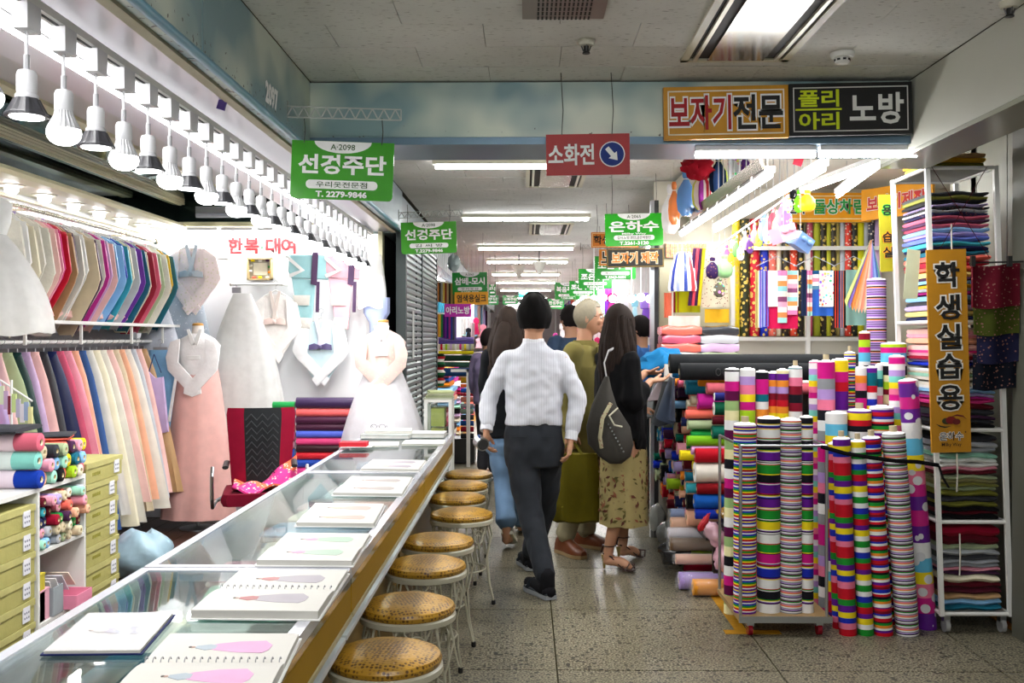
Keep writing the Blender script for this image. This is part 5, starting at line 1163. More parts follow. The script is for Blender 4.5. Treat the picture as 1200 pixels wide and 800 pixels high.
# ================================================================ RIGHT SHOP
WD = dict(r='#c01828', b='#2030b0', y='#f0d820', g='#208c30', w='#ececec', p='#601c8c', m='#c81c80', k='#181820', n='#e87898', o='#e88c30', l='#a8d028', s='#60b8dc', t='#106878', c='#ece4b0', v='#b090d0', a='#8c9094', u='#581040', e='#98b878', q='#78d0c0', x='#7c1428')
def stripes(seq, L, wide):
    """list of (z0,z1,colour) bands along a roll"""
    out = []; z = 0; i = 0
    while z < L:
        h = wide[i % len(wide)] if isinstance(wide, (list, tuple)) else wide
        out.append((z, min(L, z + h), WD[seq[i % len(seq)]])); z += h; i += 1
    return out
PATS = {'multi': ('pwrygbwpogrwby', (.010, .006, .010, .007, .010, .009, .006)), 'bold': ('wkpwygkwgrwypkbwykrpwmkygrwk', (.045, .004, .006, .005, .004, .005, .040, .004, .005, .004, .045, .005, .005, .004, .042, .005, .005, .004, .005, .005, .004, .044, .005, .004, .040, .005)),
        'fine': ('awkvawonawgu', (.0055,)), 'finepurple': ('vkvokwvpvk', (.007, .004, .009, .004, .007, .005)), 'wide': ('ceumwkceuw', (.052,)), 'limepink': ('lmynvwl', (.05, .045, .04)), 'rainbow': ('rmbwkywrg', (.03, .035, .03, .022, .004, .03)),
        'rosegrey': ('mawknvam', (.055,)), 'purplered': ('prmyswp', (.06, .06, .045, .055, .05, .055)), 'brights': ('rnbypgr', (.034, .03, .026, .028)), 'bands': ('wkrypgbwxs', (.036, .03, .03)),
        'greenyellow': ('gwyprgbw', (.032, .024, .03, .024)), 'reds': ('rpwogkrwbx', (.018, .012, .010, .014, .012, .006)), 'pastel': ('mnyqvw', (.032,)), 'foil': ('pmnyswpm', (.085, .08, .07, .06, .07, .08)), 'maroon': ('xnwtqwxk', (.045,)), 'teal': ('ttpybwr', (.035,)), 'orange': ('yorxvopcs', (.035,)), 'cream': ('cxlckwsmlx', (.05, .03, .04, .035, .05, .02)), 'pinkdark': ('mknowtm', (.04,))}
def vroll(xt, yt, xb, yb, dpx, Y, pat, label, group, core=False, z0=0.0, mat=FAB, full=True, top='white'):
    """striped ribbon cloth roll standing upright, placed by its drawn top and bottom"""
    Pt = atY(xt, yt, Y); Pb = atZ(xb, yb, z0) if yb else Vector((Pt.x, Y, z0)); Pb = Vector((atY(xb, 400, Y).x, Y, z0)); r = dpx / FPX * Y / 2; ax = Pt - Pb; L = ax.length; ax.normalize()
    a = ax.orthogonal().normalized(); b = ax.cross(a); n = 18; seq, wid = PATS[pat]
    t = thing('striped_roll', label, 'fabric roll', tuple(Pb), group); mb = MB(); rs_ = random.Random(int(xt * 7 + yt)); bands = stripes(seq, L, wid)
    if rs_.random() < .5: pass
    rings = []; cs = []
    for (z0_, z1_, cc) in bands:
        for z in (z0_, z1_):
            w = 1 + .012 * math.sin(z * 23 + xt); rings.append([Pb + ax * z + (a * math.cos(2 * math.pi * j / n) + b * math.sin(2 * math.pi * j / n)) * r * w for j in range(n)])
        cs += [cc, cc]
    mb.loft(rings, cs[:-1], caps=True); mb.build('wound_cloth', mat, parent=t, ang=50)
    e = MB(); prev = None
    for rr, h in ((r * .98, .0), (r * .86, .006), (r * .5, .008), (r * .42, .012)):
        cur = [Pb + ax * (L + h) + (a * math.cos(2 * math.pi * j / n) + b * math.sin(2 * math.pi * j / n)) * rr for j in range(n)]
        if prev: e.loft([prev, cur], top, caps=False)
        prev = cur
    e.add(prev, [tuple(range(n))], top); e.build('wrapped_end', FAB, parent=t, ang=30)
    if core: MB().tube([Pb + ax * L, Pb + ax * (L + .04)], r * .34, 12, '#b8a888').build('core_tube', CARDTUBE, parent=t)
    return t
# trolley
TY0, TY1 = 4.93, 5.22; TX0 = atY(868, 400, 4.95).x; TX1 = atY(969, 400, 4.95).x
t = thing('roll_trolley', 'wheeled wooden platform trolley with a thin steel rail around striped rolls', 'trolley', ((TX0 + TX1) / 2, 5.08, 0))
MB().bx(TX0 - .01, TX1 + .02, TY0, 5.50, .075, .10, '#a88c60').build('platform', flat('plywood', '#987c50', rough=.5, var=.2), parent=t, smooth=False)
MB().bx(TX0 - .012, TX1 + .022, TY0 - .006, TY0, .072, .104).build('front_edge', STEEL, parent=t, smooth=False)
for x, y in ((TX0, TY0 + .02), (TX1, TY0 + .02), (TX0, 5.48), (TX1, 5.48)): MB().cyl((x, y, .10), (x, y, .945), .008, 10).build('post', STEEL, parent=t)
for a_, b2 in (((TX0, TY0 + .02), (TX1, TY0 + .02)), ((TX0, TY0 + .02), (TX0, 5.48)), ((TX1, TY0 + .02), (TX1, 5.48))): MB().cyl((*a_, .945), (*b2, .945), .007, 10).build('rail', STEEL, parent=t)
for x, y in ((TX0 + .05, TY0 + .04), (TX1 - .03, TY0 + .05), (TX0 + .05, 5.4), (TX1 - .03, 5.4)):
    MB().box((x, y, .062), (.035, .04, .026), '#b0b4b4').build('caster_fork', STEEL, parent=t); MB().cyl((x - .011, y, .03), (x + .011, y, .03), .030, 16, '#8c1424').build('caster_wheel', GLOSSP, parent=t)
rolls = [ # xt yt xb d Y pattern core
 (858, 433, 857, 17, 5.36, 'wide', 0, 0, 'cream, plum, pink and black'), (876, 433, 876, 18, 5.34, 'limepink', 0, .1, 'lime, pink and yellow'), (893, 436, 893, 15, 5.34, 'pinkdark', 0, .1, 'pink, dark and orange'),
 (906, 437, 906, 13, 5.36, 'orange', 0, .1, 'pale pink and yellow'), (917, 434, 917, 14, 5.32, 'orange', 0, .1, 'orange, blue and red'), (932, 431, 932, 16, 5.32, 'maroon', 1, .1, 'maroon, pink and teal'),
 (873, 497, 873, 26, 5.03, 'multi', 1, .1, 'narrow purple, white, red and green'), (901, 490, 901, 27, 5.05, 'bold', 0, .1, 'bold yellow, blue, red and green'), (926, 492, 927, 26, 5.04, 'fine', 0, .1, 'fine grey and brown'), (945, 489, 946, 15, 5.03, 'bold', 0, .1, 'slim bold yellow and blue')]
for i, (xt, yt, xb, d, Y, pat, core, z0, wd) in enumerate(rolls):
    vroll(xt, yt, xb, None, d, Y, pat, '%s striped roll on the trolley, %s' % (wd, ['leftmost, outside the rail', 'back row beside the cream one', 'back row, third', 'back row, fourth', 'back row, fifth', 'back row with a white core', 'front row, leftmost', 'front row, second', 'front row, third', 'front row, last'][i]), 'striped rolls on the trolley', bool(core), z0)
rolls2 = [(955, 424, 957, 14, 5.45, 'pastel', 0, 'pastel pink and blue', 'behind the grey and rose one'), (968, 424, 970, 20, 5.30, 'rosegrey', 1, 'grey, rose and black', 'left of the purple and red one'), (984, 422, 986, 19, 5.36, 'purplered', 0, 'wide purple, red and yellow', 'back row'),
 (996, 414, 997, 13, 5.42, 'multi', 1, 'thin many-coloured', 'back row beside the purple one'), (1009, 431, 1010, 13, 5.34, 'pinkdark', 0, 'pink, black and teal', 'back row'), (1021, 431, 1022, 13, 5.34, 'teal', 0, 'teal, yellow and blue', 'back row'), (1030, 428, 1031, 9, 5.40, 'maroon', 0, 'slim dark', 'back row behind the teal one'),
 (1013, 390, 1014, 13, 5.52, 'cream', 0, 'burgundy and cream', 'under the tall purple one'), (1027, 328, 1029, 22, 5.62, 'finepurple', 0, 'very tall thin-striped purple', 'rising above all'), (1047, 403, 1050, 29, 5.42, 'cream', 0, 'white-topped magenta and lime', 'beside the rack'), (1051, 418, 1053, 18, 5.25, 'pastel', 0, 'mauve and mint', 'before the lime one'),
 (980, 484, 982, 25, 5.20, 'purplered', 0, 'thick purple, yellow and green', 'middle row'), (1007, 481, 1009, 27, 5.20, 'bands', 1, 'thick white, blue and red', 'middle row with a card core'), (1033, 477, 1036, 27, 5.20, 'reds', 0, 'thick orange and purple', 'middle row'),
 (1064, 446, 1087, 22, 5.10, 'foil', 0, 'leaning foil-flowered purple, pink and yellow', 'rightmost'),
 (986, 514, 994, 20, 4.99, 'brights', 1, 'red, blue and green', 'front row, leftmost'), (1005, 517, 1015, 18, 4.99, 'greenyellow', 1, 'green, white and yellow', 'front row, second'), (1021, 513, 1036, 21, 4.99, 'reds', 1, 'narrow red, purple and orange', 'front row, third'), (1047, 508, 1064, 26, 4.99, 'fine', 1, 'fine grey and mauve', 'front row, beside the foil one'),
 (977, 520, 983, 14, 5.10, 'brights', 0, 'purple, yellow and green', 'behind the front red one')]
for xt, yt, xb, d, Y, pat, core, wd, ps in rolls2:
    vroll(xt, yt, xb, None, d, Y, pat, '%s striped roll on the floor, %s' % (wd, ps), 'striped rolls standing before the rack', bool(core), 0, mat=FOIL if pat == 'foil' else FAB)
# black strap round the rolls
t = thing('black_strap', 'black strap tied around the standing rolls and the rack', 'strap', (1.8, 4.86, .9)); pts = [atY(x, y, Y) for x, y, Y in ((962, 523, 4.93), (990, 531, 4.88), (1020, 536, 4.87), (1050, 540, 4.86), (1075, 541, 4.9), (1100, 545, 4.95))]
MB().tube(pts, .010, 6, '#101012', flatten=.35, up=(0, 1, 0)).build('band', FAB, parent=t); MB().tube([pts[-1], pts[-1] + Vector((.02, 0, -.06)), pts[-1] + Vector((.05, 0, -.11))], .012, 6, '#101012', flatten=.4).build('loose_end', FAB, parent=t)

# ---------------------------------------------------------------- tall rack with folded cloths
RX0, RX1, RY0, RY1 = 2.085, 2.425, 5.0, 5.46; HR = 2.34; LEAN = -.034
rk = thing('wheeled_rack', 'tall white metal wheeled rack crammed with folded cloths', 'rack', (RX0, RY0, 0)); LN = lambda z: LEAN * z
def rp(x, y, z): return Vector((x + LN(z), y, z))
for x, y in ((RX0, RY0), (RX1, RY0), (RX0, RY1), (RX1, RY1)): MB().loft([[rp(x + a, y + b, z) for a, b in ((-.011, -.011), (.011, -.011), (.011, .011), (-.011, .011))] for z in (.09, HR)], 'white').build('post', WHITEM, parent=rk, smooth=False)
shz = [.10, .505, .995, 1.58, HR - .01]
shz = [.10, .56, 1.02, 1.56, HR - .01]
for z in shz:
    MB().loft([[rp(x, y, z + h) for x, y in ((RX0, RY0), (RX1, RY0), (RX1, RY1), (RX0, RY1))] for h in (0, .006)], 'white').build('shelf', flat('shelf_grey', '#8c8c88', rough=.5), parent=rk, smooth=False)
    for a_, b2 in (((RX0, RY0), (RX1, RY0)), ((RX0, RY1), (RX1, RY1)), ((RX0, RY0), (RX0, RY1)), ((RX1, RY0), (RX1, RY1))):
        MB().cyl(rp(*a_, z), rp(*b2, z), .010, 8).build('crossbar', WHITEM, parent=rk)
for x, y in ((RX0 + .03, RY0 + .03), (RX1 - .03, RY0 + .03), (RX0 + .03, RY1 - .03), (RX1 - .03, RY1 - .03)): MB().cyl((x - .011, y, .036), (x + .011, y, .036), .035, 16, '#a0a0a0').build('caster_wheel', GLOSSP, parent=rk); MB().box((x, y, .075), (.03, .035, .035), '#b0b0b0').build('caster_fork', STEEL, parent=rk)
for s_ in (0, 1): MB().tube([rp(RX0 + .02 if s_ else RX1 - .05, RY0 - .012, 2.33), rp(RX1 - .05 if s_ else RX0 + .02, RY0 - .012, 1.88)], .0018, 5, '#401018').build('red_cord', FAB, parent=rk)
def bundle(z0, z1, cols, label, group, y=(5.03, 5.43), x=(2.115, 2.40), tie=None, mat=FAB):
    zc = (z0 + z1) / 2; o = slab_stack(((x[0] + x[1]) / 2 + LN(zc), (y[0] + y[1]) / 2, z0), x[1] - x[0], y[1] - y[0], z1 - z0, cols, mat, 'folded_cloth_bundle', label, group, sag=.8); return o
def zrow(yp, Y=5.0): return 1.48 + (396 - yp + 0) / 1165 * Y
bl = [(shz[3] + .008, 1.70, ['navy', 'paleyellow', 'lavender', 'charcoal', 'skyblue'], 'striped bundle of thin coloured folds, lowest on the top rack shelf'), (1.70, 1.79, ['magenta', 'grey', 'gold', 'skyblue', 'plum'], 'mixed purple and gold folded bundle on the top rack shelf'),
      (1.79, 1.90, ['paleyellow', 'coral', 'crimson', 'coral'], 'coral red folded bundle with a yellow edge on the top rack shelf'), (1.90, 1.97, ['teal', 'navy', 'turquoise'], 'dark teal folded bundle on the top rack shelf'), (1.97, 2.04, ['periwinkle', 'lavender', 'skyblue'], 'pale blue folded bundle on the top rack shelf'),
      (2.04, 2.10, ['rose', 'plum', 'rose'], 'dusty rose folded bundle on the top rack shelf'), (2.10, 2.16, ['navy', 'silver', 'black', 'lavender'], 'dark flower-patterned bundle high on the top rack shelf'), (2.16, 2.22, ['black', 'olive', 'charcoal'], 'black and olive bundle, topmost in the rack'),
      (shz[2] + .008, 1.09, ['black', 'charcoal', 'plum'], 'black folded cloths, lowest on the middle rack shelf'), (1.09, 1.15, ['charcoal', 'maroon'], 'charcoal and maroon folded cloth on the middle rack shelf'), (1.15, 1.20, ['hotpink', 'magenta', 'lavender'], 'bright pink and lavender folds behind the vertical sign'), (1.20, 1.26, ['skyblue', 'white', 'ivory'], 'white and pale blue folds behind the vertical sign'),
      (1.26, 1.33, ['ivory', 'mint', 'cream', 'white'], 'cream and mint folded cloth behind the vertical sign'), (1.33, 1.37, ['navy', 'royal', 'lavender'], 'royal blue tied bundle on the middle rack shelf'), (1.37, 1.42, ['crimson', 'pink', 'hotpink'], 'magenta red tied bundle on the middle rack shelf'), (1.42, 1.535, ['blush', 'peach', 'pink', 'blush'], 'pale pink folded cloths, top of the middle rack shelf'),
      (shz[1] + .008, .63, ['black', 'maroon', 'black'], 'black cloth with a red edge, lowest on the third rack shelf'), (.63, .71, ['olive', 'charcoal', 'olive'], 'olive cloth bundle on the third rack shelf'), (.71, .79, ['sage', 'olive', 'khaki', 'sage'], 'sage green cloth bundle wrapped in film on the third rack shelf'),
      (.79, .85, ['maroon', 'pink', 'white'], 'pink and white folds under the teal-edged roll'), (.85, .90, ['white', 'mint'], 'white cushion-like cloth with a mint edge on the third rack shelf'), (.90, .985, ['grey', 'silver', 'charcoal'], 'grey tulle bundle, top of the third rack shelf'),
      (shz[0] + .008, .19, ['teal', 'skyblue', 'tan'], 'frayed slate blue cloth, lowest in the rack'), (.19, .25, ['burgundy', 'maroon'], 'burgundy folded cloth on the lowest rack shelf'), (.25, .285, ['cream'], 'cream folded strip on the lowest rack shelf'), (.285, .36, ['plum', 'pink', 'grey', 'silver'], 'pink and grey bundle tied with tape on the lowest rack shelf'),
      (.36, .44, ['charcoal', 'silver', 'sage'], 'grey green cloth in clear film on the lowest rack shelf'), (.44, .53, ['maroon', 'crimson'], 'dark red bundle, top of the lowest rack shelf')]
for z0, z1, cs, lab in bl: bundle(z0, z1 - .003, cs, lab, 'folded bundles on the tall rack', mat=FLORR if 'flower' in lab else (SATIN if 'film' in lab else FAB))
for z0, z1 in ((1.58, 2.05), (1.33, 1.52), (.29, .50), (.71, .9)): 
    x = (RX0 + .1 + LN(z0)); MB().tube([(x, RY0 + .01, z0), (x - .003, RY0 - .004, (z0 + z1) / 2), (x, RY0 + .01, z1)], .004, 6, '#d8d4c8').build('tie_tape', FAB, parent=rk)
slab_stack((2.25 + LN(2.35), 5.2, HR + .005), .30, .3, .07, ['olive', 'gold', 'tan'], FAB, 'wooden_lattice_bundle', 'tan bundle lying on top of the rack under the ceiling')
# vertical sign on the rack
p0, p1 = atY(1088, 291, 4.93), atY(1137, 531, 4.93)
t, c, u, v, W_, H_, fr = board_sign(1089, 292, 1135, 530, 4.93, [(ch, '#141414', '#e8e4dc', 0, .5 - yy, .62, .125) for ch, yy in (('학', .125), ('생', .285), ('실', .43), ('습', .575), ('용', .73))], '#b8801c', 'tall yellow vertical sign reading 학생실습용 on the rack', depth=.012, roll=R(1.6))
ink = MB(); o_ = fr - v * H_ * .345
ink.prism([(-.022 + .022 * math.cos(R(30 * k)), .016 * math.sin(R(30 * k))) for k in range(12)], o_, u, v, (0, -.001, 0), '#34381c'); ink.prism([(.0 + .026 * math.cos(R(30 * k)), .004 + .019 * math.sin(R(30 * k))) for k in range(12)], o_ + Vector((0, -.001, 0)), u, v, (0, -.001, 0), '#701010'); ink.prism([(.026 + .02 * math.cos(R(30 * k)), -.004 + .015 * math.sin(R(30 * k))) for k in range(12)], o_ + Vector((0, -.002, 0)), u, v, (0, -.001, 0), '#581010')
ink.prism([(.0, .022), (.03, .032), (.06, .026), (.078, .006), (.06, .018), (.03, .024)], o_ + Vector((0, -.002, 0)), u, v, (0, -.001, 0), '#601418'); ink.prism([(.0, -.026), (-.03, -.034), (-.055, -.028), (-.075, -.012), (-.05, -.022), (-.03, -.026)], o_ + Vector((0, -.002, 0)), u, v, (0, -.001, 0), '#1c1c18')
text(ink, '은하수', fr - v * H_ * .42, u, v, W_ * .62, H_ * .045, 'white', .07, .0012); text(ink, '은하수', fr - v * H_ * .42, u, v, W_ * .60, H_ * .042, '#141414', .01, .0022)
text(ink, 'Milky Way', fr - v * H_ * .463, u, v, W_ * .5, H_ * .022, '#141414', .01, .0022); text(ink, '★', fr - v * H_ * .40 + u * W_ * .36, u, v, W_ * .06, H_ * .012, '#141414', 0, .002); ink.build('emblem', INK, parent=t, smooth=False)
# narrow second vertical sign at the rack's left
board_sign(1031, 228, 1046, 318, 5.62, [('실', '#141414', '#f0a020', .1, -.25, .8, .14), ('습', '#141414', '#f0a020', .1, -.05, .8, .14), ('용', '#141414', '#38b040', .1, .3, .8, .14)], '#a8a020', 'narrow olive yellow vertical sign behind the left side of the rack', depth=.01, roll=R(1.5))
tag(MB().prism([(-.04, 0), (.03, 0), (.045, .24), (-.02, .25)], atY(1068, 350, 4.98) - Vector((0, 0, 0)), UX, UZ, (0, .002, 0), '#ccd0b0').build('paper_slip', CARD), 'pale green paper slip hanging on the pink folds in the rack', 'paper')
# cloths hung at the right wall
t = thing('hanging_cloths', 'x', 'cloth', (2.62, 5.0, 1.3)); bpy.data.objects.remove(t)
for i, (x0, y0, x1, y1, cc, mat, lab, Y) in enumerate(((1140, 310, 1196, 360, '#5c1020', FLORR, 'dark red blossom-print cloth hung beside the rack', 4.88), (1143, 348, 1194, 392, '#3c4414', FLORR, 'dark green cloth hung below the red blossom cloth', 4.90), (1146, 385, 1198, 425, '#1c1c38', FLORR, 'dark navy patterned cloth hung below the green one', 4.92), (1140, 415, 1190, 456, '#101420', FLORR, 'nearly black cloth with blue flowers, lowest hung by the wall', 4.94))):
    a_, b2 = atY(x0, y0, Y), atY(x1, y1, Y)
    mb = MB().sheet(lambda u_, v_: Vector((a_.x + (b2.x - a_.x) * u_, Y + .012 * math.sin(9 * u_ + i) * (1.2 - v_ * .4), a_.z + (b2.z - a_.z) * v_ - .008 * math.sin(5 * u_))), 14, 6, .01, cc); tag(mb.build('hung_cloth', mat, ang=60), lab, 'cloth', 'cloths hung beside the rack')
t = thing('hook_bar', 'dark hook bar with black clips holding the hung cloths', 'hook bar', (2.35, 4.86, 1.86)); a_, b2 = atY(1136, 308, 4.87), atY(1200, 306, 4.87); MB().cyl(a_, b2 + Vector((.06, 0, 0)), .005, 6, '#303030').build('bar', BLACKP, parent=t)
for px in (1140, 1183): q_ = atY(px, 306, 4.86); MB().box(q_, (.02, .02, .05), '#282828').build('clip', BLACKP, parent=t)

# ---------------------------------------------------------------- big pile of bolts facing the corridor
pc = 'navy emerald maroon teal red cream crimson blue royal charcoal pink lime lavender rose black orange sage magenta skyblue yellow grey coral plum beige green turquoise gold peach'.split()
front = [(460, 470, '#1c2060', 'navy', 838), (471, 487, '#0c5038', 'dark green', 838), (488, 498, '#4c0c18', 'maroon', 836), (499, 515, '#106050', 'emerald', 836), (511, 523, '#6ca81c', 'grass green', 806), (523, 533, '#d098c8', 'lilac', 811), (526, 543, '#a81020', 'red', 816), (543, 567, '#e4e0d4', 'ivory', 816), (567, 580, '#7c1018', 'dark red', 818), (580, 597, '#1858b0', 'bright blue', 815), (597, 609, '#1430a0', 'royal blue', 816)]
YF = 5.82
for i, (y0, y1, cc, wd, px) in enumerate(front):
    Y = YF + (.05 if px < 812 else (.03 if px > 830 else 0)); a_, b2 = atY(px, y1, Y), atY(900, y0, Y); r = (b2.z - a_.z) / 2
    hroll(a_.x, 1.62, Y + r, a_.z, r, cc, '%s cloth bolt in the front row facing the trolley, %s from the top' % (wd, ORD[i]), 'front row of bolts beside the trolley', mat=FAB, ring='white' if i in (0, 1, 7) else cc)
upper = [(448, 458, '#c8606c', 'pink', 828), (441, 449, '#e88c20', 'orange', 818), (436, 446, '#e8e4dc', 'white', 802)]
for i, (y0, y1, cc, wd, px) in enumerate(upper):
    Y = 6.0 + .16 * i; a_, b2 = atY(px, y1 + 4, Y), atY(900, y0, Y); r = .035; hroll(a_.x, 1.7, Y, a_.z, r, cc, '%s cloth bolt on the upper back row of the pile, %s back' % (wd, ORD[i]), 'upper bolts of the pile', mat=FAB)
rs = random.Random(11); k_ = 0
for row in range(10):
    Y = 6.05 + .145 * row; z = .34
    lev = 0; r = .05
    while z < (1.17 if row > 0 else 1.10) and lev < 12:
        r = rs.choice((.03, .036, .042, .05)); cc = rs.choice(pc); x0 = .965 + rs.uniform(-.03, .05) + (.03 if z > .8 else 0)
        fl = rs.uniform(.72, 1); hroll(x0, 1.65, Y, z, r, cc, '%s bolt end in the pile, row %s back, level %s' % (cw(cc), ORD[row], ORD[lev]), 'bolts in the pile along the corridor', mat=FAB, flatten=fl, n=12, ring=cc); z += 2 * r * .97; lev += 1
# shelf board and frame carrying the pile
t = thing('bolt_stand', 'low dark stand carrying the pile of bolts', 'stand', (1.35, 6.9, 0)); MB().bx(1.05, 1.65, 5.8, 7.42, .30, .335, '#28201c').build('deck', PAINT, parent=t, smooth=False)
for x in (1.12, 1.6):
    for y in (5.86, 6.6, 7.36): MB().bx(x - .02, x + .02, y - .02, y + .02, 0, .30, '#28201c').build('leg', PAINT, parent=t, smooth=False)
MB().bx(1.72, 1.75, 5.8, 7.42, .30, 1.16, '#201c1c').build('back_panel', PAINT, parent=t, smooth=False)
# plastic wrapped rolls near the floor
low_ = [(812, 673, 692, '#e89818', 'orange yellow', 5.72, 0), (796, 660, 680, '#b098dc', 'lavender', 5.86, 0), (792, 649, 661, '#e0b098', 'peach pink', 5.95, .075), (785, 630, 645, '#6c5030', 'brown', 6.05, .1), (783, 618, 631, '#dcd8e0', 'pale grey', 6.12, .17), (786, 606, 619, '#e8b490', 'apricot', 6.15, .24), (786, 596, 606, '#90a8d8', 'light blue', 6.25, .30)]
for i, (px, y0, y1, cc, wd, Y, z) in enumerate(low_):
    a_, b2 = atY(px, y1, Y), atY(900, y0, Y); r = (b2.z - a_.z) / 2; zz = max(.001, a_.z if i > 1 else 0.002)
    t = hroll(a_.x, 1.5, Y, zz, r, cc, '%s cloth roll in clear film near the floor, %s from the bottom' % (wd, ORD[i]), 'film-wrapped rolls near the floor', mat=SATIN)
    mb = MB(); n = 14; rings = []
    for q_ in range(7):
        x = a_.x - .018 + (q_ * .09); rr = (r + .005) * (.82 if q_ == 0 else (1 + .05 * math.sin(q_ * 2.3))); rings.append([Vector((x, Y + rr * math.cos(a) * (1 + .05 * math.sin(5 * a + q_)), zz + r + .001 + rr * math.sin(a) * (1 if math.sin(a) > 0 else .98))) for a in [2 * math.pi * j / n for j in range(n)]])
    mb.loft(rings, 'white', caps=False); mb.build('clear_film', WRAP, parent=t, ang=25)
def blob(c, r, cc, label, name='plastic_bundle', mat=None, cat='bundle', seed=0, wr=.16, rot=None):
    mb = MB(); c = Vector(c); rings = []; m, n = 12, 22
    for i in range(m + 1):
        th = math.pi * min(max(i / m, .02), .98)
        ring = []
        for j in range(n):
            ph = 2 * math.pi * j / n; d = Vector((math.sin(th) * math.cos(ph), math.sin(th) * math.sin(ph), -math.cos(th))); k = 1 + wr * noise.noise(d * 2.3 + Vector((seed, seed * 2, 0))) * 2
            v_ = Vector((d.x * r[0], d.y * r[1], d.z * r[2])) * k
            if rot is not None: v_ = rot @ v_
            ring.append(c + v_)
        rings.append(ring)
    mb.loft(rings, cc); o = mb.build(name, mat or SATIN, ang=60); return tag(o, label, cat)
PLAS = colmat('film_plastic', rough=.18, sheen=0, bs=22, bst=1, coat=.5)
blob((1.22, 5.72, .22), (.14, .10, .10), '#d8a8b8', 'pale pink cloth in a clear plastic bag by the floor beside the trolley', mat=PLAS, seed=2, cat='bag'); blob((1.12, 5.78, .34), (.10, .08, .06), '#e0b4c4', 'slim pink plastic bundle pointing up, left of the pink bag', mat=PLAS, seed=3, rot=Matrix.Rotation(.6, 3, 'Y'), cat='bag')
blob((1.24, 5.74, .40), (.13, .09, .06), '#282830', 'black cloth in clear plastic under the blue bolts', mat=PLAS, seed=4, cat='bag'); blob((1.22, 5.75, .47), (.12, .08, .04), '#8c6820', 'brown gold cloth bundle just under the royal blue bolt', mat=PLAS, seed=5)
blob((1.02, 5.70, .42), (.018, .014, .055), '#b01020', 'crumpled red ribbon hanging beside the plastic bundles', mat=SATIN, seed=6, wr=.3, cat='ribbon', rot=Matrix.Rotation(.5, 3, 'Y'))
blob((.95, 6.3, .12), (.10, .10, .08), '#303034', 'dark cloth in a knotted clear bag jutting into the corridor', mat=PLAS, seed=7, cat='bag'); blob((.95, 6.75, .15), (.06, .09, .08), '#8c9090', 'grey crumpled plastic bag low on the pile beyond the knotted bag', mat=PLAS, seed=8, cat='bag')
blob((.95, 7.2, .18), (.06, .09, .10), '#a4a8a4', 'pale crumpled plastic bag farther along the pile', mat=PLAS, seed=9, cat='bag')
for k, (z, cc) in enumerate(((.06, 'maroon'), (.13, 'lime'), (.19, 'pink'), (.24, 'beige'))):
    for j in range(5):
        Y = 6.3 + .16 * j; c2 = ['crimson', 'lime', 'cream', 'pink', 'tan', 'lilac'][(k + j * 2) % 6]; hroll(1.0 + .02 * k, 1.4, Y, z - .055, .033, c2, '%s small roll under the stand, level %s, %s back' % (cw(c2), ORD[k], ORD[j]), 'small rolls under the pile', mat=FAB, n=12)
# cloth hanging over the middle of the pile
for k, (px, y0, y1, cc, wd, Y) in enumerate(((800, 442, 497, '#505c74', 'slate blue', 6.35), (790, 442, 500, '#383c44', 'charcoal', 6.6), (783, 445, 470, '#d8c8d8', 'pale lilac', 6.9), (778, 446, 492, '#707478', 'grey', 7.2), (772, 445, 485, '#c8b898', 'tan', 7.5))):
    a_, b2 = atY(px, y0, Y), atY(px, y1, Y)
    mb = MB().sheet(lambda u_, v_: Vector((.90 + .05 * math.sin(5 * u_ + k) * v_ + .04 * (1 - v_), Y - .10 + .2 * u_, a_.z + (b2.z - a_.z) * v_ * (1 - .25 * abs(u_ - .5)))), 8, 8, .012, cc); tag(mb.build('draped_cloth', SATIN, ang=60), '%s cloth end draped over the pile towards the corridor' % wd, 'cloth', 'cloth ends draped over the pile')
# two long black rolls across the top
hroll(.93, 2.05, 6.02, 1.225, .052, '#1c1e20', 'thick black cloth roll on top of the pile, lower one', 'black rolls on the pile', mat=FAB); hroll(.885, 2.1, 6.13, 1.262, .060, '#202224', 'thick black cloth roll on top of the pile, rear one', 'black rolls on the pile', mat=FAB)
t = thing('black_wire_knot', 'small black bow of wire on the black rolls', 'wire', tuple(atY(846, 436, 5.9)))
for s_ in (-1, 1): MB().tube([atY(846, 436, 5.9) + Vector((s_ * .03 * (1 - math.cos(a)) / 2 + s_ * .006, 0, .02 * math.sin(a))) for a in [R(30 * k) for k in range(13)]], .003, 6, '#101010').build('loop', BLACKP, parent=t)

# ---------------------------------------------------------------- shop counter table behind the pile with things on it
t = thing('shop_table', 'white shop table behind the pile of bolts', 'table', (1.6, 6.9, 0)); MB().bx(1.0, 3.0, 6.3, 7.25, 1.175, 1.20).build('tabletop', WHITEM, parent=t, smooth=False)
for x in (1.7, 2.95):
    for y in (6.35, 7.2): MB().bx(x - .02, x + .02, y - .02, y + .02, 0, 1.175).build('leg', WHITEM, parent=t, smooth=False)
blob((atY(780, 412, 6.7).x, 6.75, 1.30), (.17, .12, .10), '#1c6ca0', 'bright blue crumpled cloth bundle on the shop table', mat=FAB, seed=12, wr=.22); blob((atY(812, 412, 6.7).x, 6.9, 1.28), (.15, .10, .075), '#1868a0', 'blue folded cloth behind the two white packets', mat=FAB, seed=13, wr=.2)
for k, px in enumerate((783, 801)): p = atY(px, 424, 6.45); tag(MB().box((p.x, 6.45, 1.20 + .055), (.05, .03, .11), '#dcdcd4', Matrix.Rotation(.05, 3, 'Y')).build('white_packet', CARD, smooth=False), 'upright white packet on the shop table, %s' % ('nearer the post' if k == 0 else 'beside the yellow cloth'), 'packet', 'white packets')
slab_stack((atY(822, 410, 6.7).x, 6.7, 1.20), .22, .22, .105, ['skyblue', 'white', 'paleyellow', 'paleyellow'], FAB, 'folded_cloth', 'pale yellow folded cloth over white and blue folds on the table')
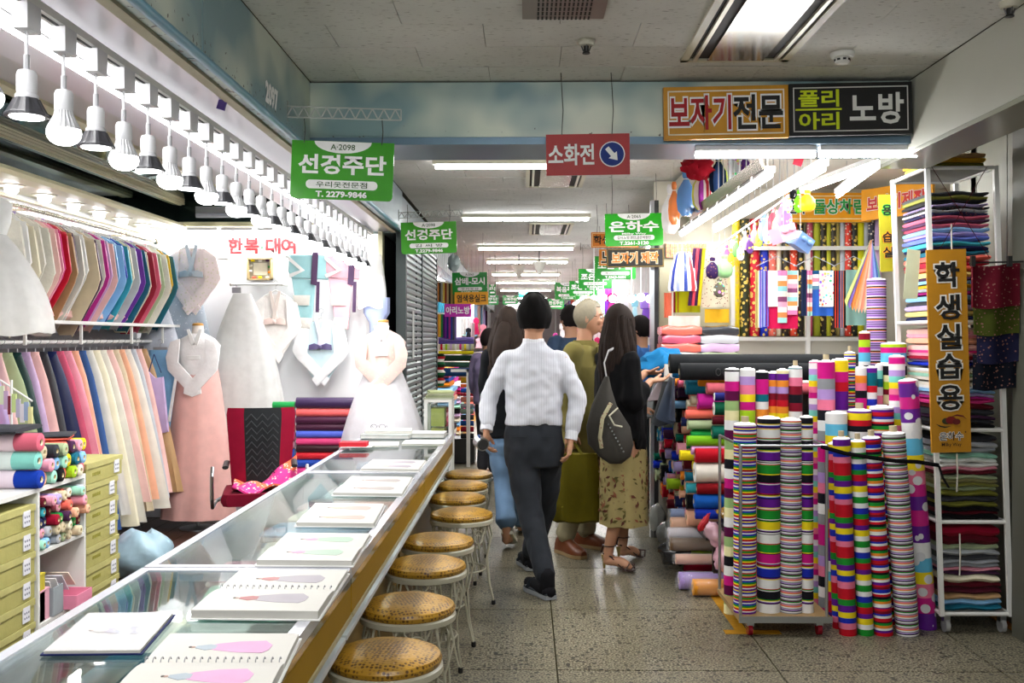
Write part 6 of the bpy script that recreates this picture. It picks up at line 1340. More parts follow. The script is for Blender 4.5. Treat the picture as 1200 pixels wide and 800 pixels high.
slab_stack((atY(865, 413, 6.7).x, 6.7, 1.20), .30, .22, .085, ['burgundy', 'cream', 'maroon'], FAB, 'folded_cloth', 'dark burgundy folded cloth on the shop table')
sx = [(797, 380, ['#d8d4e0', 'rose', 'ivory', 'coral', 'rose', 'coral'], 'stack of salmon pink film-wrapped folds under the tassel bag'), (842, 380, ['lavender', 'peach', 'sage', 'lilac', 'silver', 'charcoal'], 'stack of film-wrapped patterned folds under the yellow cloth')]
for px, yt, cs, lab in sx: slab_stack((atY(px, 400, 7.0).x, 7.05, 1.20), .27, .25, .36, cs, PLAS, 'folded_cloth', lab, sag=.3)

# ---------------------------------------------------------------- back partition with cloth rolls
YB = 7.45
struct(MB().bx(.97, 3.3, YB + .06, YB + .12, 0, 2.66).build('wall_shop_back', flat('ivory_wall', '#cfcabb', rough=.6)))
struct(MB().bx(3.3, 3.36, 5.5, YB + .1, 0, 2.66).build('wall_shop_side', MATS['ivory_wall']))
struct(MB().bx(1.12, 3.3, 5.0, YB + .05, 2.60, 2.655).build('ceiling_right_shop', flat('shop_ceiling2', '#c8c4b8', rough=.6)))
struct(MB().bx(.955, .985, 7.38, 7.44, 0, 2.5).build('trim_post_dark', BLACKP)); struct(MB().bx(.925, .953, 7.38, 7.44, 0, 2.5).build('trim_post_steel', STEEL))
t = thing('roll_shelf', 'white wall shelving holding upright patterned cloth rolls', 'shelving', (2.0, YB, 0)); x0, x1 = atY(858, 400, YB).x, atY(1030, 400, YB).x
for y in (291, 397): z = atY(900, y, YB - .1).z; MB().bx(x0, x1, YB - .13, YB - .11, z - .014, z + .014).build('rail', WHITEM, parent=t, smooth=False)
MB().bx(x0, x1, YB - .10, YB + .05, atY(900, 440, YB).z - .2, atY(900, 397, YB).z - .0).build('lower_board', flat('pale_board', '#b0aca0', rough=.6), parent=t, smooth=False)
for px in (858, 946): x = atY(px, 400, YB - .11).x; MB().bx(x - .014, x + .014, YB - .14, YB - .10, 1.2, 2.2).build('upright', WHITEM, parent=t, smooth=False)
bs = [(862, 9, 'yellow', BROC), (873, 11, '#2c3018', BROC), (886, 12, 'red', BROC), (898, 10, 'royal', BROC), (909, 9, 'coral', BROCW), (917, 6, 'cream', FAB), (926, 8, '#302820', BROC), (936, 9, '#e04828', BROCW), (945, 8, '#201c14', BROC), (949, 4, 'sage', FAB), (957, 7, 'rose', BROCW), (966, 8, '#a8b038', FAB), (974, 8, '#282014', BROC),
      (981, 6, '#c8c840', FAB), (987, 7, '#342c20', BROC), (993, 5, '#a89c58', FAB), (999, 6, 'silver', FAB), (1006, 8, '#d83c28', BROCW), (1014, 8, '#1c2018', BROC), (1022, 8, '#e0dc28', FAB), (1029, 6, 'silver', FAB), (1036, 8, '#383848', BROCW), (1044, 9, 'lilac', FAB)]
bs = [(a * 1.0 - (a - 862) * .09, b, c_, m_) for a, b, c_, m_ in bs]
wn = 'gold,dark green,red,royal blue,coral,cream,black,orange,black,sage,rose,yellow green,black,mustard,dark,khaki,silver,vermilion,black,lemon yellow,pale grey,charcoal,lilac'.split(',')
for i, (px, d, cc, m_) in enumerate(bs):
    r = d / FPX * 7.4 / 2; x = atY(px, 400, YB - .04).x; t = thing('upright_roll', '%s upright roll on the back shelving, %s from its left end' % (wn[i], ORD[i]), 'fabric roll', (x, YB - .04, 1.42), 'upright rolls on the back shelving'); zb = atY(px, 396, YB - .1).z + .015
    MB().lathe([(r, zb), (r * 1.01, zb + .4), (r * .99, zb + .65), (r, 2.36)], (x, YB - .04 - r * .3, 0), 14, cc).build('wound_cloth', m_, parent=t, ang=60)
# signs inside the shop
board_sign(921, 226, 1021, 260, YB - .25, [('돌상차림', '#1c9c44', 'white', .12, .03, .60, .52), ('혼수', '#141414', 'white', -.36, .03, .26, .5)], '#f0a414', 'yellow sign reading 돌상차림 in green above the cloth rolls', border=('#f8ecc0', .02, .006), depth=.05, edge='#c8a868')
t = thing('shop_sign', 'slanting yellow sign with red letters next to the 돌상차림 sign', 'sign', (2.72, 7.0, 2.5)); u = Vector((.55, -.6, .03)).normalized(); o_ = atY(1050, 235, 6.95)
MB().prism([(-.26, -.11), (.26, -.11), (.26, .11), (-.26, .11)], o_, u, UZ, u.cross(UZ) * -.03, '#f0a414').build('board', PAINT, parent=t, smooth=False); ink = MB(); text(ink, '보자기제작', o_, u, UZ, .44, .12, 'white', .06, .003); text(ink, '보자기제작', o_, u, UZ, .43, .11, '#d03028', .03, .005); ink.build('lettering', INK, parent=t, smooth=False)
# hung cloth sets
def hang(px0, px1, y0, y1, Y, cc, label, mat=FAB, wav=.01, group=None, strips=None, name='hung_cloth', tip=False, skew=0, cat='cloth'):
    a_, b2 = atY(px0, y0, Y), atY(px1, y1, Y); t = thing(name, label, cat, ((a_.x + b2.x) / 2, Y, a_.z), group)
    def f(u_, v_):
        tipz = (-.5 * (1 - abs(2 * u_ - 1)) * .12 * v_) if tip else 0
        return Vector((a_.x + (b2.x - a_.x) * u_ + skew * v_, Y + wav * math.sin(8 * u_ + px0), a_.z + (b2.z - a_.z) * v_ + tipz))
    MB().sheet(f, 10, 6, .006, cc).build('cloth', mat, parent=t, ang=60)
    for k, (u0, u1, v1, cs, m2) in enumerate(strips or []):
        def g(u_, v_): q_ = f(u0 + (u1 - u0) * u_, v_ * v1); return q_ + Vector((0, -.012 - .004 * k, 0))
        nb = len(cs); MB().sheet(g, 4, nb * 2 if nb > 1 else 6, .003, (lambda a, b: cs[min(nb - 1, int(b * nb + .001))])).build('runner', m2, parent=t, ang=60, smooth=nb == 1)
    return t
YH = 6.95; ST = ['#e080b0', '#e8e4e0', '#e88c50', '#8cc4c8', '#e8d8d0', '#7c4468', '#e4a0b8', '#e8e4dc', '#e0804c', '#98ccc8'] ; 
for k, cc in enumerate(['#b8a868', '#e8e8e0', '#5878c8', '#6c30a8', '#8cc4d8', '#a05cc0', '#4c6cc8', '#781848']): hang(886 + 1.8 * k, 890 + 1.8 * k, 317, 384 - k * .3, YH + .03 - .003 * k, cc, '%s edge of a hung cloth left of the crimson set' % ['khaki', 'white', 'mid blue', 'violet', 'sky blue', 'mauve', 'cornflower blue', 'plum'][k], group='thin hung cloth edges')
hang(900, 935, 317, 385, YH, '#b01444', 'crimson cloth hung with striped runners over a white one', strips=[(.0, 1, .62, ['#ecece4'], FAB), (.30, .62, .90, ST, FAB), (.64, .96, .76, ST[::-1], FAB)])
hang(939, 944, 316, 370, YH, '#202c4c', 'dark navy cloth edge between the two runner sets'); hang(944, 951, 317, 370, YH, '#b83c8c', 'magenta striped runner left of the blue cloth', strips=[(.2, 1, 1, ST, FAB)])
hang(951, 976, 317, 370, YH, '#2c58ac', 'royal blue cloth hung with a flowered white runner', strips=[(.0, .3, .42, ['#184870', '#e8e4e0', '#e0809c', '#e8e0dc', '#507890'], FAB), (.32, .98, .80, ['#f0eee8'], FLOR)])
for k, cc in enumerate(['#301828', '#d84c30', '#182c50', '#2c6090', '#c86c50', '#241818']): hang(977 + 2.2 * k, 980.5 + 2.2 * k, 317, 384, YH + .03 - .003 * k, cc, '%s edge of a hung cloth left of the teal set' % ['dark plum', 'orange', 'dark navy', 'teal blue', 'salmon', 'near black'][k], group='thin hung cloth edges by the teal set')
hang(991, 1018, 316, 381, YH, '#84aca4', 'pale teal cloth hung behind the fan of scarves')
fan = ['#a8b060', '#7454a8', '#f08828', '#f0a868', '#ecc0a0', '#e8987c', '#e8dcc0', '#c8a0c0', '#b06cc0', '#7080c8', '#88a8dc', '#3c5ca8', '#5c8c7c']
for k, cc in enumerate(fan):
    p0 = atY(1021, 281, 6.7); xe = 990 + 3.6 * k; p1 = atY(xe, 352 + 8 * math.sin(k * .3), 6.72); p2 = atY(xe + 4.2, 352 + 8 * math.sin(k * .3), 6.70)
    mb = MB(); w = Vector((0, .006, 0)); a3 = [p0 + Vector((-.004, 0, 0)), p0 + Vector((.006, 0, 0)), p2, (p1 + p2) / 2 + Vector((0, 0, -.04)), p1]; mb.add(a3 + [q_ + w for q_ in a3], [(0, 1, 2, 3, 4), (9, 8, 7, 6, 5), (0, 5, 6, 1), (1, 6, 7, 2), (2, 7, 8, 3), (3, 8, 9, 4), (4, 9, 5, 0)], cc)
    tag(mb.build('fan_scarf', SATIN, smooth=False), '%s pointed scarf in the hanging fan' % ['olive', 'violet', 'orange', 'apricot', 'peach', 'salmon', 'cream', 'dusty mauve', 'orchid', 'periwinkle', 'light blue', 'deep blue', 'grey green'][k], 'scarf', 'scarves in the fan')
for k in range(3):
    x = [910, 955, 1000][k]; a_ = atY(x - 24, 312, YH - .02); b2 = atY(x + 24, 312, YH - .02); m_ = (a_ + b2) / 2 + Vector((0, 0, .07)); t = thing('clear_hanger', 'clear plastic hanger over the hung cloths, %s from the pile side' % ORD[k], 'hanger', tuple(m_), 'clear hangers'); MB().tube([a_, m_, b2], .003, 6, '#b8bcc8').build('bar', GLOSSP, parent=t)
# hanging gift bundles and pouches
def gift(px, py, Y, s, cc, label, rot):
    p = atY(px, py, Y); t = thing('gift_bundle', label, 'gift box', tuple(p), 'wrapped gift boxes'); q_ = Matrix.Rotation(rot, 3, 'Y') @ Matrix.Rotation(.5, 3, 'Z')
    MB().box(p, (s, s * .7, s * .72), cc, q_).build('wrapped_box', SATIN, parent=t, ang=20)
    for sg in (-1, 1): MB().ell(p + q_ @ Vector((sg * s * .22, -s * .42, s * .1)), (s * .2, s * .08, s * .13), 10, 6, cc, q_).build('bow_loop', SATIN, parent=t)
    MB().cyl(p + Vector((0, 0, s * .3)), p + Vector((0, 0, .45)), .0015, 4, '#b0b0b0').build('cord', PAINT, parent=t)
gift(918, 274, 5.7, .125, '#e8a0b8', 'pink cloth-wrapped gift box hanging in the shop', -.3); gift(938, 283, 5.8, .12, '#78a0dc', 'light blue cloth-wrapped gift box hanging behind the pink one', .5)
def pouch(px, py, Y, w, h, cc, label, mat=FAB, tie='#e8e0d0', group='hanging pouches', wire=.12, cat='pouch', fl=.45, cols=None, name='hanging_pouch', prof=None):
    p = atY(px, py, Y); k = Y / FPX; w, h = w * k, h * k; t = thing(name, label, cat, tuple(p), group); mb = MB(); N = 24
    prof = prof or [(0, .30), (.06, .42), (.14, .40), (.2, .26), (.26, .38), (.45, .92), (.68, 1.0), (.88, .88), (1, .42)]
    rings = [[Vector((p.x + w / 2 * q_ * math.cos(a) * (1 + .06 * math.sin(6 * a)), Y + w / 2 * fl * q_ * math.sin(a) * (1 + .10 * math.sin(6 * a + 1)), p.z + h / 2 - h * z)) for a in [2 * math.pi * j / N for j in range(N)]] for z, q_ in prof]
    if cols: # vertical gores
        k0 = len(mb.v); fs = []; cs = []
        for i in range(len(rings) - 1):
            for j in range(N): fs.append((i * N + j, i * N + (j + 1) % N, (i + 1) * N + (j + 1) % N, (i + 1) * N + j)); cs.append(col(cols[int(j / N * len(cols) * 2) % len(cols)]))
        mb.add([q_ for r_ in rings for q_ in r_], fs, cs)
    else: mb.loft(rings, cc)
    mb.build('bag', mat, parent=t, ang=60)
    MB().tube([Vector((p.x + w / 2 * .3 * math.cos(a), Y + w / 2 * .3 * fl * math.sin(a), p.z + h * .3)) for a in [R(30 * j) for j in range(13)]], .003, 5, tie).build('drawstring', FAB, parent=t)
    MB().cyl((p.x, Y, p.z + h / 2 - .01), (p.x, Y, p.z + h / 2 + wire), .0015, 4, '#a8a8a8').build('cord', PAINT, parent=t); return t
pouch(946, 235, 5.9, 20, 26, '#f0c010', 'bright yellow drawstring pouch hanging in the shop', SATIN, wire=.2); pouch(936, 236, 6.0, 12, 26, '#68d020', 'lime green pouch with dots beside the yellow pouch', FLOR, wire=.2); pouch(930, 226, 6.1, 10, 14, '#141418', 'small black pouch beside the green one', wire=.2); pouch(923, 238, 6.2, 12, 20, '#d8b0c8', 'small pink and white patterned pouch', FLOR, wire=.2)
pouch(835, 314, 6.6, 16, 25, '#34204c', 'dark purple dotted pouch on the pale flowered cloth', FLORR, wire=.25); pouch(849, 312, 6.6, 20, 27, '#8cbc80', 'light green pouch with a teal tip', SATIN, wire=.25); pouch(843, 337, 6.58, 14, 22, '#5c584c', 'olive patchwork pouch below the purple one', FLOR, wire=.3)
ch = ['#e8e0e0', '#e0a0c0', '#c84878', '#e8d040', '#68b058', '#f0f0f0', '#d8a8c8', '#5c3878', '#e88c9c', '#b0c858', '#7c98d0', '#e0dcd0', '#c83c50', '#f0e8b0', '#e090b8', '#8c68b8']
for k in range(16):
    px = 841 + 5.4 * k; py = 306 - 4.0 * k; Y = 7.1 - .06 * k; pouch(px, py + (8 if k % 2 else 0), Y, 9 + (4 if k > 9 else 0), 22 + (10 if k > 9 else 0), ch[k], 'small hanging charm under the tube lights, %s from the corridor side' % ORD[k], FLOR if k % 2 else SATIN, group='charms under the tube lights', wire=.05, cat='charm', name='hanging_charm')
# hung cloths on the left panel
MBp = struct(MB().bx(1.0, 1.62, YB + .0, YB + .05, 1.1, 2.2).build('trim_display_panel', flat('panel_cream', '#c8c4a8', rough=.6)))
t = thing('orange_tile_sheet', 'orange checked sheet with white lines behind the tassel bag', 'sheet', (1.2, YB - .02, 2.1)); a_, b2 = atY(780, 285, YB - .02), atY(828, 302, YB - .02); nx, ny = 10, 3
for i in range(nx):
    for j in range(ny): w, h = (b2.x - a_.x) / nx, (a_.z - b2.z) / ny; MB().bx(a_.x + w * i + .003, a_.x + w * (i + 1) - .003, YB - .03, YB - .02, b2.z + h * j + .003, b2.z + h * (j + 1) - .003, '#e88858').build('square', GLOSSP, parent=t, smooth=False)
MB().bx(a_.x, b2.x, YB - .02, YB - .012, b2.z, a_.z, '#ece4dc').build('backing', PAINT, parent=t, smooth=False)
pouch(801, 318, 7.1, 36, 46, '#4c60a8', 'blue and white striped tassel bag in clear film', PLAS, cols=['#4c60a8', '#e8e8f0', '#2c3c90', '#dce0ec', '#8c98c8', '#f0f0f4', '#34489c', '#c8ccdc', '#c04048', '#e8e0e4', '#5064a8', '#e0e4f0'], wire=.05, fl=.2, prof=[(0, .35), (.08, .55), (.5, .85), (.92, 1), (1, .95)])
for k, (x0, x1, y0, y1, cc, lab) in enumerate(((779, 790, 343, 372, '#e0785c', 'salmon cloth hung by the steel post'), (786, 792, 342, 370, '#e8e4dc', 'white cloth edge hung left of the lime cloth'), (789, 795, 342, 366, '#8c1c28', 'dark red cloth edge left of the lime cloth'), (792, 821, 340, 366, '#a8b414', 'lime green cloth hung by its upper corners'), (783, 820, 370, 388, '#e4e0d8', 'white cloth hung under the lime one'), (826, 854, 362, 378, '#d8a828', 'mustard yellow cloth under the flowered one'), (818, 850, 293, 360, '#ccc4ac', 'pale beige cloth with small flowers'))):
    hang(x0, x1, y0, y1, 7.25 - .015 * k, cc, lab, mat=FLORR if 'flowers' in lab else FAB, skew=.03 if k == 6 else 0)
for k, (px, cc, wd) in enumerate(((811, '#381c40', 'dark purple'), (815, '#c04050', 'rose'), (818, '#341838', 'aubergine'), (822, '#c8b420', 'yellow'))):
    p0, p1 = atY(px + 3, 291, 7.1), atY(px - 3, 358, 7.1); tag(MB().cyl(p0, p1, .012, 10, cc).build('thin_roll', FAB), 'slanting thin %s roll beside the pale flowered cloth' % wd, 'fabric roll', 'slanting thin rolls')

# ---------------------------------------------------------------- tube rows over the right shop front
xa = 1.16
struct(MB().prism([(1.095, 2.33), (1.11, 2.33), (1.128, 2.275), (1.115, 2.275)], (0, 4.7, 0), UX, UZ, (0, 2.7, 0)).build('trim_reflector_strip', flat('bronze_reflector', '#8c7c6c', rough=.25, metal=.8, bmp=.3, bs=5)))
for row, (x, z) in enumerate(((1.15, 2.245), (1.40, 2.275))):
    for k in range(9):
        y0 = 4.70 + .30 * k; batten((x, y0, z), (x, y0 + .255, z), 'short tube light over the right shop front, %s row, %s from the near end' % (['front', 'rear'][row], ORD[k]), 'tube rows over the right shop front', 0.7, r=.014, hang=2.60)
for k, (x0, y0, x1, y1, Y0, Y1) in enumerate(((982, 245, 1043, 186, 6.6, 5.2), (940, 216, 1040, 180, 6.4, 5.3))):
    a_, b2 = atY(x0, y0 - 10, Y0), atY(x1, y1, Y1); a_.z = b2.z = 2.42; batten(a_, b2, ['long tube light before the yellow inside sign', 'second long tube light inside the right shop'][k], 'inner tube lights of the right shop', 3.5, hang=2.60)
# rail with hooks under the tubes
t = thing('hook_rail', 'white ceiling rail with small hooks for the charms', 'rail', (1.5, 6.4, 2.2)); a_, b2 = atY(838, 292, 7.2), atY(930, 225, 6.1); MB().cyl(a_, b2, .007, 8).build('rail', WHITEM, parent=t)
for k in range(14): q_ = a_.lerp(b2, k / 13); MB().tube([q_, q_ + Vector((0, -.01, -.03)), q_ + Vector((0, -.03, -.03)), q_ + Vector((0, -.035, -.015))], .002, 5, '#c8c8c8').build('hook', PAINT, parent=t)
# stuff hung above the tubes, under the corridor ceiling
pouch(786, 245, 6.9, 22, 58, '#d8d8d8', 'silvery cloth in a clear bag at the top of the shop front', PLAS, group='big bags above the shop front', wire=.15, fl=.4)
pouch(790, 238, 6.75, 14, 50, '#dc7c40', 'orange dotted cloth bag squeezed beside the silvery one', PLAS, group='big bags above the shop front', wire=.2, fl=.4)
pouch(804, 226, 6.55, 22, 54, '#5888c0', 'light blue cloth in a clear bag above the shop front', PLAS, group='big bags above the shop front', wire=.1, fl=.4)
pouch(823, 220, 6.3, 25, 52, '#b03040', 'striped pouch of red, white, purple and lime gores', FAB, group='big bags above the shop front', cols=['#c8c848', '#e8dcd0', '#a03c98', '#ece4d8', '#b02c38', '#e0d8d0', '#b4b838'], wire=.1, fl=.8)
pouch(842, 204, 6.1, 22, 50, '#182844', 'navy and lime pouch above the shop front', FAB, group='big bags above the shop front', cols=['#182844', '#3c5c98', '#182844', '#b8c848'], wire=.1, fl=.8)
hang(853, 868, 184, 214, 5.9, '#d8dcdc', 'white cloth with pink and blue strokes above the shop front', mat=FLOR); pouch(873, 192, 5.8, 12, 26, '#50286c', 'small purple patterned pouch above the shop front', FLORR, group='big bags above the shop front', wire=.06)
blob(atY(818, 196, 6.1), (.09, .07, .075), '#9c1424', 'dark red cloth flower above the striped pouch', mat=FAB, seed=21, wr=.35, cat='cloth flower', name='cloth_flower')
t = thing('sale_tag', 'small red tag hanging from the tube light end', 'tag', tuple(atY(936, 187, 5.0))); q0 = atY(936, 187, 5.0); MB().box(q0, (.045, .004, .06), '#b81c34', Matrix.Rotation(.3, 3, 'Y')).build('card', GLOSSP, parent=t); MB().cyl(q0 + Vector((0, 0, .03)), q0 + Vector((0, 0, .09)), .001, 4, '#303030').build('string', PAINT, parent=t)
# ================================================================ FAR CORRIDOR
FW = flat('far_wall', '#d8d0d0', rough=.6)
struct(MB().bx(-3.2, 3.4, 33, 33.1, 0, 2.66).build('wall_end', FW)); struct(MB().bx(-3.26, -3.2, 8.2, 37, 0, 2.66).build('wall_far_left', FW)); struct(MB().bx(3.4, 3.46, 5.5, 37, 0, 2.66).build('wall_far_right', FW))
struct(MB().bx(-3.2, -1.05, 11.06, 11.1, 0, 2.6).build('wall_bay_left', FW))
rs = random.Random(5)
fc = 'crimson pink lilac purple white skyblue magenta rose cream teal coral lavender orange plum mint peach ivory hotpink blue black'.split()
nm_ = {}
def hb(px, y0, y1, w, Y, cc, kind='dress', lab=''):
    a_ = atY(px, y0, Y); b2 = atY(px, y1, Y); k = Y / FPX; H_ = a_.z - b2.z; W_ = w * k
    t = thing('hanging_hanbok' if kind == 'dress' else 'hanging_cloth', lab, 'dress' if kind == 'dress' else 'cloth', tuple(a_), 'garments in the far shops'); MB().cyl(a_, Vector((a_.x, a_.y, HC if abs(a_.x) < 1.2 else (2.53 if a_.x > 0 else 2.34))), .003, 5, '#a0a0a0').build('hanging_cord', PAINT, parent=t); mb = MB()
    if kind == 'dress':
        padded([(-W_ * .12, 0), (W_ * .12, 0), (W_ * .45, -H_ * .12), (W_ * .4, -H_ * .36), (-W_ * .4, -H_ * .36), (-W_ * .45, -H_ * .12)], a_, UX, UZ, .05, cc[0], mb); mb.build('jacket', FAB, parent=t, ang=40)
        mb = MB(); padded([(-W_ * .22, -H_ * .34), (W_ * .22, -H_ * .34), (W_ * .5, -H_), (-W_ * .5, -H_)], a_ + Vector((0, .01, 0)), UX, UZ, .07, cc[1], mb); mb.build('skirt', FAB, parent=t, ang=40)
    else:
        mb.sheet(lambda u_, v_: a_ + Vector((W_ * (u_ - .5), .02 * math.sin(9 * u_), -H_ * v_)), 6, 3, .01, cc[0]); mb.build('cloth', FAB, parent=t, ang=60)
    return t
# left display beyond the shutters: hung cloths and stacked rolls
for row, (y0, y1, cols_) in enumerate(((328, 353, ['#c87828', '#3c2c20', '#a0a098', '#d8c060', '#903428', '#c8b48c', '#34302c', '#b89858', '#5c6030', '#d8a838']), (367, 394, ['#c87c20', '#d8b040', '#1c7c3c', '#3c1c54', '#6c2890', '#1c2c70', '#a02878', '#28408c', '#4c4c54', '#7c6ca8']))):
    for k, cc in enumerate(cols_):
        wd = [['orange', 'dark brown', 'grey', 'pale gold', 'rust red', 'beige', 'charcoal', 'tan', 'olive', 'gold'], ['orange', 'mustard', 'green', 'dark purple', 'violet', 'navy', 'magenta', 'blue', 'charcoal', 'lavender']][row][k]
        hb(511.5 + 2.3 * k, y0 + .4 * k, y1 + .5 * k, 3.4, 11.3 + .03 * k, [cc], 'cloth', '%s folded cloth hung in the %s row beyond the shutters' % (wd, ['upper', 'lower'][row]))
t = thing('cloth_stand', 'white stand with hung cloths beyond the shutters', 'stand', (-1.0, 11.25, 0)); MB().cyl((-1.03, 11.25, 0), (-1.03, 11.25, 2.3), .012, 8).build('post', WHITEM, parent=t); MB().cyl((-1.03, 11.25, 2.12), (-.80, 11.6, 2.12), .008, 8).build('arm', WHITEM, parent=t); MB().cyl((-1.03, 11.25, 1.76), (-.80, 11.6, 1.76), .008, 8).build('arm', WHITEM, parent=t)
lv = [(395, 400, '#7c6cb0', 'lavender'), (400, 403, '#5c4c98', 'violet'), (403, 410, '#d0d0b0', 'many-striped'), (411, 415, '#d8cc20', 'yellow'), (416, 423, '#1c3428', 'dark green'), (424, 430, '#2c4c40', 'bottle green'), (431, 441, '#1c3c68', 'navy'), (442, 449, '#a88420', 'mustard'), (450, 454, '#d05c24', 'orange'), (455, 460, '#1c50a8', 'blue'), (461, 464, '#8c1c2c', 'crimson'), (465, 471, '#b87060', 'dusty pink'), (473, 478, '#80848c', 'grey'), (479, 485, '#708070', 'sage'), (486, 492, '#303438', 'charcoal'), (493, 499, '#18407c', 'deep blue'), (500, 506, '#801828', 'dark red'), (508, 516, '#1c1c20', 'black')]
YL_ = 11.7
for i, (y0, y1, cc, wd) in enumerate(lv[::-1]):
    a_, b2 = atY(540 if y0 > 440 else 514, y1, YL_), atY(555, y0, YL_); r = (b2.z - a_.z) / 2
    hroll(-a_.x * 0 + a_.x, b2.x, YL_ + r, a_.z, r, cc, '%s roll in the stack beyond the shutters, %s from the bottom' % (wd, ORD[i]), 'roll stack beyond the shutters', mat=FAB, n=12)
    if wd == 'many-striped':
        for j, c2 in enumerate(('red', 'lime', 'lilac', 'white', 'hotpink', 'yellow', 'grey')): tag(MB().cyl((a_.x + .02 + .056 * j, YL_ + r - .001, a_.z + r), (a_.x + .045 + .056 * j, YL_ + r - .001, a_.z + r), r * 1.03, 12, c2).build('ribbon_ring', FAB), '%s ring on the many-striped roll beyond the shutters' % cw(c2), 'ribbon', 'rings on the striped roll')
t = thing('roll_stand', 'white frame stand around the roll stack beyond the shutters', 'stand', (-.8, 11.5, 0)); MB().bx(-.68, -.64, 11.4, 11.44, 0, 1.12).build('post', WHITEM, parent=t); MB().bx(-.86, -.64, 11.4, 11.44, 1.09, 1.12).build('bar', WHITEM, parent=t); MB().bx(-1.1, -.6, 11.62, 12.0, .02, .3, '#202020').build('base', PAINT, parent=t)
t = thing('green_striped_roll', 'leaning red, white and green striped cloth by the white frame', 'fabric roll', (-1.0, 11.0, 0)); mb = MB(); base_ = atY(516, 452, 11.1); rings = []; cs = []
for k in range(13): rings.append([base_ + Vector((-.02 + .012 * (k % 3) + .055 * math.cos(a), .05 * math.sin(a), .03 * k)) for a in [R(30 * j) for j in range(12)]]); cs.append(['#1c5c34', '#e8e4dc', '#a02028', '#182818'][k % 4])
mb.loft(rings, cs[:-1]); mb.build('cloth', FAB, parent=t)
# far left and right garments
N_ = 0
spec = [(558, 372, 392, 8, 13.5, '#d02860', 'magenta'), (548, 372, 386, 6, 13.2, '#f0e8f0', 'white'), (566, 380, 396, 9, 14, '#e08ca0', 'pink'), (561, 396, 408, 8, 13.8, '#e8c0d0', 'pale pink'), (549, 384, 398, 7, 13, '#202028', 'black'), (543, 373, 392, 5, 13, '#f4f0f0', 'cream white'), (553, 378, 398, 5, 13.4, '#b8a0a8', 'mauve grey'), (572, 392, 412, 7, 16, '#5c6078', 'slate'), (574, 410, 440, 6, 15, '#c890a8', 'dusty rose')]
for px, y0, y1, w, Y, cc, wd in spec: hb(px, y0, y1, w, Y, [cc, cc], 'dress' if w > 6 else 'cloth', '%s garment on display left of the long-haired woman' % wd)
for k, (px, y0, y1, w, Y, c1, c2, wd) in enumerate(((717, 343, 372, 14, 12.3, '#b01c70', '#c83c98', 'magenta patterned'), (732, 338, 362, 10, 12.6, '#e8e4e8', '#d8d4dc', 'white'), (744, 345, 385, 9, 12.0, '#8cc4dc', '#a8d0e4', 'pale aqua'), (757, 343, 395, 16, 11.2, '#8c6cc0', '#7048a8', 'purple white-dotted'), (763, 344, 390, 6, 10.9, '#c060b0', '#b04ca0', 'pink purple'), (668, 372, 395, 9, 18, '#d8b0d0', '#e0c0d8', 'lilac'), (659, 378, 400, 8, 18, '#ece8e8', '#e4dce0', 'distant off-white'), (651, 390, 405, 7, 19, '#b84890', '#c868a0', 'magenta'), (674, 385, 400, 7, 15, '#d04890', '#e8e0e4', 'hot pink'), (700, 395, 412, 8, 12.5, '#d83870', '#d83870', 'red pink'))):
    hb(px, y0, y1, w, Y, [c1, c2], 'dress', '%s hanbok displayed in the right-hand shops beyond the people' % wd)
struct(MB().bx(1.15, 3.4, 13.0, 13.06, 0, 2.6).build('wall_bay_right', FW)); struct(MB().bx(1.3, 3.4, 19, 19.06, 0, 2.6).build('wall_bay_right_far', FW)); struct(MB().bx(-3.2, -1.1, 17, 17.06, 0, 2.6).build('wall_bay_left_far', FW))
# rows of shop-front tube lights, right side far, then distant tubes added to brighten the far end
for k in range(6):
    y0 = 7.9 + .85 * k; batten((1.14, y0, 2.3), (1.14, y0 + .8, 2.3), 'tube light along the far right shop fronts, %s beyond the post' % ORD[k], 'tubes along the far right shops', 3.5, r=.018, hang=2.53)
for k in range(7):
    y0 = 14 + 1.6 * k; batten((1.2, y0, 2.32), (1.2, y0 + 1.4, 2.32), 'distant tube light added at the right to brighten the far end, %s' % ORD[k], 'added distant tubes right', 18, r=.02, hang=2.53)
    batten((-1.2, y0 - 2, 2.29), (-1.2, y0 - .6, 2.29), 'distant tube light added at the left to brighten the far end, %s' % ORD[k], 'added distant tubes left', 18, r=.02)
for k in range(7):
    p = atY(696 + 11 * k, 350 - 1.5 * (k % 2), 11.5 - .25 * k); t = thing('spot_lamp', 'small round lit lamp in the far right shops, %s from the old man' % ORD[k], 'lamp', tuple(p), 'round lamps in the far right shops'); MB().ell(p, (.045, .045, .04), 12, 8).build('globe', LITB, parent=t); MB().cyl(p + Vector((0, 0, .03)), Vector((p.x, p.y, HC)), .006, 6, '#e0e0e0').build('stem', PAINT, parent=t)
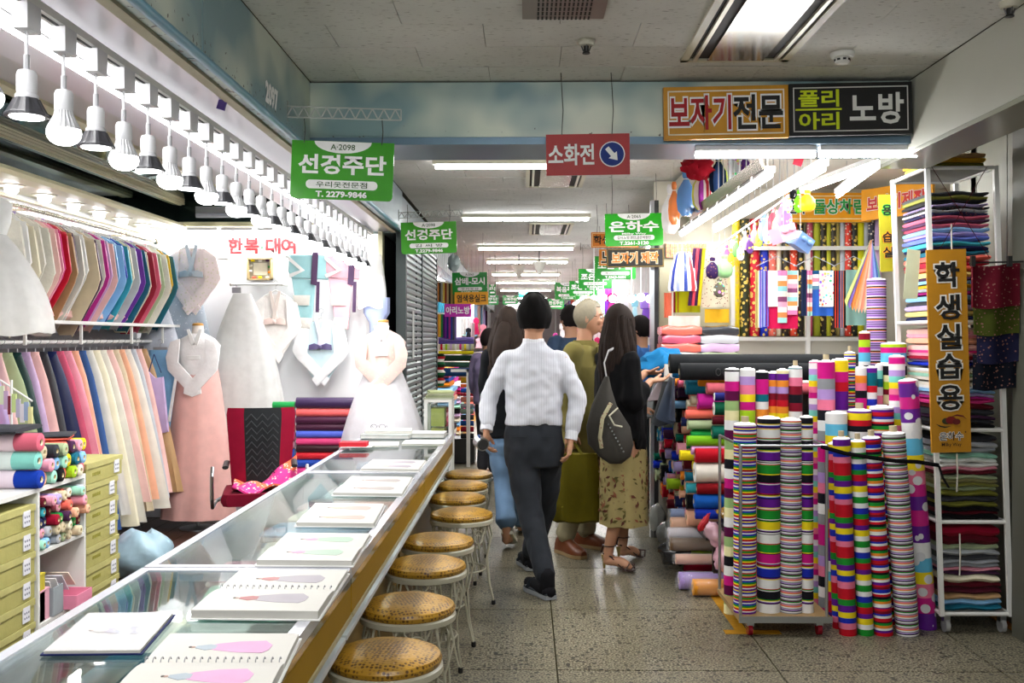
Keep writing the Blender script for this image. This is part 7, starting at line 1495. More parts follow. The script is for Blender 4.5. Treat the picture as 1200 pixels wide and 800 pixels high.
# side stalls far away: coloured stacks both sides
for side in (-1, 1):
    for k in range(12):
        Y = 13.4 + 1.6 * k
        for j in range(4):
            cc = rs.choice(fc); z0 = .0 + .27 * j; x = side * (1.20 + .1 * rs.random()); y = Y + .5
            slab_stack((x, y, z0), .44, 1.0, .262, [cc, rs.choice(fc), rs.choice(fc), cc], FAB, 'stacked_goods', '%s cloth stack by the far %s shops, stall %s, level %s' % (cw(cc), 'left' if side < 0 else 'right', ORD[k], ORD[j]), 'stacked goods in the far shops', nx=3)
        for j in range(3):
            cc = rs.choice(fc); x = side * (1.2 + .11 * j); mb = MB().sheet(lambda u_, v_: Vector((x + .1 * side + .2 * (u_ - .5), Y + .02 * math.sin(9 * u_), (2.33 if side < 0 else 2.52) - .8 * v_)), 5, 2, .02, cc)
            tag(mb.build('hanging_goods', FAB, ang=60), '%s cloth hanging in the far %s shops, stall %s, place %s' % (cw(cc), 'left' if side < 0 else 'right', ORD[k], ORD[j]), 'cloth', 'cloths hanging in the far shops')
# clear plastic bag and small things above the far left stand
blob(atY(532, 308, 10.9), (.07, .07, .09), '#a8b8b8', 'clear stuffed plastic bag hung above the far left stand', mat=PLAS, seed=31, cat='bag')
# dome camera
for px, py, Y, lab in ((608, 316, 14.2, 'white cone speaker hanging from the far ceiling, nearer the left'), (632, 312, 13.5, 'white cone speaker hanging from the far ceiling, nearer the right')):
    p = atY(px, py, Y); t = thing('ceiling_speaker', lab, 'speaker', tuple(p)); MB().lathe([(.11, .06), (.07, 0), (.02, -.12)], tuple(p), 16, '#d8d8d0').build('cone', PAINT, parent=t); MB().cyl(p + Vector((0, 0, .05)), Vector((p.x, p.y, HC)), .01, 6, '#606060').build('stem', PAINT, parent=t)
# ================================================================ PEOPLE
def skinmat(key, c):
    if key in MATS: return MATS[key]
    m, b = base_mat(key); b.inputs['Base Color'].default_value = (*lin(c), 1); b.inputs['Roughness'].default_value = .5
    b.inputs['Subsurface Weight'].default_value = .08; b.inputs['Subsurface Radius'].default_value = (.02, .008, .004); bump(m, b, 180, .08); MATS[key] = m; return m
SKIN = skinmat('skin', '#c08e70')
def fuse(mb, voxel, name, mat, parent, smooth=4, disp=None, colf=None, factor=.5):
    me = bpy.data.meshes.new('tmp'); me.from_pydata(mb.v, [], mb.f); ob = bpy.data.objects.new('tmp', me); COL.objects.link(ob)
    m = ob.modifiers.new('r', 'REMESH'); m.mode = 'VOXEL'; m.voxel_size = voxel
    if smooth: s = ob.modifiers.new('s', 'SMOOTH'); s.factor = factor; s.iterations = smooth
    dg = bpy.context.evaluated_depsgraph_get(); dg.update(); nme = bpy.data.meshes.new_from_object(ob.evaluated_get(dg)); bpy.data.objects.remove(ob); bpy.data.meshes.remove(me)
    off = Vector(WL.get(parent.name, (0, 0, 0)))
    if disp:
        nme.update(); ns = [v.normal.copy() for v in nme.vertices]
        for v, n_ in zip(nme.vertices, ns): v.co = v.co + n_ * disp(v.co, n_)
    ca = nme.color_attributes.new('Col', 'FLOAT_COLOR', 'POINT'); arr = np.ones((len(nme.vertices), 4))
    for i, v in enumerate(nme.vertices): arr[i, :3] = colf(v.co) if callable(colf) else colf
    ca.data.foreach_set('color', arr.ravel())
    for v in nme.vertices: v.co = v.co - off
    nme.materials.clear(); nme.materials.append(mat); nme.shade_smooth(); nme.name = name
    o = bpy.data.objects.new(name, nme); COL.objects.link(o); o.parent = parent; WL[o.name] = tuple(off); return o
def cr(pts, n=4):
    """catmull-rom through (point, radius) pairs"""
    P = [(Vector(p), r) for p, r in pts]; out = []
    for i in range(len(P) - 1):
        p0, p1, p2, p3 = P[max(i - 1, 0)], P[i], P[i + 1], P[min(i + 2, len(P) - 1)]
        for k in range(n):
            t = k / n; f = lambda a, b, c, d: .5 * ((2 * b) + (c - a) * t + (2 * a - 5 * b + 4 * c - d) * t * t + (3 * b - a - 3 * c + d) * t ** 3)
            out.append((f(p0[0], p1[0], p2[0], p3[0]), max(.002, f(p0[1], p1[1], p2[1], p3[1]))))
    out.append(P[-1]); return out
def limb(mb, pts, n=14, cap=True, fl=1, up=None, smooth=4):
    q = cr(pts, smooth); P = [p for p, r in q]; Rr = [r for p, r in q]
    if cap:
        d0 = (P[0] - P[1]).normalized(); d1 = (P[-1] - P[-2]).normalized()
        P = [P[0] + d0 * Rr[0] * .7] + P + [P[-1] + d1 * Rr[-1] * .7]; Rr = [Rr[0] * .55] + Rr + [Rr[-1] * .55]
    mb.tube(P, Rr, n, flatten=fl, up=up)
def hand(mb, w, d, pn, th, curl=.5, s=1.0, finger=None):
    """w wrist, d along the hand, pn palm normal, th thumb side; palm, four unequal bent fingers, side thumb"""
    w, d, pn, th = Vector(w), Vector(d).normalized(), Vector(pn).normalized(), Vector(th).normalized()
    def sec(p, a, b): return [p + th * a * math.cos(k * R(30)) + pn * b * math.sin(k * R(30)) for k in range(12)]
    mb.loft([sec(w - d * .01 * s, .026 * s, .019 * s), sec(w + d * .02 * s, .034 * s, .018 * s), sec(w + d * .055 * s, .043 * s, .0165 * s), sec(w + d * .088 * s, .041 * s, .013 * s)])
    for k, (off, L) in enumerate(((.031, .068), (.0105, .077), (-.0105, .071), (-.031, .055))):
        b0 = w + d * (.080 - .004 * abs(k - 1)) * s + th * off * s; a = curl * (1 + .08 * k); p = b0; dd = d.copy(); pts = [(p, .0088 * s)]
        for j, f_ in enumerate((.45, .32, .23)):
            dd = (dd * math.cos(a * .75) + pn * math.sin(a * .75)).normalized() if j else (d * math.cos(a * .6) + pn * math.sin(a * .6)).normalized()
            pnn = pn; p = p + dd * L * f_ * s; a2 = a; pts.append((p, (.0082 - .0008 * j) * s))
            d_, n_ = dd, (pn - dd * pn.dot(dd)).normalized(); dd = (d_ * math.cos(a * .5) + n_ * math.sin(a * .5)).normalized()
        limb(mb, pts, 8, smooth=2)
    b0 = w + d * .022 * s + th * .022 * s; t1 = (d * .62 + th * .72 + pn * .25).normalized(); t2 = (d * .85 + th * .3 + pn * .5).normalized()
    limb(mb, [(b0, .013 * s), (b0 + t1 * .036 * s, .0115 * s), (b0 + t1 * .036 * s + t2 * .030 * s, .010 * s), (b0 + t1 * .036 * s + t2 * .052 * s, .0085 * s)], 8, smooth=2)
def headmesh(mb, c, F, s=1.0, U=None):
    c, F = Vector(c), Vector(F).normalized(); U = Vector(U or (0, 0, 1)); S = F.cross(U).normalized(); U = S.cross(F).normalized()
    def T(x, y, z): return c + S * x * s + F * y * s + U * z * s
    rings = []; N, M = 28, 20
    for i in range(M + 1):
        th = math.pi * min(max(i / M, .03), .98); z = -math.cos(th); r = math.sin(th); ring = []
        for j in range(N):
            ph = 2 * math.pi * j / N; cx, cy = math.cos(ph), math.sin(ph); x = .074 * r * cx; y = .094 * r * cy - .004; zz = .116 * z
            if z < 0: # jaw and nape
                k = -z; x *= 1 - .22 * k; y = y * (1 - (.05 * k if cy > 0 else .42 * k)) + (.012 * k if cy > 0 else 0)
            if cy > .6 and -.1 < z < .25: y -= .004 * math.exp(-((abs(cx) - .35) / .15) ** 2)
            ring.append(T(x, y, zz))
        rings.append(ring)
    mb.loft(rings)
    limb(mb, [(T(0, .084, .022), .007 * s), (T(0, .098, -.004), .010 * s), (T(0, .106, -.020), .0115 * s)], 8); 
    for sg in (-1, 1):
        mb.ell(T(sg * .011, .094, -.024), (.008 * s, .008 * s, .007 * s), 8, 6)
        q = Matrix((S, F, U)).transposed(); mb.ell(T(sg * .078, -.008, -.005), (.007 * s, .019 * s, .031 * s), 12, 8, rot=q @ Matrix.Rotation(sg * -.25, 3, 'Z')); mb.ell(T(sg * .03, .083, .034), (.022 * s, .008 * s, .007 * s), 8, 6, rot=q)
        mb.ell(T(sg * .035, .072, -.02), (.022 * s, .018 * s, .02 * s), 8, 6, rot=q)
    mb.ell(T(0, .086, -.082), (.022 * s, .016 * s, .018 * s), 10, 6, rot=Matrix((S, F, U)).transposed())
    mb.ell(T(0, .092, -.048), (.021 * s, .009 * s, .006 * s), 10, 6, rot=Matrix((S, F, U)).transposed()); mb.ell(T(0, .091, -.058), (.018 * s, .009 * s, .006 * s), 10, 6, rot=Matrix((S, F, U)).transposed())
    return T
def facebits(T, parent, iris='#281810', brow='#282018', s=1.0, glasses=False):
    for sg in (-1, 1):
        mb = MB(); mb.ell(T(sg * .031, .082, .012), (.0115 * s, .0115 * s, .0095 * s), 12, 8, '#e8e4e0'); d = (T(sg * .031, .0925, .012) - T(sg * .031, .082, .012)); mb.ell(T(sg * .031, .0905, .012), (.0052 * s, .0052 * s, .0052 * s), 10, 6, iris); mb.build('eye', GLOSSP, parent=parent)
        MB().tube([T(sg * .014, .092, .033), T(sg * .032, .093, .040), T(sg * .050, .083, .033)], .0035 * s, 6, brow).build('eyebrow', FAB, parent=parent)
    MB().tube([T(-.022, .092, -.053), T(0, .101, -.052), T(.022, .092, -.053)], [.003, .0055, .003], 8, '#a86458').build('lips', FAB, parent=parent)
def haircap(mb, c, F, s, lim, grow=1.08, N=40, M=14, amp=.004, colr='#141010', sx=1, seed=0):
    """lim(azimuth) -> polar angle (deg from crown) where the hair ends; azimuth 0 = face"""
    c, F = Vector(c), Vector(F).normalized(); U = Vector((0, 0, 1)); S = F.cross(U).normalized()
    def pt(ph, th, g):
        a = th; z = math.cos(a); r = math.sin(a); cy, cx = math.cos(ph), math.sin(ph); x = .077 * r * cx * sx; y = .096 * r * cy - .004; zz = .119 * z
        if z < 0: x *= 1 + .16 * z; y = y * (1 + (.05 * z if cy > 0 else .30 * z))
        k = g * (1 + amp * 8 * noise.noise(Vector((cx * 9 + seed, cy * 9, z * 1.6))) * .35); return c + (S * x + F * y + U * zz) * s * k
    outer = []; inner = []
    for i in range(M + 1):
        ro, ri = [], []
        for j in range(N):
            ph = 2 * math.pi * j / N; az = math.degrees(ph if ph <= math.pi else 2 * math.pi - ph); L_ = R(lim(az)) + .02 * math.sin(7 * ph); th = max(.03, L_ * i / M)
            e = 1 if i < M - 1 else .97; ro.append(pt(ph, th, grow * e)); ri.append(pt(ph, th, .96))
        outer.append(ro); inner.append(ri)
    mb.loft(outer + inner[::-1], colr, caps=True)
def torso_rings(mb, rows, S, F, n=24, colr='white'):
    mb.loft([[Vector(c) + S * rx * math.copysign(abs(math.cos(a)) ** .9, math.cos(a)) + F * ry * math.sin(a) for a in [2 * math.pi * j / n for j in range(n)]] for c, rx, ry in rows], colr)
def shoe(mb, heel, toe, w=.043, h=.07, sole=.02, colr='#6c3414', solec='#a88c60', z=0, up=None):
    heel, toe = Vector(heel), Vector(toe); d = (toe - heel); L_ = d.length; d.normalize(); s = Vector((-d.y, d.x, 0)).normalized() if abs(d.z) < .9 else UX; u = s.cross(d) * -1; u = d.cross(s); u = u if u.z > 0 else -u
    prof = [(0, .70, .85), (.06, .80, 1.0), (.22, .78, 1.05), (.38, .80, .95), (.55, .95, .72), (.75, 1.05, .55), (.90, .90, .42), (1, .45, .28)]
    for kind in (0, 1):
        rings = []
        for t_, ww, hh in prof:
            c = heel + d * L_ * t_
            if kind == 0: rings.append([c + s * w * ww * 1.06 * math.cos(a) + u * (sole * (.5 + .5 * (1 if math.sin(a) > 0 else -1))) for a in [R(22.5 * k + 11) for k in range(16)]])
            else: rings.append([c + s * w * ww * math.cos(a) + u * (sole + max(0, math.sin(a)) * h * hh) for a in [R(22.5 * k) for k in range(16)]])
        mb.loft(rings, solec if kind == 0 else colr)
def folds(amp=.006, fz=9, fx=16, seed=0): 
    def f(co, n_): return amp * (noise.noise(Vector((co.x * fx + seed, co.y * fx, co.z * fz))) + .6 * noise.noise(Vector((co.x * fx * 2.1, co.y * fx * 2, co.z * fz * 1.7 + seed))))
    return f
SHIRT = colmat('shirt_cotton', rough=.7, bs=200, bst=.15)
def stripeshirt():
    m = SHIRT; n, l = nm(m); b = n['Principled BSDF']; src = b.inputs['Base Color'].links[0].from_socket
    g = n.new('ShaderNodeTexCoord'); w = n.new('ShaderNodeTexWave'); w.inputs['Scale'].default_value = 22; w.bands_direction = 'X'; l.new(g.outputs['Object'], w.inputs['Vector'])
    mx = n.new('ShaderNodeMix'); mx.data_type = 'RGBA'; mx.blend_type = 'MULTIPLY'; r = n.new('ShaderNodeValToRGB'); r.color_ramp.elements[0].position = .05; r.color_ramp.elements[1].position = .25; r.color_ramp.elements[0].color = (.72, .72, .76, 1)
    l.new(w.outputs[0], r.inputs[0]); mx.inputs[0].default_value = .6; l.new(src, mx.inputs[6]); l.new(r.outputs[0], mx.inputs[7]); l.new(mx.outputs[2], b.inputs['Base Color'])
stripeshirt()
V3 = Vector
def mix(a, b, t): return Vector(a).lerp(Vector(b), t)
def body(parent, head_c, F, neck, sh, el, wr, hp, kn, an, toe, hands, pelvis, voxel=.0052, hs=1.0, S=None, col_=None, armR=1.0, headF=None, chestw=.17):
    """one continuous body: head, neck, trunk, arms with hands, legs with feet"""
    S = S or Vector(F).cross(UZ).normalized(); F = Vector(F).normalized(); mb = MB(); T = headmesh(mb, head_c, headF or F, hs)
    limb(mb, [(mix(head_c, neck, .35) - F * .012, .054), (neck, .056), (V3(neck) - UZ * .05, .075)], 16)
    ch = mix(sh[0], sh[1], .5) - UZ * .10; wa = mix(ch, pelvis, .55)
    torso_rings(mb, [(V3(neck) - UZ * .0, .06, .05), (mix(sh[0], sh[1], .5) + UZ * .015, chestw * .85, .075), (ch, chestw * .93, .10), (wa, chestw * .78, .088), (V3(pelvis) + UZ * .03, chestw * .92, .10), (V3(pelvis) - UZ * .06, chestw * .90, .10)], S, F)
    for i in range(2):
        limb(mb, [(sh[i], .050), (mix(sh[i], el[i], .5), .041), (el[i], .034), (mix(el[i], wr[i], .35), .034), (wr[i], .024)]); h = hands[i]; hand(mb, wr[i], h[0], h[1], h[2], h[3], hs * .98)
        limb(mb, [(hp[i], .080), (mix(hp[i], kn[i], .4), .070), (kn[i], .050), (mix(kn[i], an[i], .3), .050), (an[i], .034)])
        a, t_ = V3(an[i]), V3(toe[i]); hl = V3((a.x, a.y, t_.z + .012)) - (t_ - a) * .12; hl.z = t_.z + .012; limb(mb, [(a, .034), (mix(a, hl, .7), .03)]); limb(mb, [(hl + UZ * .012, .027), (mix(hl, t_, .5) + UZ * .022, .032), (mix(hl, t_, .8) + UZ * .01, .031), (t_, .018)])
    o = fuse(mb, voxel, 'body', SKIN, parent, 3, colf=col('#c08e70')); return T
def person(label, base, cat='person'): return thing('person', label, cat, tuple(base))

# ---------- man in the white shirt, walking away
Y0 = 5.96
head = atY(626, 372, Y0); neck = atY(625, 402, Y0); sh = [atY(595, 421, Y0), atY(657, 421, Y0)]
el = [atY(574, 463, 5.98), atY(677, 468, 5.94)]; wr = [atY(570, 504, 5.88), atY(669, 514, 5.90)]
pel = atY(626, 512, Y0); hp = [atY(609, 521, Y0), atY(643, 521, Y0)]; kn = [atY(622, 600, 5.86), atY(637, 598, 6.16)]
an = [V3((atY(641, 400, 5.66).x, 5.64, .085)), V3((atY(621, 400, 6.35).x, 6.34, .09))]; toe = [V3((atY(620, 400, 5.86).x, 5.84, .03)), V3((atY(612, 400, 6.58).x, 6.54, .03))]
p1 = person('man in a white striped shirt and grey trousers, walking away down the corridor', (.05, 5.9, 0))
hd = [(V3((0, .15, -1)), V3((.9, .2, 0)), V3((.1, 1, 0)), .75), (V3((-.12, -.02, -1)), V3((-.9, .3, 0)), V3((.1, 1, 0)), .55)]
T = body(p1, head, UY, neck, sh, el, wr, hp, kn, an, toe, hd, pel, S=UX, hs=1.12, headF=V3((.04, 1, -.03)), chestw=.15)
mb = MB(); torso_rings(mb, [(neck + UZ * .012, .068, .064), (neck - UZ * .015, .080, .070), (neck - UZ * .045, .125, .080), (neck - UZ * .075, .170, .095), (mix(sh[0], sh[1], .5) - UZ * .08, .187, .118), (atY(626, 455, Y0), .175, .125), (atY(626, 480, Y0), .168, .128), (atY(626, 497, Y0), .172, .128)], UX, UY)
for i in range(2): limb(mb, [(mix(sh[i], neck, .2) - UZ * .02, .055), (sh[i] - UZ * .01, .058), (mix(sh[i], el[i], .5), .058), (el[i], .054), (mix(el[i], wr[i], .5), .050), (mix(el[i], wr[i], .86), .042)], 16)
sho = fuse(mb, .009, 'shirt', SHIRT, p1, 3, folds(.011, 14, 10, 2), col('#ced0d8'))
for i in range(2): MB().tube([mix(el[i], wr[i], .80), mix(el[i], wr[i], 1.02)], .038, 18, '#dcdee4').build('cuff', SHIRT, parent=sho, ang=60)
mb = MB(); mb.loft([[V3(neck) + V3((r_ * math.cos(a), r_ * .95 * math.sin(a) + dy, z)) for a in [R(15 * k) for k in range(24)]] for r_, z, dy in ((.070, -.02, 0), (.066, .0, 0), (.062, .028, .004), (.058, .026, .004), (.060, .0, 0))], '#dfe1e6', caps=False); mb.build('collar', SHIRT, parent=sho, ang=60)
mb = MB(); torso_rings(mb, [(atY(626, 495, Y0), .166, .118), (atY(626, 505, Y0), .176, .13), (atY(626, 524, Y0), .184, .138), (atY(626, 545, Y0), .172, .125)], UX, UY)
limb(mb, [(hp[0], .098), (mix(hp[0], kn[0], .45), .094), (kn[0], .076), (mix(kn[0], an[0], .5), .070), (mix(kn[0], an[0], .90), .060)], 18)
limb(mb, [(hp[1], .098), (mix(hp[1], kn[1], .45), .090), (kn[1], .074), (mix(kn[1], an[1], .5), .068), (mix(kn[1], an[1], .92), .058)], 18)
tro = fuse(mb, .009, 'trousers', FAB, p1, 3, folds(.009, 8, 12, 5), col('#2a2d32'))
mb = MB(); z = atY(626, 494, Y0); mb.loft([[z + V3((.170 * math.cos(a), .122 * math.sin(a), dz)) for a in [R(15 * k) for k in range(24)]] for dz in (-.016, .014)], '#101012'); mb.build('belt', SATIN, parent=tro, ang=50)
for sg in (-1, 1): MB().box(atY(626 + sg * 17, 512, Y0 - .137), (.085, .004, .004), '#22262a').build('pocket_edge', FAB, parent=tro)
mb = MB(); haircap(mb, head, V3((.04, 1, 0)), 1.12, lambda az: 62 if az < 45 else (70 + (az - 45) * .70 if az < 110 else 118), 1.12, sx=1.10, colr='#0e0c0c', seed=3, amp=.03); mb.build('hair', FAB, parent=p1, ang=70)
for i in range(2):
    a, t_ = an[i], toe[i]; d = (t_ - a); d.z = 0; d.normalize(); h_ = V3((a.x, a.y, .006)) - d * .05; 
    mb = MB(); limb(mb, [(a + UZ * .06, .044), (a - UZ * .02, .046), (V3((a.x, a.y, .052)) + d * .03, .046), (V3((a.x, a.y, .054)) + d * .10, .040), (V3((t_.x, t_.y, .046)) + d * .01, .030)], 14); mb.ell(V3((a.x, a.y, .046)) - d * .02, (.042, .042, .040), 12, 8); mb.build('sock', flat('black_sock', '#0c0c10', rough=.9), parent=p1, ang=60)
    mb = MB(); shoe(mb, h_, V3((t_.x, t_.y, .006)) + d * .02, .048, .028, .024, '#34383c', '#8c9094'); s_ = V3((-d.y, d.x, 0)); m_ = V3((t_.x, t_.y, .03)) - d * .07
    mb.tube([m_ - s_ * .048, m_ - s_ * .03 + UZ * .04, m_ + UZ * .052, m_ + s_ * .03 + UZ * .04, m_ + s_ * .048], .014, 8, '#202428', flatten=.5); mb.tube([m_ - s_ * .04 + d * .045, m_ + UZ * .038 + d * .045, m_ + s_ * .04 + d * .045], .006, 8, '#c8ccd0', flatten=.5); mb.build('slipper', FAB, parent=p1, ang=50)
# mug in his left hand
q = wr[0] + V3((.0, .02, -.085)); t = thing('metal_mug', 'small silver metal mug held in the white-shirted man\'s hand', 'mug', tuple(q)); ax = V3((.35, -.75, -.2)).normalized()
c0 = atY(564, 519, 5.84); MB().tube([c0 - ax * .035, c0 + ax * .03], .040, 20, '#c0c4c8').build('cup', STEEL, parent=t, ang=30); MB().tube([c0 + ax * .0301, c0 + ax * .032], .032, 20, '#303234').build('opening', INK, parent=t); MB().cyl(c0 + V3((-.015, -.02, .05)), c0 + V3((.01, 0, -.02)), .006, 8, '#5878d0').build('handle', GLOSSP, parent=t)

# ---------- long-haired woman in black and jeans, left behind him
Y1 = 7.1; head = atY(595, 380, Y1); neck = atY(594, 406, Y1); sh = [atY(572, 420, Y1), atY(616, 420, Y1)]; el = [atY(569, 462, Y1), atY(620, 462, Y1)]; wr = [atY(574, 500, 7.12), atY(617, 500, Y1)]
pel = atY(594, 502, Y1); hp = [atY(584, 510, Y1), atY(606, 510, Y1)]; kn = [atY(589, 566, 7.06), atY(606, 566, 7.3)]; an = [V3((atY(594, 400, 6.98).x, 6.93, .17)), V3((atY(610, 400, 7.5).x, 7.5, .08))]; toe = [V3((atY(598, 400, 7.0).x, 7.07, .045)), V3((atY(612, 400, 7.6).x, 7.7, .03))]
p2 = person('woman with long wavy brown hair, black cardigan and flared jeans, seen from behind', (-.13, 7.1, 0)); hd = [(V3((0, .1, -1)), V3((.9, .2, 0)), V3((.1, 1, 0)), .5), (V3((0, .1, -1)), V3((-.9, .2, 0)), V3((.1, 1, 0)), .5)]
T = body(p2, head, UY, neck, sh, el, wr, hp, kn, an, toe, hd, pel, .007, .93, S=UX, chestw=.15)
mb = MB(); torso_rings(mb, [(neck - UZ * .01, .07, .062), (mix(sh[0], sh[1], .5) + UZ * .015, .14, .08), (mix(sh[0], sh[1], .5) - UZ * .09, .155, .105), (atY(594, 465, Y1), .145, .105), (atY(594, 512, Y1), .175, .125)], UX, UY)
for i in range(2): limb(mb, [(mix(sh[i], neck, .3), .05), (sh[i], .056), (el[i], .050), (mix(el[i], wr[i], .9), .042)], 14)
fuse(mb, .010, 'cardigan', FAB, p2, 3, folds(.006, 9, 12, 8), col('#101216'))
mb = MB(); torso_rings(mb, [(atY(594, 500, Y1), .15, .10), (atY(594, 520, Y1), .165, .12), (atY(594, 530, Y1), .15, .11)], UX, UY)
for i in range(2): limb(mb, [(hp[i], .085), (mix(hp[i], kn[i], .5), .078), (kn[i], .062), (mix(kn[i], an[i], .5), .066), (mix(kn[i], an[i], .88), .078)], 16)
fuse(mb, .010, 'jeans', FAB, p2, 3, folds(.007, 8, 12, 4), col('#6884a4'))
for i in range(2):
    a, t_ = an[i], toe[i]; d = (t_ - a).normalized(); mb = MB(); z0_ = a - V3((0, .03, .04 if i else .05)); shoe(mb, z0_, t_ + V3((0, .02, -.035 if i == 0 else -.02)), .050, .085, .022, '#a8a498', '#e0dccc'); mb.build('sneaker', FAB, parent=p2, ang=50)
def longhair(parent, head, F, colr, length, width, nl=46, back=.09, seed=1, z0=.02, wav=.012):
    mb = MB(); F = Vector(F).normalized(); S = F.cross(UZ).normalized(); rs_ = random.Random(seed)
    haircap(mb, head, F, 1.0, lambda az: 55 if az < 35 else (110 if az < 80 else 128), 1.13, colr=colr, seed=seed)
    for k in range(nl):
        a = math.pi * (-.12 + 1.24 * k / (nl - 1)); sx, bk = math.cos(a), -math.sin(a); st_ = V3(head) + S * sx * .078 + F * (bk * .088 - .005) + UZ * (z0 + .03 * rs_.random())
        L_ = length * (.9 + .15 * rs_.random()); pts = []
        for j in range(8):
            t_ = j / 7; w_ = 1 + (width - 1) * min(1, t_ * 2) - .25 * max(0, t_ - .7); pts.append(st_ + (S * sx * .078 * (w_ - 1) + F * bk * .05 * min(1, t_ * 1.6)) + S * wav * math.sin(k * 1.3 + j * 1.15) * t_ + F * wav * math.cos(k * .9 + j) * t_ * .7 - UZ * L_ * t_)
        mb.tube(pts, [.012, .015, .016, .016, .015, .013, .010, .004], 7, colr)
    mb.build('hair', flat('hair_brown_' + colr[1:], colr, rough=.75, var=.5, vs=30), parent=parent, ang=70)
longhair(p2, head, UY, '#221711', .43, 1.75, seed=4)
mb = MB(); limb(mb, [(V3(head) + V3((-.02, -.10, -.02)), .05), (V3(head) + V3((-.04, -.125, -.18)), .07), (V3(head) + V3((-.03, -.12, -.36)), .06), (V3(head) + V3((-.03, -.10, -.44)), .02)], 14); mb.build('hair_back', MATS['hair_brown_221711'], parent=p2, ang=70)

# ---------- grey-haired man in khaki jacket
Y2 = 6.80; F2 = V3((.88, -.47, 0)).normalized(); S2 = F2.cross(UZ).normalized(); head = atY(691, 373, Y2); neck = atY(684, 404, Y2); base = V3((atY(684, 400, Y2).x, Y2, 0)); mid = atY(684, 414, Y2)
sh = [mid - S2 * .18, mid + S2 * .18]; sh = sorted(sh, key=lambda p: p.y); # near shoulder first
near, farr = sh; sgn = -1 if (near - mid).dot(S2) < 0 else 1; sh = [near, farr]
el = [atY(664, 468, 6.62), farr + V3((.10, .05, -.28))]; wr = [atY(668, 506, 6.56), farr + V3((.30, -.06, -.38))]
pel = atY(682, 520, Y2); hp = [pel - UZ * .04 + S2 * .085 * sgn, pel - UZ * .04 - S2 * .085 * sgn]; an = [V3((atY(662, 400, 6.78).x, 6.82, .10)), V3((atY(686, 400, 7.02).x, 7.04, .10))]
kn = [mix(hp[0], an[0], .5) + F2 * .03, mix(hp[1], an[1], .5) + F2 * .03]; toe = [V3((atY(681, 400, 6.68).x, 6.66, .035)), V3((atY(710, 400, 6.98).x, 6.96, .035))]
p3 = person('grey-haired man in a long khaki jacket, facing the woman in black', (base.x, Y2, 0)); hF = V3((.97, -.22, -.05))
hd = [(V3((.05, 0, -1)), V3((.1, 1, 0)), V3((1, 0, 0)), .9), (V3((1, -.3, -.1)), V3((0, 0, -1)), V3((0, -1, 0)), .5)]
T = body(p3, head, F2, neck, sh, el, wr, hp, kn, an, toe, hd, pel, .006, 1.02, S=S2, headF=hF)
facebits(T, p3, brow='#a8a49c', s=1.02)
mb = MB(); haircap(mb, head, hF, 1.02, lambda az: 50 + .02 * az if az < 50 else (72 + (az - 50) * .9 if az < 95 else 122), 1.12, colr='#867e6a', seed=9, amp=.02); mb.build('hair', flat('grey_hair', '#847c68', rough=.5, var=.2, vs=60), parent=p3, ang=70)
mb = MB(); mb.tube([T(-.073, -.0, .02) , T(-.074, .06, .016)], .0022, 6, '#302820'); mb.tube([T(.073, 0, .02), T(.074, .06, .016)], .0022, 6, '#302820')
for sg in (-1, 1): mb.tube([T(sg * .033 + .024 * math.cos(a), .108, .010 + .018 * math.sin(a)) for a in [R(30 * k) for k in range(13)]], .0022, 6, '#403428')
mb.build('spectacles', GLOSSP, parent=p3)
mb = MB(); torso_rings(mb, [(neck - UZ * .005, .082, .078), (mid + UZ * .02, .17, .10), (mid - UZ * .09, .21, .145), (atY(683, 465, Y2), .20, .15), (atY(683, 500, Y2), .21, .155), (atY(682, 534, Y2), .225, .165)], S2, F2)
for i in range(2): limb(mb, [(mix(sh[i], neck, .25), .066), (sh[i], .072), (mix(sh[i], el[i], .5), .070), (el[i], .064), (mix(el[i], wr[i], .85), .056)], 16)
jk_ = fuse(mb, .010, 'jacket', FAB, p3, 3, folds(.009, 8, 9, 6), col('#6e6638'))
JK = '#686034'
for sg in (-1, 1):
    mb = MB(); u_ = S2 * sg; o_ = mid + F2 * .128; pts = [(.055, .06), (.095, .045), (.085, -.02), (.11, -.05), (.055, -.10), (.012, -.27), (.015, -.12)]; pts = pts if sg > 0 else pts[::-1]
    mb.prism(pts, o_ + F2 * .006, u_, UZ, F2 * .010, JK); o = mb.build('lapel', FAB, parent=jk_, ang=30)
mb = MB(); mb.prism([(-.045, .07), (.045, .07), (.05, -.02), (.012, -.24), (-.012, -.24), (-.05, -.02)], mid + F2 * .126, S2, UZ, F2 * .012, '#5c5018'); mb.build('olive_shirt', FAB, parent=p3)
mb = MB(); mb.loft([[V3(neck) + S2 * r_ * math.cos(a) + F2 * r_ * math.sin(a) + UZ * z for a in [R(15 * k) for k in range(24)]] for r_, z in ((.092, -.03), (.082, .01), (.070, .032), (.066, .028), (.075, 0))], JK, caps=False); mb.build('jacket_collar', FAB, parent=jk_, ang=60)
mb = MB()
for k, z in enumerate((458, 476)): q = atY(700, z, Y2); qq = mid + F2 * .150 - UZ * (.24 + .11 * k) + S2 * .02; mb.ell(qq, (.009, .009, .009), 8, 6, '#4c4424')
mb.build('button', GLOSSP, parent=jk_)
mb = MB(); torso_rings(mb, [(pel + UZ * .02, .15, .11), (pel - UZ * .05, .165, .125), (pel - UZ * .1, .15, .11)], S2, F2)
for i in range(2): limb(mb, [(hp[i], .09), (kn[i], .078), (mix(kn[i], an[i], .9), .070)], 16)
fuse(mb, .010, 'trousers', FAB, p3, 3, folds(.007, 8, 12, 7), col('#948c70'))
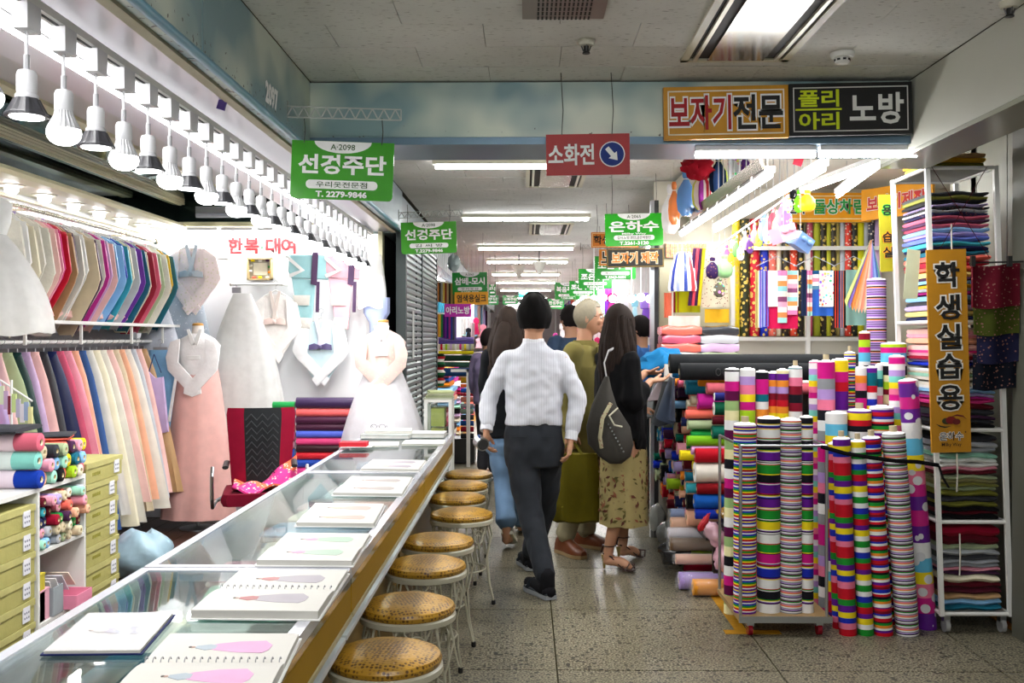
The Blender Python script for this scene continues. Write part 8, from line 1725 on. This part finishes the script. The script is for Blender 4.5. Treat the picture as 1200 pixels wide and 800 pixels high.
for i in range(2):
    a, t_ = an[i], toe[i]; d = (t_ - a); d.z = 0; d.normalize(); mb = MB(); shoe(mb, V3((a.x, a.y, .003)) - d * .07, V3((t_.x, t_.y, .003)) + d * .03, .055, .105, .024, '#5c2c0e', '#8c7450')
    ls_ = mb.build('leather_shoe', SATIN, parent=p3, ang=45); s_ = V3((-d.y, d.x, 0)); l_ = MB()
    for k in range(3): q = V3((a.x, a.y, .088 - .008 * k)) + d * (.075 + .022 * k); l_.tube([q - s_ * .02, q + UZ * .008, q + s_ * .02], .003, 6, '#3c2010')
    l_.build('laces', FAB, parent=ls_)
# big mustard tote bag
t = thing('tote_bag', 'large olive mustard cloth tote held low by the grey-haired man', 'bag', tuple(atY(675, 611, 6.50))); mb = MB(); rings = []; N = 28
for k, (py, hw, dp) in enumerate(((611, 25, .05), (608, 31, .08), (590, 31, .085), (565, 28.5, .075), (545, 25.5, .055), (531, 23.5, .03))):
    q = atY(676 + .06 * k, py, 6.50); w = hw * 6.5 / FPX; rings.append([q + V3((w * math.copysign(abs(math.cos(a)) ** .7, math.cos(a)), dp * math.sin(a) * (1 + .2 * math.sin(7 * a + k)), .004 * math.sin(5 * a))) for a in [2 * math.pi * j / N for j in range(N)]])
mb.loft(rings, '#5c5410'); mb.build('bag_body', FAB, parent=t, ang=50)
for dy in (-.03, .03): MB().tube([atY(662, 532, 6.5) + V3((0, dy, 0)), atY(665, 520, 6.55) + V3((0, dy * .4, 0)), atY(669, 514, 6.56), atY(674, 520, 6.55) + V3((0, dy * .4, 0)), atY(682, 532, 6.5) + V3((0, dy, 0))], .009, 8, '#504a0c', flatten=.5).build('handle', FAB, parent=t, ang=60)

# ---------- woman in black with floral skirt
Y3 = 6.35; F3 = V3((.86, .50, 0)).normalized(); S3 = F3.cross(UZ).normalized(); head = atY(727, 380, Y3); neck = atY(723, 408, Y3); mid = atY(722, 420, Y3)
shs = sorted([mid - S3 * .155, mid + S3 * .155], key=lambda p: p.y); near, farr = shs; sgn = 1 if (near - mid).dot(S3) > 0 else -1
el = [atY(741, 470, 6.22), farr + V3((.12, 0, -.24))]; wr = [atY(763, 446, 6.34), atY(757, 436, 6.55)]
pel = atY(728, 512, Y3); hp = [pel - UZ * .04 + S3 * .075 * sgn, pel - UZ * .04 - S3 * .075 * sgn]; an = [V3((atY(714, 400, 6.36).x, 6.36, .145)), V3((atY(730, 400, 6.66).x, 6.64, .14))]
kn = [mix(hp[0], an[0], .5) + F3 * .02, mix(hp[1], an[1], .5) + F3 * .02]; toe = [V3((atY(739, 400, 6.28).x, 6.30, .03)), V3((atY(748, 400, 6.72).x, 6.70, .03))]
p4 = person('woman with long dark brown hair, black blouse and floral skirt, facing the bolts', (mid.x, Y3, 0)); hF = V3((.80, .62, -.12))
hd = [(V3((1, .1, .1)), V3((0, .3, 1)), V3((0, 1, .1)), .35), (V3((1, -.15, -.05)), V3((0, -.3, 1)), V3((0, -1, .2)), .45)]
T = body(p4, head, F3, neck, [near, farr], el, wr, hp, kn, an, toe, hd, pel, .0056, .95, S=S3, headF=hF, chestw=.15); facebits(T, p4, s=.95)
mb = MB(); torso_rings(mb, [(neck - UZ * .01, .075, .065), (mid + UZ * .015, .14, .085), (mid - UZ * .09, .165, .12), (atY(724, 470, Y3), .165, .13), (atY(727, 512, Y3), .185, .15)], S3, F3)
# wide bell sleeves hanging from the raised forearms
limb(mb, [(near, .06), (mix(near, el[0], .5), .068), (el[0], .08), (mix(el[0], wr[0], .55), .06)], 16)
limb(mb, [(farr, .06), (mix(farr, el[1], .5), .066), (el[1], .07), (mix(el[1], wr[1], .6), .05)], 16)
for i, (a_, b2, low_z) in enumerate(((el[0], mix(el[0], wr[0], .75), 535), (el[1], mix(el[1], wr[1], .7), 520))):
    lz = atY(750, low_z, 6.3).z; rr_ = []
    for k in range(6):
        u_ = k / 5; top_ = a_.lerp(b2, u_); bot = V3((mix(near, b2, .45 + .55 * u_).x, top_.y, lz + .05 * (1 - u_) + .03 * u_)); c = (top_ + bot) / 2; rr_.append([c + V3((.0, .045 * math.cos(q), 0)) * (1 + .3 * math.sin(k)) + V3((0, 0, (top_.z - bot.z) / 2 * math.sin(q))) for q in [R(30 * j) for j in range(12)]])
    mb.loft(rr_)
fuse(mb, .010, 'blouse', FAB, p4, 3, folds(.009, 5, 14, 12), col('#0c0c0e'))
mb = MB(); rings = []; N = 40
for py, hw, dp in ((505, 24, .13), (530, 27.5, .15), (560, 28.5, .155), (590, 28.5, .16), (613, 29, .165)):
    q = atY(731, py, Y3 + .02); w = hw * Y3 / FPX; rings.append([q + V3((w * math.cos(a) * (1 + .03 * math.sin(8 * a)), dp * math.sin(a) * (1 + .06 * math.sin(8 * a + 1)), .004 * math.sin(6 * a))) for a in [2 * math.pi * j / N for j in range(N)]])
mb.loft(rings, '#988a5c'); SKF = colmat('skirt_floral', rough=.75, pattern='dot', pc=(.26, .20, .09), ps=26, thr=.20); mb.build('skirt', SKF, parent=p4, ang=60)
rs_ = random.Random(8)
sp_ = MB()
for k in range(190):
    a = math.pi + math.pi * rs_.random(); t_ = rs_.random(); py = 508 + 100 * t_; hw = 24.5 + 4 * min(1, t_ * 2); q = atY(731, py, Y3 + .02); w = hw * Y3 / FPX; dp = .132 + .03 * t_; n_ = V3((math.cos(a) / w, math.sin(a) / dp, 0)).normalized()
    c = q + V3((w * math.cos(a), dp * math.sin(a), 0)) + n_ * .009; u_ = V3((-n_.y, n_.x, 0)); an_ = rs_.random() * 6; e1 = u_ * math.cos(an_) + UZ * math.sin(an_); e2 = -u_ * math.sin(an_) + UZ * math.cos(an_); L_ = rs_.uniform(.014, .027)
    cc = rs_.choice(['#4c4418', '#6c3c24', '#5c5424', '#844c34', '#54281c']); sp_.add([c - e1 * L_, c + e2 * L_ * .38, c + e1 * L_, c - e2 * L_ * .38], [(0, 1, 2, 3)], cc)
o = sp_.build('printed_leaf', INK, parent=p4, smooth=False); o['kind'] = 'stuff'
longhair(p4, head, hF, '#1c110b', .43, 1.35, seed=7, wav=.014)
for i in range(2):
    a, t_ = an[i], toe[i]; d = (t_ - a); d.z = 0; d.normalize(); s_ = V3((-d.y, d.x, 0)); hl = V3((a.x, a.y, 0)) - d * .035; mb = MB()
    mb.tube([hl + UZ * .005, hl + UZ * .045, hl + UZ * .095], [.008, .010, .022], 10, '#a08850'); mb.build('heel', SATIN, parent=p4, ang=50)
    mb = MB(); tt = V3((t_.x, t_.y, .008)) + d * .03; rings = []
    for u_, z, w in ((0, .100, .024), (.25, .085, .026), (.5, .045, .030), (.72, .012, .040), (.9, .008, .038), (1, .008, .018)): c = mix(V3((hl.x, hl.y, z)), V3((tt.x, tt.y, z)), u_); c.z = z; rings.append([c - s_ * w, c + s_ * w, c + s_ * w + UZ * .009, c - s_ * w + UZ * .009])
    mb.loft(rings, '#2c140c'); mb.build('sole', SATIN, parent=p4, smooth=False)
    mb = MB(); q = mix(V3((hl.x, hl.y, 0)), V3((tt.x, tt.y, 0)), .76)
    for k in (-.03, 0, .035): c = q + d * k; mb.tube([c - s_ * .042 + UZ * .015, c - s_ * .02 + d * .02 + UZ * .052, c + s_ * .02 - d * .01 + UZ * .052, c + s_ * .042 + UZ * .015], .006, 6, '#34180e', flatten=.5)
    aa = V3((a.x, a.y, .155)); mb.tube([aa + (d * math.cos(R(30 * k)) + s_ * math.sin(R(30 * k))) * .042 for k in range(13)], .006, 6, '#34180e', flatten=.6); mb.tube([aa - d * .042, V3((hl.x, hl.y, .105)) - d * .02], .006, 6, '#34180e'); mb.build('strap', SATIN, parent=p4, ang=60)
# grey shoulder bag
t = thing('shoulder_bag', 'slouchy grey studded shoulder bag hanging on the woman in black', 'bag', tuple(atY(718, 543, 6.05))); mb = MB(); rings = []
for py, cx, hw, dp in ((441, 711, 2, .02), (455, 709, 6, .03), (475, 708, 12, .045), (500, 713, 21, .06), (520, 717, 22, .06), (535, 720, 15, .045), (543, 721, 6, .02)):
    q = atY(cx, py, 6.08); w = hw * 1.2 * 6.08 / FPX; rings.append([q + V3((w * math.cos(a) * (1 + .06 * math.sin(5 * a + py)), dp * math.sin(a) * (1 + .1 * math.sin(4 * a)), 0)) for a in [R(15 * j) for j in range(24)]])
mb.loft(rings, '#403e3a'); mb.build('bag_body', LACE, parent=t, ang=60)
mb = MB()
for k in range(9): mb.ell(atY(713 + 2.2 * k, 500 - 3 + 4 * k, 6.01), (.006, .006, .006), 6, 4, '#a8a490')
o = mb.build('stud', STEEL, parent=t); o['kind'] = 'stuff'
MB().tube([atY(716, 472, 6.03), atY(706, 490, 6.0), atY(703, 512, 6.0), atY(705, 525, 6.02)], .012, 8, '#a8a284', flatten=.4, up=(0, 1, 0)).build('snakeskin_trim', FLORR, parent=t); MB().tube([atY(724, 478, 6.02), atY(714, 487, 5.99), atY(720, 498, 5.99), atY(729, 500, 6.0)], .006, 8, '#b8b4a0').build('loop', FAB, parent=t)
MB().tube([atY(711, 444, 6.10), atY(708, 425, 6.12), atY(713, 411, 6.18), atY(722, 407, 6.26), atY(729, 411, 6.36)], .011, 8, '#a8a8a8', flatten=.4).build('shoulder_strap', FAB, parent=t, ang=60)

# ---------- people farther away
def bystander(px, pyh, Y, F, label, hairc, shirt, trous, vox=.010, hairlim=None, lean=0):
    F = V3(F).normalized(); S = F.cross(UZ).normalized(); head = atY(px, pyh, Y); zt = head.z; neck = head - UZ * .155 - F * .015; mid = neck - UZ * .055; sh = [mid - S * .17, mid + S * .17]; pel = V3((mid.x, mid.y, zt - .66)); el = [sh[0] - UZ * .26 - S * .04, sh[1] - UZ * .26 + S * .04]; wr = [el[0] - UZ * .20 + F * .14, el[1] - UZ * .20 + F * .14]
    hp = [pel - S * .08 - UZ * .05, pel + S * .08 - UZ * .05]; an = [V3((hp[0].x, hp[0].y, .09)), V3((hp[1].x, hp[1].y, .09))]; kn = [mix(hp[k], an[k], .5) + F * .02 for k in (0, 1)]; toe = [V3((a.x, a.y, .03)) + F * .17 for a in an]
    p = person(label, (mid.x, mid.y, 0)); hd = [(V3((0, 0, -1)) + F * .4, S, F, .5), (V3((0, 0, -1)) + F * .4, -S, F, .5)]; T = body(p, head, F, neck, sh, el, wr, hp, kn, an, toe, hd, pel, vox, .97, S=S); facebits(T, p, s=.97)
    mb = MB(); haircap(mb, head, F, .97, hairlim or (lambda az: 58 if az < 45 else (72 + (az - 45) * .8 if az < 110 else 120)), 1.11, colr=hairc, seed=int(px)); mb.build('hair', FAB, parent=p, ang=70)
    mb = MB(); torso_rings(mb, [(neck, .075, .068), (mid + UZ * .01, .15, .085), (mid - UZ * .1, .18, .12), (mid - UZ * .3, .165, .12), (pel - UZ * .02, .18, .125)], S, F)
    for k in (0, 1): limb(mb, [(mix(sh[k], neck, .25), .056), (sh[k], .062), (el[k], .055), (mix(el[k], wr[k], .85), .045)], 14)
    fuse(mb, .012, 'shirt', FAB, p, 3, folds(.008, 9, 11, px), col(shirt))
    mb = MB(); torso_rings(mb, [(pel + UZ * .02, .15, .11), (pel - UZ * .09, .16, .12)], S, F)
    for k in (0, 1): limb(mb, [(hp[k], .085), (kn[k], .07), (mix(kn[k], an[k], .93), .062)], 14)
    fuse(mb, .012, 'trousers', FAB, p, 3, None, col(trous))
    for k in (0, 1): mb = MB(); shoe(mb, V3((an[k].x, an[k].y, .003)) - F * .06, V3((toe[k].x, toe[k].y, .003)) + F * .04, .046, .065, .02, '#202020', '#383838'); mb.build('shoe', SATIN, parent=p, ang=45)
bystander(750, 386, 8.6, (-.85, .5, 0), 'dark-haired person in a bright blue top by the steel post', '#181414', '#3c6cb0', '#303840')
bystander(668, 374, 8.4, (-.5, .8, 0), 'dark-haired person almost hidden behind the grey-haired man', '#1c1818', '#34445c', '#282c30')
bystander(573, 398, 10.5, (.6, .7, 0), 'person in a lilac top farther off, left of the long-haired woman', '#241c1c', '#a090b8', '#484850')
